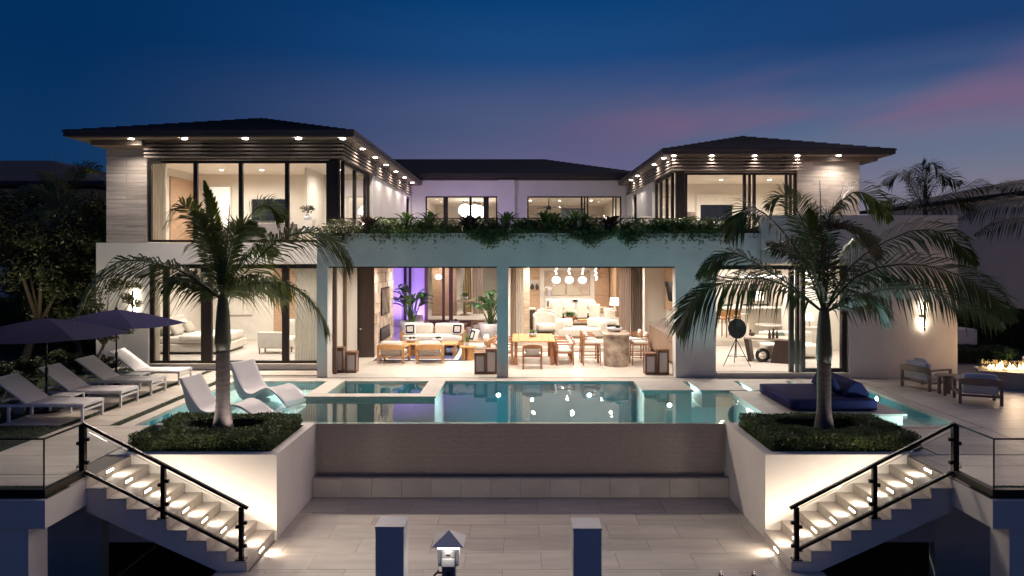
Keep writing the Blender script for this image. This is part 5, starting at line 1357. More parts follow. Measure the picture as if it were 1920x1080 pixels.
ac.location = (X(738, 22.4), 22.45, 0); ac.rotation_euler = (0, 0, R(-6)); ac['label'] = 'teak armchair with curved back facing the white sofa, nearer the dark entry panel'; ac['group'] = 'teak armchairs before the sofa'
dup(ac, (X(806, 22.4), 22.45, 0), R(4), 'teak armchair with curved back facing the white sofa, nearer the round stool', 'teak armchairs before the sofa')
dup(ac, (X(897, 23.9), 23.9, 0), R(88), 'teak armchair turned sideways beside the round teak stool')
a2 = armchair_proto(teak_grey, seat_m=mat('cushion_lilac', (.64, .60, .61), .9, var=.08, vscale=6))
a2.location = (X(1738, 18.0), 18.05, 0); a2.rotation_euler = (0, 0, R(-70)); a2['label'] = 'grey wood armchair with pillow against the blank wall'; a2['group'] = 'armchairs by the fire table'
dup(a2, (X(1835, 16.3), 16.35, 0), R(-22), 'grey wood armchair with its curved back to the pool', 'armchairs by the fire table')
dup(a2, (X(1935, 18.6), 18.7, 0), R(110), 'grey wood armchair beyond the fire table')
tt = thing('throw_pillow', 'round pale pillow on the armchair by the blank wall', 'pillow', (X(1724, 18.0), 18.0, .42)); MB().cush((0, 0, .17), (.16, .42, .36), (0, R(20), R(10)), r=.078).build('body', cushion_m, tt, smooth=True)
tt = thing('throw_pillow', 'small black pillow on the armchair by the blank wall', 'pillow', (X(1737, 18.0), 18.1, .42)); MB().cush((0, 0, .12), (.12, .34, .28), (0, R(30), R(-20)), r=.058).build('body', black_m, tt, smooth=True)
t = thing('side_table', 'small round wood table between the fire side armchairs', 'side table', (X(1775, 17.2), 17.2, 0))
MB().lathe([(.24, .44), (.25, .46), (.24, .49)], n=24).build('top', teak_grey, t, bevel=.004)
for k in range(4): MB().box(-.03, .03, -.03, .03, 0, .44).build('leg', teak_grey, t, loc=(.16 * math.cos(k * 1.571 + .78), .16 * math.sin(k * 1.571 + .78), 0))
# ---- fire table
t = thing('fire_table', 'long concrete fire table with glass guard and burning flames', 'fire table', (X(1888, 18.1), 18.1, 0), R(-24))
conc = mat('concrete', (.42, .36, .30), .7, var=.15, vscale=3)
MB().box(-.62, .95, -.38, .38, 0, .40).build('body', conc, t, bevel=.01)
MB().box(-.66, 1.0, -.42, .42, .401, .45).build('top', conc, t, bevel=.008)
fire_m = mat('flame', (1, .8, .4), .6, emit=(1, .62, .22), estr=9)
r5 = random.Random(3); st_ = MB()
for _ in range(150): st_.sphere((r5.uniform(-.50, .85), r5.uniform(-.2, .2), .46 + r5.random() * .02), r5.uniform(.018, .03), 6, 4)
st_.build('lava_stone', mat('fire_glass', (.6, .5, .4), .2, emit=(1, .65, .3), estr=.6), t)
for k in range(26):
    x, y, h = r5.uniform(-.48, .82), r5.uniform(-.14, .14), r5.uniform(.08, .22)
    MB().tube([(x, y, .46), (x + r5.uniform(-.03, .03), y, .46 + h * .45), (x + r5.uniform(-.05, .05), y + r5.uniform(-.03, .03), .46 + h)], [.028, .034, .002], 7).build('flame', fire_m, t, smooth=True)
gg = MB()
for q in ([(-.6, -.34), (.95, -.34)], [(-.6, .34), (.95, .34)], [(-.6, -.34), (-.6, .34)], [(.95, -.34), (.95, .34)]): gg._add([(q[0][0], q[0][1], .45), (q[1][0], q[1][1], .45), (q[1][0], q[1][1], .66), (q[0][0], q[0][1], .66)], [(0, 1, 2, 3)])
gg.build('glass_guard', rail_glass, t)
point(t, (.2, 0, .80), 50, (1, .70, .44), .18)
# ---- lanterns
def lantern_proto(h):
    t = thing('lantern', 'x', 'lantern'); w = .135
    for a in (-1, 1):
        for b in (-1, 1): MB().box(a * w - .025, a * w + .025, b * w - .025, b * w + .025, 0, h).build('post', lantern_wood, t)
    MB().box(-w - .03, w + .03, -w - .03, w + .03, h, h + .035).build('lid', lantern_wood, t, bevel=.005)
    MB().box(-w + .026, w - .026, -w + .026, w - .026, .02, .06).build('floor', lantern_wood, t)
    for s in (-1, 1):
        for z0, z1 in ((.001, .07), (h - .06, h - .001)):
            MB().box(-w + .026, w - .026, s * w - .02, s * w + .02, z0, z1).build('rail', lantern_wood, t); MB().box(s * w - .02, s * w + .02, -w + .026, w - .026, z0, z1).build('rail', lantern_wood, t)
    for s in (-1, 1):
        MB()._add([(-w + .026, s * w, .07), (w - .026, s * w, .07), (w - .026, s * w, h - .06), (-w + .026, s * w, h - .06)], [(0, 1, 2, 3)]).build('pane', frost, t)
        MB()._add([(s * w, -w + .026, .07), (s * w, w - .026, .07), (s * w, w - .026, h - .06), (s * w, -w + .026, h - .06)], [(0, 1, 2, 3)]).build('pane', frost, t)
    return t
lt, ls = lantern_proto(.68), lantern_proto(.57)
for i, (pr, px, y, lab) in enumerate([(lt, 636, 20.55, 'tall square wooden lantern at the pillar by the entry panel'), (ls, 660, 20.5, 'shorter square wooden lantern beside the entry panel'), (ls, 900.5, 20.3, 'shorter square wooden lantern beside the middle pillar, lounge side'), (lt, 921.5, 20.3, 'tall square wooden lantern against the middle pillar, lounge side'),
                                   (ls, 1218.5, 20.2, 'shorter square wooden lantern before the outdoor kitchen'), (lt, 1242, 20.2, 'tall square wooden lantern before the outdoor kitchen')]):
    o = pr if 'u' not in pr.keys() else copy_tree(pr); pr['u'] = 1
    o.location = (X(px, y), y, 0); o['label'] = lab; o['group'] = 'wooden lanterns'
for o in (lt, ls): del o['u']
for o in bpy.data.objects:
    if 'u' in o.keys(): del o['u']

# ================================================================== LOGGIA FURNITURE
def bowl_plant(name, label, loc, rb, leafm, n, L_, w, seed, pot=None, h=.12, cat='plant'):
    t = thing(name, label, cat, loc)
    MB().lathe([(rb * .6, 0), (rb * .95, h * .6), (rb, h), (rb * .9, h), (rb * .8, h * .7)], n=24).build('bowl', pot or pot_m, t, smooth=True)
    mb = rosette('x', 0, n, L_, w, 0, seed); mb2 = MB(); r = random.Random(seed)
    for k in range(5):
        ox, oy = r.uniform(-.5, .5) * rb, r.uniform(-.5, .5) * rb
        mb2._add([(v[0] * .8 + ox, v[1] * .8 + oy, v[2] + h * .7) for v in mb.v], mb.f)
    mb2.build('leaves', leafm, t, recalc=False); MB().cyl((0, 0, h * .6), (0, 0, h * .75), rb * .85, rb * .85, 16).build('soil', soil_m, t)
    return t
# rug
t = thing('rug', 'navy outdoor rug with a pale border under the lounge seats', 'rug', (-3.0, 24.4, .002))
rx0, rx1, ry0, ry1 = X(703, 23.0), X(873, 22.7), 22.65, 26.6
MB().box(rx0, rx1, ry0, ry1, .004, .012).build('field', rug_m, t, world=True)
for (a, b, c, d) in [(rx0 + .25, rx1 - .25, ry0 + .2, ry0 + .32), (rx0 + .25, rx1 - .25, ry1 - .32, ry1 - .2), (rx0 + .25, rx0 + .40, ry0 + .32, ry1 - .32), (rx1 - .40, rx1 - .25, ry0 + .32, ry1 - .32)]: MB().box(a, b, c, d, .0125, .016).build('border', cushion_m, t, world=True)
# sofa
t = thing('sofa', 'long white outdoor sofa on a teak frame in the loggia', 'sofa', (X(812, 26.1), 26.2, 0))
W = X(870, 26) - X(812, 26)
MB().box(-W, W, -.42, .42, .12, .22).build('base', teak, t, bevel=.01)
for sx in (-1, 1):
    for sy in (-1, 1): MB().box(sx * (W - .08) - .035, sx * (W - .08) + .035, sy * .36 - .035, sy * .36 + .035, 0, .12).build('leg', teak, t)
    MB().box(sx * W - .03, sx * W + .03, -.40, .42, .22, .56).build('armrest', teak, t, bevel=.01)
MB().box(-W, W, .42, .46, .22, .66).build('back_panel', teak, t, bevel=.01)
MB().cush((0, -.03, .34), (2 * W - .08, .84, .24), r=.07).build('seat_cushion', cushion_m, t, smooth=True)
for sx in (-1, 1): MB().cush((sx * W / 2, .27, .63), (W - .06, .22, .44), (R(-8), 0, 0), r=.09).build('back_cushion', cushion_m, t, smooth=True)
def pillow(x, y, z, rz, label, frame=True, tilt=-18, s=.44):
    t = thing('throw_pillow', label, 'pillow', (x, y, z), rz)
    MB().cush((0, 0, s / 2), (s, .15, s), (R(tilt), 0, 0), r=.07).build('body', cushion_m, t, smooth=True)
    if frame:
        M_ = Euler((R(tilt), 0, 0)).to_matrix(); e = s * .30; b = MB()
        for (a0, a1) in (((-e, -e), (e, -e)), ((e, -e), (e, e)), ((e, e), (-e, e)), ((-e, e), (-e, -e))):
            p0 = M_ @ Vector((a0[0], -.078, a0[1])) + Vector((0, 0, s / 2)); p1 = M_ @ Vector((a1[0], -.078, a1[1])) + Vector((0, 0, s / 2)); b.bar(p0, p1, .045, .045)
        b.build('band', navy, t)
pillow(X(768, 25.9), 26.0, .44, R(8), 'white pillow with a dark square band at the lilac wall end of the sofa')
pillow(X(858, 25.9), 26.0, .44, R(-12), 'white pillow with a dark square band at the stool end of the sofa')
pillow(X(889, 24.1), 24.2, .42, R(-60), 'white pillow with a dark square band on the sideways armchair')
# coffee table
t = thing('coffee_table', 'wide low teak coffee table before the sofa', 'coffee table', (X(795, 24.2), 24.2, 0))
for k in range(6): MB().box(-1.15, 1.15, -.5 + k * .168, -.5 + k * .168 + .16, .36, .40).build('plank', teak, t, bevel=.004)
for x in (-.35, .55): MB().box(x - .18, x + .18, -.35, .35, 0, .359).build('pedestal', teak_red, t, bevel=.008)
for x in (-1.05, 1.05): MB().box(x - .04, x + .04, -.4, .4, 0, .359).build('leg', teak, t, bevel=.006)
for px, lab in ((771, 'round white bowl of succulents on the coffee table nearer the entry panel'), (821, 'round white bowl of succulents on the coffee table nearer the stool')): bowl_plant('succulent_bowl', lab, (X(px, 24.3), 24.3, .40), .19, leaf_dark, 14, .14, .018, px)
t = thing('stool', 'round teak stool table with curved slab legs', 'stool', (X(877, 22.9), 22.9, 0))
MB().lathe([(.27, .40), (.28, .42), (.27, .45)], n=24).build('top', teak, t)
for a in (0, 1.571, 3.1416, 4.712): MB().obox((.16 * math.cos(a + .6), .16 * math.sin(a + .6), .20), (.05, .16, .40), (0, 0, a + .6)).build('leg', teak, t, bevel=.01)
t = thing('grass_pot', 'small white pot of upright grass on the teak stool', 'plant', (X(876, 22.9), 22.9, .45)); MB().lathe([(.06, 0), (.07, .12), (.06, .12)], n=16).build('pot', pot_m, t)
gm = MB(); r = random.Random(4)
for _ in range(60):
    a = r.uniform(0, 6.28); q = r.random() * .05; gm._add([(q * math.cos(a) - .006, q * math.sin(a), .1), (q * math.cos(a) + .006, q * math.sin(a), .1), (q * 2 * math.cos(a), q * 2 * math.sin(a), .1 + r.uniform(.2, .38))], [(0, 1, 2)])
gm.build('leaves', leaf_lit, t, recalc=False)
# fireplace art and hearth
t = thing('wall_screen', 'dark framed relief on the rough stone fireplace wall', 'picture', (-4.77, 25.4, 1.75)); MB().box(-.02, .02, -.75, .75, -.48, .48).build('frame', metal_dark, t); MB().box(.021, .026, -.70, .70, -.43, .43).build('panel', mat('relief', (.35, .28, .22), .4, var=.9, vscale=2.4, col2=(.02, .015, .012)), t)
t = thing('firebox', 'long dark firebox low in the stone fireplace wall', 'fireplace', (-4.77, 25.4, .62)); MB().box(-.02, .012, -.85, .85, -.22, .22).build('frame', metal_dark, t); MB().box(.0125, .018, -.78, .78, -.17, .17).build('glass', black_m, t)
# big pots with broad leaved plants
def broad_plant(label, loc, pot_r, pot_h, n, hgt, seed, spread=.7):
    t = thing('potted_plant', label, 'potted plant', loc)
    MB().lathe([(pot_r * .62, 0), (pot_r * .95, pot_h * .55), (pot_r, pot_h), (pot_r * .92, pot_h), (pot_r * .88, pot_h * .85)], n=28).build('pot', pot_m, t, smooth=True)
    MB().cyl((0, 0, pot_h * .82), (0, 0, pot_h * .90), pot_r * .88, pot_r * .88, 20).build('soil', soil_m, t)
    r = random.Random(seed)
    for k in range(n):
        a = r.uniform(0, 6.28); u = r.random(); h = hgt * (.45 + .55 * u); sp = spread * (1.1 - .5 * u) * r.uniform(.5, 1)
        p0 = Vector((r.uniform(-.1, .1), r.uniform(-.1, .1), pot_h * .85)); p1 = p0 + Vector((math.cos(a) * sp * .4, math.sin(a) * sp * .4, h * .62))
        dr = Vector((math.cos(a), math.sin(a), 0)); L_ = r.uniform(.45, .7); wd = r.uniform(.11, .16)
        stem = MB().tube([p0, p0.lerp(p1, .5) + Vector((0, 0, .05)), p1], [.018, .013, .009], 5)
        lf_ = MB(); tw = r.uniform(-.6, .6); sd_ = Vector((-math.sin(a + tw), math.cos(a + tw), .15)); vs = []; fs = []; m = 7
        for i in range(m + 1):
            v = i / m; c = p1 + dr * sp * v * L_ * 1.3 + Vector((0, 0, L_ * (v * .95 - v * v * .75))); ww = wd * math.sin(math.pi * min(.98, .06 + v * .94)) ** .7
            vs += [c - sd_ * ww + Vector((0, 0, ww * .35)), c, c + sd_ * ww + Vector((0, 0, ww * .35))]
        for i in range(m): fs += [(i * 3, i * 3 + 1, i * 3 + 4, i * 3 + 3), (i * 3 + 1, i * 3 + 2, i * 3 + 5, i * 3 + 4)]
        lf_._add(vs, fs); st2 = stem.build('stem', leaf_lit, t); lf_.build('leaf', leaf_big, t, recalc=False, smooth=True)
    return t
broad_plant('tall broad leaved plant in a big round pot before the lilac wall', (X(772, 28.4), 28.4, 0), .48, .74, 34, 2.3, 61, 1.0)
broad_plant('broad leaved plant in a big round pot beside the middle pillar', (X(920, 27.6), 27.6, 0), .46, .74, 30, 1.9, 62, 1.0)
# second lounge group
dup(ac, (X(790, 30.2), 30.2, 0), R(-75), 'teak armchair with pillow in the back lounge by the tall broad leaved plant')
dup(ac, (X(905, 30.6), 30.6, 0), R(75), 'teak armchair in the back lounge by the middle pot')
pillow(X(785, 30.1), 30.0, .42, R(-40), 'striped pale pillow on the back lounge armchair', False)
t = thing('coffee_table', 'low teak table in the back lounge', 'coffee table', (X(850, 30.8), 30.8, 0))
for k in range(4): MB().box(-.6, .6, -.4 + k * .2, -.4 + k * .2 + .19, .36, .40).build('plank', teak_red, t)
for sx in (-1, 1): MB().box(sx * .5 - .04, sx * .5 + .04, -.36, .36, 0, .359).build('leg', teak_red, t)
bowl_plant('succulent_bowl', 'round lilac lit bowl on the back lounge table', (X(852, 30.8), 30.8, .40), .22, leaf_dark, 14, .16, .02, 5)
# hall beyond the glazing: curved white stair, curtains, round table
t = thing('curved_stair', 'sweeping white curved stair wall behind the loggia glazing', 'staircase', (X(845, 36.4), 36.4, .3))
sv = []; sf = []; n = 16
for i in range(n + 1):
    u = i / n; zz = .15 + 2.7 * u ** 1.6; xx = -.15 + .85 * u ** .8; 
    for (dx, dz) in ((0, 0), (.28, 0), (.28, -.9 + .2 * u), (0, -.9 + .2 * u)): sv.append((xx + dx - .3, .5 * math.sin(u * 2), max(0, zz + dz) + (.9 if dz == 0 else 0)))
for i in range(n):
    for j in range(4): sf.append((i * 4 + j, i * 4 + (j + 1) % 4, (i + 1) * 4 + (j + 1) % 4, (i + 1) * 4 + j))
sf += [(0, 1, 2, 3), (n * 4, n * 4 + 1, n * 4 + 2, n * 4 + 3)]
MB()._add(sv, sf).build('balustrade_wall', plaster_in, t, smooth=True); MB().cush((-.1, -.1, .45), (.75, .6, .9), r=.28).build('newel_block', plaster_in, t, smooth=True)
def curtain(label, x0, x1, y, z0, z1, m, folds=9, amp=.05, gather=None, depth=None):
    t = thing('curtain', label, 'curtain', ((x0 + x1) / 2, y, z0)); vs = []; fs = []; n = folds * 6; nz_ = 8
    for j in range(nz_ + 1):
        v = j / nz_; xa, xb = x0, x1
        if gather: g_ = gather(v); xa, xb = g_
        for i in range(n + 1):
            u = i / n; vs.append((xa + (xb - xa) * u, y + amp * math.sin(u * folds * 6.283), z0 + (z1 - z0) * v))
    for j in range(nz_):
        for i in range(n): fs.append((j * (n + 1) + i, j * (n + 1) + i + 1, (j + 1) * (n + 1) + i + 1, (j + 1) * (n + 1) + i))
    MB()._add(vs, fs).build('cloth', m, t, world=True, smooth=True, recalc=False)
    MB().bar((x0, y, z1 + .02), (x1, y, z1 + .02), .03, .03).build('rail', bronze, t, world=True)
curtain('brown gathered curtain behind the round hall table', X(868, 38), X(884, 38), 38.2, .3, 3.1, mat('curtain_gold', (.36, .26, .13), .8), 4, .05)
curtain('dark brown curtain beside the hall window', X(886, 37), X(905, 37), 37.2, .3, 3.1, curtain_brown, 4, .05)
t = thing('hall_table', 'round dark wood table in the hall', 'table', (X(872, 36.2), 36.2, .3)); MB().lathe([(.55, .72), (.56, .76), (.55, .78)], n=24).build('top', wood_brown, t); MB().lathe([(.3, 0), (.28, .05), (.08, .1), (.08, .72)], n=16).build('pedestal', wood_brown, t)
bowl_plant('orchid_pot', 'small leafy plant on the hall table', (X(873, 36.2), 36.2, 1.08), .14, leaf_lit, 16, .45, .03, 9, h=.18)
t = thing('pendant_lamp', 'white glowing globe lamp behind the shutter wall', 'lamp', (X(822, 34.8), 34.8, 2.3)); MB().sphere((0, 0, 0), .16, 16, 10, (1, 1, .8)).build('globe', globe_glow, t, smooth=True); MB().cyl((0, 0, .13), (0, 0, .82), .01, .01, 6).build('cord', metal_dark, t)
# side glazing at the entry
t = thing('curtain', 'pale curtain in the side door beside the entry panel', 'curtain', (-5.2, 22.3, 0)); MB().box(-5.36, -5.30, 20.6, 23.3, .02, 3.02).build('cloth', curtain_m, t, world=True)
part('side_door', MB().box(-5.28, -5.18, 20.15, 20.27, 0, 3.02).box(-5.28, -5.2, 21.4, 21.5, 0, 3.02), mat('door_wood', (.13, .07, .05), .5))
part('door_handle', MB().cyl((X(677, 23.4), 23.40, .95), (X(677, 23.4), 23.34, .95), .035, .035, 12), steel)

# ---- teak dining set
tx, ty = X(1000, 22.6), 22.75
t = thing('dining_table', 'rectangular teak dining table in the loggia', 'dining table', (tx, ty, 0))
for k in range(7): MB().box(-.66 + k * .19, -.66 + k * .19 + .182, -1.05, 1.05, .71, .75).build('plank', teak, t, bevel=.004)
for sx in (-1, 1):
    for sy in (-1, 1): MB().box(sx * .55 - .045, sx * .55 + .045, sy * .92 - .045, sy * .92 + .045, 0, .709).build('leg', teak_red, t, bevel=.006)
def dchair_proto():
    t = thing('dining_chair', 'x', 'chair'); W, D = .27, .25
    for sx in (-1, 1):
        MB().tube([(sx * W, D, 0), (sx * W, D - .02, .64)], .024, 8).build('leg', teak_red, t); MB().tube([(sx * W, -D, 0), (sx * W, -D + .02, .64)], .024, 8).build('leg', teak_red, t)
        MB().bar((sx * W, -D - .02, .65), (sx * W, D + .0, .65), .05, .035).build('armrest', teak_red, t, bevel=.006)
    vs = []; fs = []; n = 8
    for i in range(n + 1):
        a = -1 + 2 * i / n; x = a * (W + .02); y = -D - .06 * (1 - a * a)
        for dy, z in ((-.017, .62), (.017, .62), (.017, .74 - .05 * a * a), (-.017, .74 - .05 * a * a)): vs.append((x, y + dy, z))
    for i in range(n):
        for j in range(4): fs.append((i * 4 + j, i * 4 + (j + 1) % 4, (i + 1) * 4 + (j + 1) % 4, (i + 1) * 4 + j))
    fs += [(0, 1, 2, 3), (n * 4, n * 4 + 1, n * 4 + 2, n * 4 + 3)]
    MB()._add(vs, fs).build('backrest', teak_red, t)
    MB().box(-W, W, -D, D, .36, .40).build('seat_frame', teak_red, t, bevel=.006); MB().cush((0, .01, .435), (2 * W - .04, 2 * D - .02, .075), r=.03).build('seat_cushion', cushion_m, t, smooth=True)
    MB().cush((0, -D + .05, .60), (2 * W - .1, .10, .24), r=.045).build('back_cushion', cushion_m, t, smooth=True)
    return t
dc = dchair_proto(); dc.location = (X(998, 21.2), 21.25, 0); dc['label'] = 'teak dining chair at the pool end of the dining table'
for i, y in enumerate((22.0, 22.7, 23.4)): dup(dc, (tx + .95, y, 0), R(92), ['teak dining chair on the bar side of the table nearest the pool', 'teak dining chair in the middle on the bar side of the table', 'teak dining chair on the bar side of the table nearest the steps'][i], 'teak dining chairs')
for i, y in enumerate((22.0, 22.75, 23.5)): dup(dc, (tx - .92, y, 0), R(-90), ['teak dining chair on the middle pillar side of the table nearest the pool', 'teak dining chair in the middle on the middle pillar side of the table', 'teak dining chair on the middle pillar side of the table nearest the steps'][i], 'teak dining chairs')
bowl_plant('table_plant', 'small green plant in a pale bowl on the dining table', (X(999, 22.8), 22.85, .75), .14, leaf_lit, 18, .2, .022, 12)
# ---- stone bar
bx_, by_ = X(1157, 21.6), 21.75
t = thing('bar_counter', 'round stone drum bar with a polished top', 'bar', (bx_, by_, 0))
MB().cyl((0, 0, 0), (0, 0, .93), .385, .385, 40).build('drum', marble, t, smooth=False); MB().prism([(-.42, -.2), (-.30, -.36), (0, -.42), (.30, -.36), (.42, -.2), (.42, .9), (-.42, .9)], 'z', .931, .99).build('top', marble, t, bevel=.006)
MB().box(-.3, .3, .55, .85, 0, .93).build('rear_support', marble, t)
bowl_plant('succulent_bowl', 'wide pale bowl of succulents on the stone bar', (bx_ - .0, by_ + .45, .99), .25, leaf_dark, 16, .16, .02, 15)
def stool_proto():
    t = thing('bar_stool', 'x', 'bar stool'); W = .24
    for sx in (-1, 1):
        for sy in (-1, 1): MB().tube([(sx * (W + .03), sy * (W + .02), 0), (sx * W, sy * W, .90 if sy < 0 else .66)], .02, 8).build('leg', teak_red, t)
        MB().bar((sx * W, -W, .24), (sx * W, W, .24), .025).build('stretcher', teak_red, t); MB().bar((sx * W, -W, .90), (sx * W, W * .6, .86), .04, .03).build('armrest', teak_red, t)
    MB().bar((-W, W, .30), (W, W, .30), .025).build('footrest', teak_red, t); MB().bar((-W, -W, .34), (W, -W, .34), .025).build('footrest', teak_red, t)
    MB().box(-W, W, -W, W, .62, .66).build('seat_frame', teak_red, t, bevel=.006); MB().cush((0, 0, .69), (2 * W - .03, 2 * W - .03, .08), r=.03).build('seat_cushion', cushion_m, t, smooth=True)
    MB().box(-W - .02, W + .02, -W - .02, -W + .02, .84, .96).build('backrest', teak_red, t, bevel=.01); MB().cush((0, -W + .07, .88), (.30, .1, .24), (R(10), 0, 0), r=.045).build('back_pillow', cushion_m, t, smooth=True)
    return t
sp_ = stool_proto(); sp_.location = (bx_ - .75, 21.95, 0); sp_.rotation_euler = (0, 0, R(-90)); sp_['label'] = 'teak bar stool on the dining table side of the stone bar, nearer the pool'; sp_['group'] = 'teak bar stools'
dup(sp_, (bx_ - .75, 22.75, 0), R(-90), 'teak bar stool on the dining table side of the stone bar, nearer the steps'); dup(sp_, (bx_ + .75, 22.0, 0), R(90), 'teak bar stool on the outdoor kitchen side of the stone bar, nearer the pool'); dup(sp_, (bx_ + .72, 22.8, 0), R(90), 'teak bar stool on the outdoor kitchen side of the stone bar, nearer the steps')
# ---- outdoor kitchen
t = thing('outdoor_kitchen', 'slatted wood outdoor kitchen counter with grill along the loggia wall', 'kitchen counter', (5.0, 23.4, 0))
MB().box(4.72, 5.34, 21.1, 25.8, .06, .86).build('cabinet', wood_brown, t, world=True)
for k in range(24): MB().box(4.695, 4.718, 21.12 + k * .195, 21.12 + k * .195 + .17, .08, .85).build('door_slat', wood_brown, t, world=True)
MB().box(4.68, 5.345, 21.05, 25.85, .861, .91).build('worktop', mat('worktop', (.34, .28, .25), .3, var=.2, vscale=4), t, world=True, bevel=.006)
MB().box(4.80, 5.2, 21.6, 22.5, .911, 1.0).build('grill', steel, t, world=True, bevel=.02); MB().prism([(4.85, 1.0), (5.25, 1.0), (5.2, 1.2), (5.0, 1.22)], 'y', 21.65, 22.45).build('grill_lid', steel, t, world=True, bevel=.02)
MB().cyl((4.70, 21.75, .70), (4.66, 21.75, .70), .03, .03, 10).cyl((4.70, 22.05, .70), (4.66, 22.05, .70), .03, .03, 10).build('knob', steel, t, world=True)
MB().tube([(5.05, 24.2, .91), (5.05, 24.2, 1.15), (4.95, 24.2, 1.22), (4.85, 24.2, 1.15)], .015, 8).build('faucet', steel, t, world=True, smooth=True)
for k in range(6): part('wood_panel', MB().box(5.30, 5.345, 20.9, 25.9, 1.42 + k * .28, 1.42 + k * .28 + .274), wood_wall)
t = thing('television', 'flat screen tilted out from the wood panelled loggia wall', 'television', (5.12, 23.6, 2.15)); MB().obox((0, 0, 0), (.05, 1.15, .68), (0, R(-12), R(8))).build('panel', tv_m, t, bevel=.006); MB().bar((.02, 0, 0), (.19, 0, 0), .12, .12).build('bracket', metal_dark, t); MB().obox((.172, 0, .0), (.02, 1.0, .8)).build('recess', black_m, t)
curtain('pinkish brown gathered curtain at the living room opening beside the kitchen', X(1160, 25.6), X(1182, 25.6), 25.55, .3, 3.12, curtain_brown, 5, .06)
curtain('dark taupe curtain beside the white pier at the living room opening', X(1183, 25.8), X(1205, 25.8), 25.8, .05, 3.12, mat('curtain_taupe', (.20, .16, .135), .9), 5, .05)
curtain('brown curtain at the middle pillar end of the living room opening', X(957, 25.4), X(968, 25.4), 25.3, .05, 3.12, curtain_brown, 3, .04)
curtain('white tied back curtain at the middle pillar end of the living room opening', X(965, 25.6), X(985, 25.6), 25.65, .3, 3.12, curtain_m, 4, .05, gather=lambda v: (X(965, 25.6), X(984 - 8 * v, 25.6)))
t = thing('stone_column', 'rough travertine column beside the white tied back curtain', 'column', (X(987, 27), 27.0, .3)); MB().box(-.12, .12, -.15, .15, 0, 2.82).build('shaft', mat('travertine', (.62, .48, .36), .6, var=.4, vscale=4, stretch=(1, 1, 3)), t, bevel=.01); MB().box(-.14, .14, -.17, .17, 0, .08).build('base', coping_m, t)
t = thing('console', 'dark plinth console with a white top by the travertine column', 'console', (X(995, 28.4), 28.4, .3)); MB().box(-.18, .18, -.3, .3, 0, .92).build('plinth', wood_dark, t); MB().box(-.19, .19, -.31, .31, .92, .96).build('top', plaster_in, t)

# ================================================================== LIVING ROOM AND KITCHEN
def soft_chair(name, label, loc, rz, w=.8, d=.8, h=.75, m=None, group=None):
    t = thing(name, label, 'armchair', loc, rz, group); m = m or linen_m; n = 20; vs = []; fs = []
    for i in range(n + 1):      # wrap-round shell
        a = R(200) * (i / n) - R(190); rr = (w / 2, d / 2); hh = h - .16 * (abs(i / n - .5) * 2) ** 2
        for (k, z) in ((1.0, .06), (1.0, hh), (.80, hh), (.80, .06)): vs.append((rr[0] * k * math.cos(a), rr[1] * k * math.sin(a), z))
    for i in range(n):
        for j in range(4): fs.append((i * 4 + j, i * 4 + (j + 1) % 4, (i + 1) * 4 + (j + 1) % 4, (i + 1) * 4 + j))
    fs += [(0, 1, 2, 3), (n * 4, n * 4 + 1, n * 4 + 2, n * 4 + 3)]
    MB()._add(vs, fs).build('shell', m, t, bevel=.03, smooth=False)
    MB().cush((0, .03, .30), (w * .8, d * .8, .26), r=.08).build('seat_cushion', m, t, smooth=True); MB().cyl((0, 0, 0), (0, 0, .06), w * .35, w * .38, 20).build('base', wood_dark, t)
    return t
soft_chair('swivel_chair', 'white barrel chair beside the travertine column', (X(1022, 27.6), 27.6, .3), R(200), .95, .95, .85)
soft_chair('swivel_chair', 'white barrel chair behind the other barrel chair', (X(1028, 29.2), 29.2, .3), R(215), .9, .9, .85)
t = thing('sofa', 'white indoor sofa with round cushions facing the loggia steps', 'sofa', (X(1090, 26.5), 26.55, .3))
MB().cush((0, 0, .22), (1.75, .85, .32), r=.08).build('seat', linen_m, t, smooth=True); MB().cush((-.78, .05, .40), (.32, .9, .60), r=.13).build('arm', linen_m, t, smooth=True); MB().cush((.78, .05, .40), (.32, .9, .5), r=.13).build('arm', linen_m, t, smooth=True)
for k, (x, s) in enumerate(((-.50, .40), (.45, .44), (.70, .46))): MB().cush((x, .12, .52), (s, .22, s), (R(-12), 0, 0), r=.11).build('cushion', linen_m, t, smooth=True)
MB().box(-.82, .82, -.36, .36, 0, .07).build('plinth', wood_brown, t)
t = thing('coffee_table', 'low dark coffee table with tray in the living room', 'coffee table', (X(1085, 28.6), 28.6, .3)); MB().box(-.9, .9, -.45, .45, .36, .42).build('top', wood_brown, t, bevel=.01); MB().box(-.8, .8, -.38, .38, 0, .30).build('base', plaster_in, t); MB().cush((.2, 0, .46), (.5, .3, .08), r=.035).build('tray', teak, t, smooth=True)
bowl_plant('fern_bowl', 'leafy green fern in a wooden bowl on the living room table', (X(1069, 28.5), 28.5, .72), .22, leaf_lit, 30, .42, .03, 21, teak_red, .2)
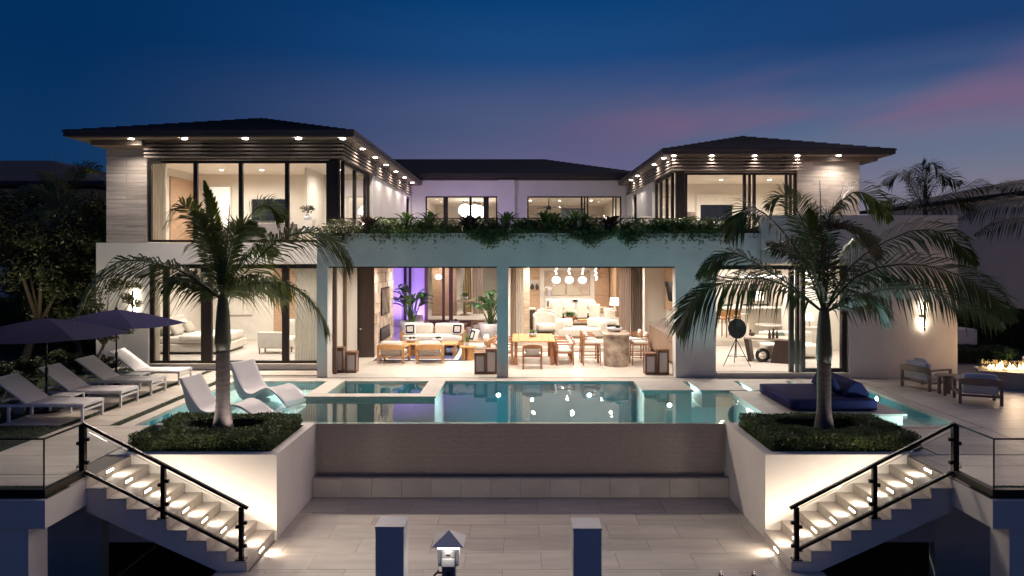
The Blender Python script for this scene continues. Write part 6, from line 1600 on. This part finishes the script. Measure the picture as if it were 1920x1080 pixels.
# dining table with upholstered chairs
t = thing('dining_table', 'long dark indoor dining table behind the living room', 'dining table', (X(1080, 31.6), 31.7, .3)); MB().box(-1.35, 1.35, -.5, .5, .70, .75).build('top', wood_brown, t, bevel=.006)
for x in (-.8, .8): MB().box(x - .15, x + .15, -.3, .3, 0, .699).build('pedestal', wood_dark, t)
def uchair():
    t = thing('dining_chair', 'x', 'chair')
    MB().cush((0, -.22, .66), (.48, .09, .62), (R(6), 0, 0), r=.044, n=6).build('backrest', linen_m, t, smooth=True); MB().cush((0, 0, .44), (.48, .46, .10), r=.045).build('seat', linen_m, t, smooth=True)
    for a in (-1, 1):
        for b in (-1, 1): MB().cyl((a * .19, b * .17, .40), (a * .20, b * .19, 0), .018, .012, 8).build('leg', wood_dark, t)
    return t
uc = uchair()
for i, px in enumerate((1044, 1068, 1090, 1114)):
    o = uc if i == 0 else copy_tree(uc); o.location = (X(px, 31.0), 31.0, .3); o['label'] = f'{ORD[i]} white dining chair from the travertine column, back to the living room'; o['group'] = 'white dining chairs, near side'
for i, px in enumerate((1040, 1063, 1086, 1109)):
    dup(uc, (X(px, 32.4), 32.4, .3), R(180), f'{ORD[i]} white dining chair from the travertine column, kitchen side of the dark table', 'white dining chairs, far side')
bowl_plant('table_plant', 'round topiary on the indoor dining table', (X(1080, 31.7), 31.7, 1.05), .10, leaf_dark, 26, .26, .03, 31, h=.25)
# island and kitchen wall
iy = 34.4
t = thing('kitchen_island', 'white waterfall kitchen island with dark recess', 'kitchen island', (X(1068, iy), iy, .3)); hw = (X(1114, iy) - X(1024, iy)) / 2
MB().box(-hw, hw, -.5, .5, .86, .92).build('top', plaster_in, t, bevel=.005)
for sx in (-1, 1): MB().box(sx * hw, sx * (hw - .06), -.5, .5, 0, .859).build('end_panel', plaster_in, t)
MB().box(-hw + .07, hw - .07, -.1, .45, 0, .859).build('cabinet', wood_dark, t)
for i in range(4):
    s = thing('counter_stool', f'{ORD[i]} tan counter stool from the wood cabinet with jars, under the kitchen island', 'bar stool', (X(1068, iy) - hw + .35 + i * (2 * hw - .7) / 3, iy - .45, .3), group='island stools')
    MB().cush((0, -.12, .78), (.46, .08, .34), r=.035).build('backrest', cushion_m, s, smooth=True); MB().cush((0, .05, .62), (.44, .38, .09), r=.04).build('seat', cushion_m, s, smooth=True)
    for a in (-1, 1):
        for b in (-1, 1): MB().cyl((a * .18, .05 + b * .15, .6), (a * .2, .05 + b * .17, 0), .014, .012, 6).build('leg', wood_dark, s)
ky = 38.15
t = thing('kitchen_wall', 'built in kitchen with travertine back wall and wood cabinets', 'kitchen', (X(1064, ky), ky, .3))
MB().box(X(1020, ky), X(1105, ky), ky - .12, ky, .3, 3.12).build('back_panel', backsplash_m, t, world=True)
MB().box(X(1012, ky), X(1020, ky), ky - .5, ky, .3, 3.12).box(X(1105, ky), X(1113, ky), ky - .5, ky, .3, 3.12).box(X(1020, ky), X(1105, ky), ky - .5, ky - .13, 2.55, 3.12).build('surround', plaster_in, t, world=True)
MB().box(X(1020, ky), X(1105, ky), ky - .62, ky - .13, .3, 1.20).build('base_cabinet', plaster_in, t, world=True)
for s, (a, b) in enumerate(((1034, 1059), (1062, 1088))):
    xa, xb = X(a, ky), X(b, ky); poly = [(xa, 1.22), (xb, 1.22)]
    xc = xb if s == 0 else xa
    for k in range(9):
        u = k / 8; poly.append((xb - (xb - xa) * u, 1.22 + (.62 * math.sqrt(max(.02, 1 - (u if s == 0 else 1 - u) ** 2)))))
    MB().prism(poly, 'y', ky - .20, ky - .125).build('arched_panel', mat('cane', (.66, .58, .46), .7), t, world=True)
for a, b in ((990, 1012), (1113, 1140)):
    n = 3
    for k in range(n):
        z0 = .3 + k * .94; MB().box(X(a, ky) + .01, X(b, ky) - .01, ky - .55, ky - .02, z0 + .005, z0 + .93).build('cabinet_door', wood_wall, t, world=True)
MB().box(X(1141, ky), X(1150, ky), ky - 3.0, ky - .1, .3, 3.12).build('tall_panel', wood_wall, t, world=True)
MB().box(X(993, ky), X(1011, ky), ky - .60, ky - .555, 1.55, 2.05).build('niche', coping_m, t, world=True)
for px in (998, 1007):
    q = thing('jar', 'small dark jar in the kitchen niche', 'jar', (X(px, ky - .7), ky - .66, 1.56), group='niche jars'); MB().lathe([(.06, 0), (.10, .1), (.09, .2), (.05, .24)], n=14).build('body', wood_dark, q, smooth=True); MB().lathe([(.05, .24), (.06, .26), (.01, .3)], n=14).build('lid', wood_dark, q)
q = thing('flower_vase', 'vase of white flowers at the kitchen wall', 'vase', (X(1030, 37.3), 37.3, 1.21)); MB().lathe([(.06, 0), (.08, .15), (.05, .3)], n=14).build('vase', pot_m, q); 
fm = MB(); r = random.Random(9)
for _ in range(18): fm.sphere((r.gauss(0, .13), r.gauss(0, .1), .42 + r.gauss(0, .06)), .06, 7, 5)
fm.build('blooms', cushion_m, q, smooth=True)
gy_ = 33.2
for i, px in enumerate((1043, 1067.5, 1092)):
    t = thing('pendant_lamp', ['white glass globe pendant farthest from the bubble cluster', 'middle white glass globe pendant over the kitchen island', 'white glass globe pendant next to the bubble cluster'][i], 'pendant lamp', (X(px, gy_), gy_, Z(525, gy_)), group='globe pendants')
    MB().sphere((0, 0, 0), .20, 20, 12, (1, 1, .82)).build('globe', globe_glow, t, smooth=True); MB().cyl((0, 0, .16), (0, 0, .95), .012, .012, 8).build('stem', steel, t)
    cry = MB()
    for k in range(5): cry.sphere((rnd.uniform(-.05, .05), rnd.uniform(-.05, .05), .30 + k * .12), .06, 8, 6)
    cry.build('crystal', mat('crystal', (.8, .8, .78), .1, emit=(1, .96, .9), estr=.9), t, smooth=True)
t = thing('pendant_lamp', 'cluster of clear bubbles hanging beside the globe pendants', 'pendant lamp', (X(1116, gy_), gy_, Z(520, gy_))); cry = MB()
for k in range(9): cry.sphere((rnd.uniform(-.08, .08), rnd.uniform(-.08, .08), -.1 + k * .1), .06, 8, 6)
cry.build('bubbles', mat('crystal', (.8, .8, .78), .1), t, smooth=True); MB().cyl((0, 0, .3), (0, 0, .8), .008, .008, 6).build('cord', steel, t)
t = thing('table_lamp', 'glowing drum table lamp behind the living room curtain', 'lamp', (X(1152, 29.5), 29.5, 1.05)); MB().cyl((0, 0, .25), (0, 0, .55), .2, .17, 20).build('shade', shade_glow, t); MB().lathe([(.1, 0), (.06, .1), (.03, .25)], n=14).build('base', pot_m, t)
t = thing('side_chair', 'white high backed chair by the living room curtain', 'chair', (X(1143, 29.6), 29.6, .3)); MB().cush((0, 0, .5), (.5, .12, .75), (R(-8), 0, R(20)), r=.055).build('backrest', linen_m, t, smooth=True); MB().cush((0, -.25, .32), (.52, .5, .2), r=.08).build('seat', linen_m, t, smooth=True); MB().box(-.2, .2, -.4, .0, 0, .22).build('base', wood_dark, t)

# ================================================================== STUDY
t = thing('tripod_lamp', 'big black disc floor lamp on a tripod in the open doorway', 'floor lamp', (X(1381, 20.9), 20.9, .13))
zc = Z(616, 20.9) - .13
MB().lathe([(.02, -.10), (.16, -.07), (.27, -.01), (.30, .04), (.28, .045), (.15, .0)], n=36).build('disc', black_m, t, smooth=True)
d_ = t.children[0]; d_.location = (0, 0, zc); d_.rotation_euler = (R(84), 0, R(12))
MB().tube([(0, .02, zc), (0, .05, .22)], .014, 8).build('stem', metal_dark, t)
for a in (200, 320, 80): MB().tube([(0, .05, zc - .30), (.44 * math.cos(R(a)), .05 + .44 * math.sin(R(a)), 0)], .012, 6).build('leg', metal_dark, t)
MB().tube([(.30 * math.cos(R(a)), .05 + .30 * math.sin(R(a)), .28) for a in (200, 320, 80, 200)], .008, 6).build('brace', metal_dark, t)
t = thing('desk', 'dark brown desk with slanted slab ends in the study', 'desk', (X(1455, 21.6), 21.75, .13), R(-24))
MB().box(-.85, .75, -.42, .42, .68, .74).build('top', mat('desk_top', (.42, .34, .28), .35), t, bevel=.006)
MB().prism([(-.85, .679), (-.72, .679), (-.62, 0), (-.72, 0)], 'y', -.40, .40).build('slab_leg', wood_dark, t); MB().prism([(.05, .679), (.75, .679), (.75, 0), (-.08, 0)], 'y', -.41, -.36).build('front_panel', wood_dark, t); MB().prism([(.65, .679), (.75, .679), (.75, 0), (.65, 0)], 'y', -.355, .41).build('slab_leg', wood_dark, t)
for px, h in ((1443, .26), (1450, .32), (1457, .24)):
    q = thing('figurine', 'slim dark carved figure on the study desk', 'figurine', (X(px, 21.4), 21.4, .87), group='desk figures'); MB().lathe([(.045, 0), (.04, .05), (.05, h * .4), (.025, h * .7), (.03, h * .85), (.005, h)], n=12).build('body', wood_dark, q, smooth=True); MB().cyl((0, 0, -.0), (0, 0, .012), .05, .05, 12).build('base', black_m, q)
q = thing('figurine', 'small dark bird figure at the end of the study desk', 'figurine', (X(1411, 21.9), 21.95, .87)); MB().sphere((0, 0, .07), .08, 12, 8, (1.3, .8, .8)).build('body', wood_dark, q, smooth=True); MB().lathe([(.03, .08), (.025, .17), (.035, .2), (.005, .22)], (-.05, 0, 0), 10).build('neck', wood_dark, q, smooth=True)
q = thing('sculpture', 'dark ring sculpture on the floor under the study desk', 'sculpture', (X(1432, 21.5), 21.6, .13)); MB().tube([(.17 * math.cos(k * .4488), 0, .2 + .17 * math.sin(k * .4488)) for k in range(15)], .055, 10).build('ring', black_m, q, smooth=True); MB().box(-.1, .1, -.06, .06, 0, .03).build('base', black_m, q)
soft_chair('lounge_chair', 'grey low lounge chair behind the study desk', (X(1485, 23.4), 23.4, .13), R(150), .85, .85, .72, mat('fabric_grey', (.36, .33, .30), .9, var=.1, vscale=8))
t = thing('pedestal_table', 'pale bowl shaped pedestal table in the study', 'table', (X(1443, 24.4), 24.4, .13)); MB().lathe([(.08, 0), (.05, .3), (.09, .6), (.34, .78), (.48, .84), (.46, .87), (.1, .80)], n=28).build('body', coping_m, t, smooth=True); MB().cyl((0, 0, 0), (0, 0, .03), .2, .2, 20).build('base', coping_m, t)
t = thing('bar_counter', 'long pale bar counter with dark side behind the study', 'bar', (X(1420, 27.5), 27.5, .3)); MB().box(-1.3, 1.35, -.45, .45, .98, 1.05).build('top', plaster_in, t, bevel=.006); MB().box(-.2, 1.3, -.3, .4, 0, .979).build('cabinet', linen_m, t); MB().box(1.31, 1.34, -.4, .4, 0, .979).build('end_panel', wood_brown, t)
for i, px in enumerate((1352, 1364, 1378)):
    s = thing('bar_stool', f'{ORD[i]} tan leather bar stool from the grey pier at the long counter', 'bar stool', (X(px, 26.6 + i * .3), 26.6 + i * .3, .3), R(-20), 'tan bar stools')
    MB().box(-.22, .22, -.2, .2, .68, .73).build('seat', mat('tan_leather', (.40, .20, .08), .5), s, bevel=.01); MB().box(-.22, .22, -.22, -.19, .80, .98).build('backrest', mat('tan_leather', (.40, .20, .08), .5), s)
    for a in (-1, 1):
        for b in (-1, 1): MB().bar((a * .2, b * .18, 0), (a * .2, b * .18, .98 if b < 0 else .68), .025).build('leg', wood_brown, s)
t = thing('table_lamp', 'glowing drum lamp on the counter behind the study', 'lamp', (X(1422, 27.3), 27.3, 1.35)); MB().cyl((0, 0, .30), (0, 0, .62), .23, .20, 20).build('shade', shade_glow, t); MB().lathe([(.09, 0), (.03, .05), (.02, .3)], n=14).build('base', steel, t); point(t, (0, 0, .46), 8, (1, .82, .6), .1)
t = thing('ring_chandelier', 'flat glowing ring chandelier above the counter', 'chandelier', (X(1430, 27.0), 27.0, 2.55)); MB().tube([(.8 * math.cos(k * .2618), .5 * math.sin(k * .2618), 0) for k in range(25)], .05, 8).build('ring', globe_glow, t, smooth=True)
for a in (0, 2, 4): MB().cyl((.75 * math.cos(a), .45 * math.sin(a), .03), (0, 0, .6), .006, .006, 5).build('wire', steel, t)
for i, (a, b) in enumerate(((1355, 1402), (1408, 1440))):
    t = thing('framed_picture', ['wide pale framed picture on the wall behind the counter', 'narrow pale framed picture on the wall behind the counter'][i], 'picture', (X((a + b) / 2, 33), 33.0, Z(555, 33))); hw = (X(b, 33) - X(a, 33)) / 2
    MB().box(-hw, hw, -.03, .03, -.42, .55).build('frame', metal_dark, t); MB().box(-hw + .05, hw - .05, -.036, -.031, -.37, .50).build('print', mat('print_pale', (.62, .58, .50), .8, var=.5, vscale=1.2, col2=(.28, .26, .22)), t)
part('interior_wall', MB().box(5.5, 11.7, 33.04, 33.12, .3, 3.14), plaster_in)
t = thing('bench_seat', 'pale bench with green and white cushions under the pictures', 'bench', (X(1385, 32.4), 32.4, .3)); MB().box(-.9, .9, -.35, .35, 0, .42).build('seat', linen_m, t, bevel=.03); MB().cush((-.6, .1, .62), (.5, .16, .42), r=.07).build('cushion', mat('green_fabric', (.10, .14, .10), .9), t, smooth=True); MB().cush((0, .1, .62), (.5, .16, .42), r=.07).build('cushion', cushion_m, t, smooth=True)
t = thing('wall_sculpture', 'wavy thin black metal strip on the study wall', 'sculpture', (X(1482, 24.0), 23.98, Z(600, 24))); MB().tube([(.05 * math.sin(k * .9), 0, -.55 + k * .09) for k in range(14)], .016, 6).build('strip', metal_dark, t, smooth=True); MB().box(-.02, .02, 0, .02, -.1, .1).build('mount', metal_dark, t)
part('interior_wall', MB().box(X(1467, 24), 11.7, 24.0, 24.1, .13, 3.12), plaster_in)
t = thing('day_sofa', 'long grey sofa with pillows seen through the sliding glass', 'sofa', (8.6, 22.6, .13)); MB().cush((0, 0, .25), (1.7, .8, .4), r=.08).build('seat', linen_m, t, smooth=True); MB().cush((0, .36, .55), (1.7, .2, .5), r=.08).build('back', linen_m, t, smooth=True); MB().cush((-.3, .15, .58), (.42, .15, .40), (R(-12), 0, 0), r=.07).build('pillow', mat('green_fabric', (.10, .14, .10), .9), t, smooth=True)
t = thing('arched_lamp', 'warm arched table lamp behind the sliding glass', 'lamp', (X(1520, 23.5), 23.6, 1.0)); MB().lathe([(.14, .2), (.14, .3), (.10, .42), (.01, .47)], n=18).build('shade', shade_glow, t, smooth=True); MB().cyl((0, 0, 0), (0, 0, .2), .03, .03, 10).build('stem', steel, t)
t = thing('side_cabinet', 'low pale cabinet carrying the arched lamp', 'cabinet', (X(1520, 23.5), 23.6, .13)); MB().box(-.4, .4, -.2, .2, 0, .85).build('body', linen_m, t, bevel=.01); MB().box(-.42, .42, -.22, .22, .851, .869).build('top', plaster_in, t)

# ================================================================== BEDROOMS
t = thing('bed', 'white made bed with striped cushions in the bedroom behind the loungers', 'bed', (X(385, 24.2), 24.0, FL), R(0))
MB().box(-1.05, 1.15, -1.0, .9, .08, .34).build('base', linen_m, t, bevel=.03); MB().cush((.0, -.05, .46), (2.1, 1.86, .26), r=.09).build('mattress', cushion_m, t, smooth=True); MB().cush((.35, -.05, .52), (1.4, 1.98, .22), r=.08, puff=.03).build('duvet', cushion_m, t, smooth=True)
MB().box(-1.2, -1.06, -1.05, .95, 0, 1.15).build('headboard', linen_m, t, bevel=.04)
for i, y in enumerate((-.55, .35)):
    MB().cush((-.82, y, .80), (.20, .62, .46), (0, R(-28), 0), r=.085).build('pillow', cushion_m, t, smooth=True); MB().cush((-.62, y, .76), (.16, .52, .40), (0, R(-32), 0), r=.07).build('cushion', mat('stripe_fabric', (.46, .42, .36), .9), t, smooth=True)
for x in (-.9, 1.0): MB().box(x - .05, x + .05, -.9, .8, 0, .08).build('foot', wood_dark, t)
t = thing('upholstered_bench', 'pale upholstered settee with its back to the bedroom window', 'bench', (X(512, 23.2), 23.2, FL)); MB().box(-.50, .50, -.05, .05, .18, .72).build('back', linen_m, t, bevel=.03); MB().box(-.50, .50, .05, .60, .18, .45).build('seat', linen_m, t, bevel=.04)
for a in (-.44, .44): MB().box(a - .02, a + .02, -.02, .02, 0, .18).box(a - .02, a + .02, .5, .55, 0, .18).build('leg', wood_brown, t)
t = thing('lounge_chair', 'white bedroom armchair half behind the sheer curtain', 'armchair', (X(545, 24.5), 24.6, FL)); MB().cush((0, 0, .34), (.6, .6, .2), r=.07).build('seat', linen_m, t, smooth=True); MB().cush((.05, .25, .68), (.56, .14, .6), (R(-10), 0, 0), r=.065).build('backrest', linen_m, t, smooth=True)
for a in (-.24, .24): MB().cyl((a, -.2, .25), (a, -.24, 0), .018, .014, 8).cyl((a, .2, .25), (a, .24, 0), .018, .014, 8).build('leg', wood_brown, t)
curtain('sheer white curtain at the pillar end of the bedroom window', X(553, 21.5), X(596, 21.5), 21.5, FL + .02, 3.08, curtain_m, 9, .05)
curtain('sheer white curtain at the sconce wall end of the bedroom window', X(282, 21.6), X(300, 21.6), 21.6, FL + .02, 3.08, curtain_m, 4, .05)
for px in (366, 512):
    t = thing('bedside_sconce', 'small glowing wall lamp on the bedroom back wall', 'wall lamp', (X(px, 26.8), 26.88, Z(556, 26.8)), group='bedroom wall lamps'); MB().cyl((0, -.08, -.08), (0, -.08, .08), .05, .05, 14).build('shade', globe_glow, t); MB().box(-.03, .03, -.04, .01, -.03, .03).build('bracket', bronze, t); point(t, (0, -.2, 0), 6, (1, .82, .6), .06)
# upper bedroom, larger wing
curtain('white curtain at the stone wall end of the upper bedroom window', X(283, 21.7), X(312, 21.7), 21.7, UF + .02, UC - .03, curtain_m, 6, .05)
t = thing('lit_doorway', 'doorway filled with a glowing panel in the upper bedroom back wall', 'door', (X(412, 25.9), 25.99, UF)); MB().box(X(393, 26) - X(412, 25.9), X(432, 26) - X(412, 25.9), -.02, .0, 0, Z(351, 26) - UF).build('opening', mat('lit_room_glow', (.8, .78, .74), .8, emit=(1, .95, .86), estr=.55), t); MB().box(X(390, 26) - X(412, 25.9), X(393, 26) - X(412, 25.9), -.05, 0, 0, Z(348, 26) - UF).box(X(432, 26) - X(412, 25.9), X(435, 26) - X(412, 25.9), -.05, 0, 0, Z(348, 26) - UF).build('frame', plaster_in, t)  # emissive panel fills the doorway, standing in for light from the next room
t = thing('television', 'dark flat screen on the upper bedroom wall of the larger wing', 'television', (X(505, 25.9), 25.95, Z(395, 25.9))); MB().box(X(472, 25.9) - X(505, 25.9), X(537, 25.9) - X(505, 25.9), -.03, .03, -.36, .42).build('panel', tv_m, t); MB().box(-.2, .2, .03, .045, -.1, .1).build('mount', metal_dark, t)
t = thing('dresser', 'low grey dresser under the upper bedroom screen', 'dresser', (X(505, 25.5), 25.6, UF + .01)); MB().box(-.9, .9, -.25, .25, .1, .75).build('body', mat('dresser_grey', (.16, .15, .16), .5), t, bevel=.01); MB().box(-.85, .85, -.2, .2, 0, .1).build('plinth', black_m, t)
t = thing('branch_vase', 'small dry branch arrangement by the upper bedroom window', 'plant', (X(577, 23.0), 23.0, UF + .01)); MB().lathe([(.1, .75), (.12, .85), (.06, .95)], n=14).build('vase', pot_m, t); MB().box(-.2, .2, -.2, .2, 0, .75).build('stand', linen_m, t)
br = MB(); r = random.Random(2)
leaf_cloud(br, (0, 0, 1.12), (.25, .2, .13), 260, .035, r); br.build('leaves', leaf_night, t, recalc=False)
# upper bedroom, smaller wing
t = thing('television', 'dark flat screen in the upper bedroom of the smaller wing', 'television', (X(1343, 27.8), 27.8, Z(398, 27.8))); hw = (X(1372, 27.8) - X(1313, 27.8)) / 2; MB().box(-hw, hw, -.03, .03, -.36, Z(384, 27.8) - Z(398, 27.8)).build('panel', tv_m, t, bevel=.005); MB().box(-.05, .05, -.02, .02, -1.0, -.36).build('stand', metal_dark, t)
t = thing('table_lamp', 'taupe drum lamp near the corner post of the smaller wing', 'lamp', (X(1294, 26.0), 26.0, Z(412, 26.0) - .3)); MB().cyl((0, 0, .30), (0, 0, .58), .20, .17, 20).build('shade', mat('taupe_shade', (.22, .16, .13), .8), t); MB().cyl((0, 0, -.6), (0, 0, .3), .02, .02, 8).build('stem', steel, t)
part('wall_panel', MB().box(X(1306, 29.4), X(1400, 29.4), 29.43, 29.495, 3.8, 5.9), linen_m, bevel=.01)
# upstairs behind the courtyard
for i, px in enumerate((872, 890, 898)):
    t = thing('pendant_lamp', 'round white pendant behind the courtyard window upstairs', 'pendant lamp', (X(px, 37.5 + i * .6), 37.5 + i * .6, Z(395, 37.5)), group='upstairs pendants'); MB().sphere((0, 0, 0), .36, 18, 12).build('globe', globe_glow, t, smooth=True); MB().cyl((0, 0, .35), (0, 0, 1.0), .012, .012, 6).build('cord', metal_dark, t); MB().cyl((0, 0, .45), (0, 0, .5), .12, .12, 12).build('canopy', metal_dark, t)
t = thing('stair_railing', 'white stair railing with dark balusters behind the courtyard window', 'railing', (X(805, 36), 36, 3.5))
for k in range(7): MB().bar((-.3 + k * .17, 0, .2), (-.3 + k * .17, 0, 2.35 - k * .14), .025).build('baluster', metal_dark, t)
MB().bar((-.35, 0, 2.4), (.85, 0, 1.42), .05, .04).build('handrail', metal_dark, t)
t = thing('ceiling_fan', 'dark three blade ceiling fan behind the courtyard window', 'ceiling fan', (X(1029, 37), 37, UC - .45)); MB().cyl((0, 0, 0), (0, 0, .45), .025, .025, 8).build('rod', metal_dark, t); MB().lathe([(.10, -.14), (.14, -.05), (.10, .06)], n=16).build('motor', metal_dark, t)
for a in (10, 130, 250): MB().obox((.5 * math.cos(R(a)), .5 * math.sin(R(a)), -.02), (.85, .13, .015), (R(8), 0, R(a))).build('blade', metal_dark, t)
t = thing('glass_cabinet', 'tall dark glass cabinet behind the courtyard window', 'cabinet', (X(1073, 38), 38, 3.5)); MB().box(-.62, .62, -.25, .25, 0, 2.35).build('body', mat('cabinet_glass', (.10, .13, .125), .1), t); MB().box(-.02, .02, -.26, -.251, 0, 2.35).box(-.62, .62, -.26, -.251, 2.3, 2.35).build('frame', bronze, t)
t = thing('terrace_chair', 'pale reclined lounge chair on the upper terrace by the smaller wing', 'lounger', (X(1205, 28), 28.0, 3.41), R(100)); MB().obox((-.3, 0, .95), (1.15, .55, .05), (0, R(62), 0)).build('backrest', linen_m, t); MB().obox((.25, 0, .42), (.8, .55, .05)).build('seat', linen_m, t)
for a in (-.25, .25): MB().bar((.6, a, 0), (-.2, a, .9), .04).bar((-.2, a, 0), (.4, a, .45), .04).build('leg', teak_grey, t)
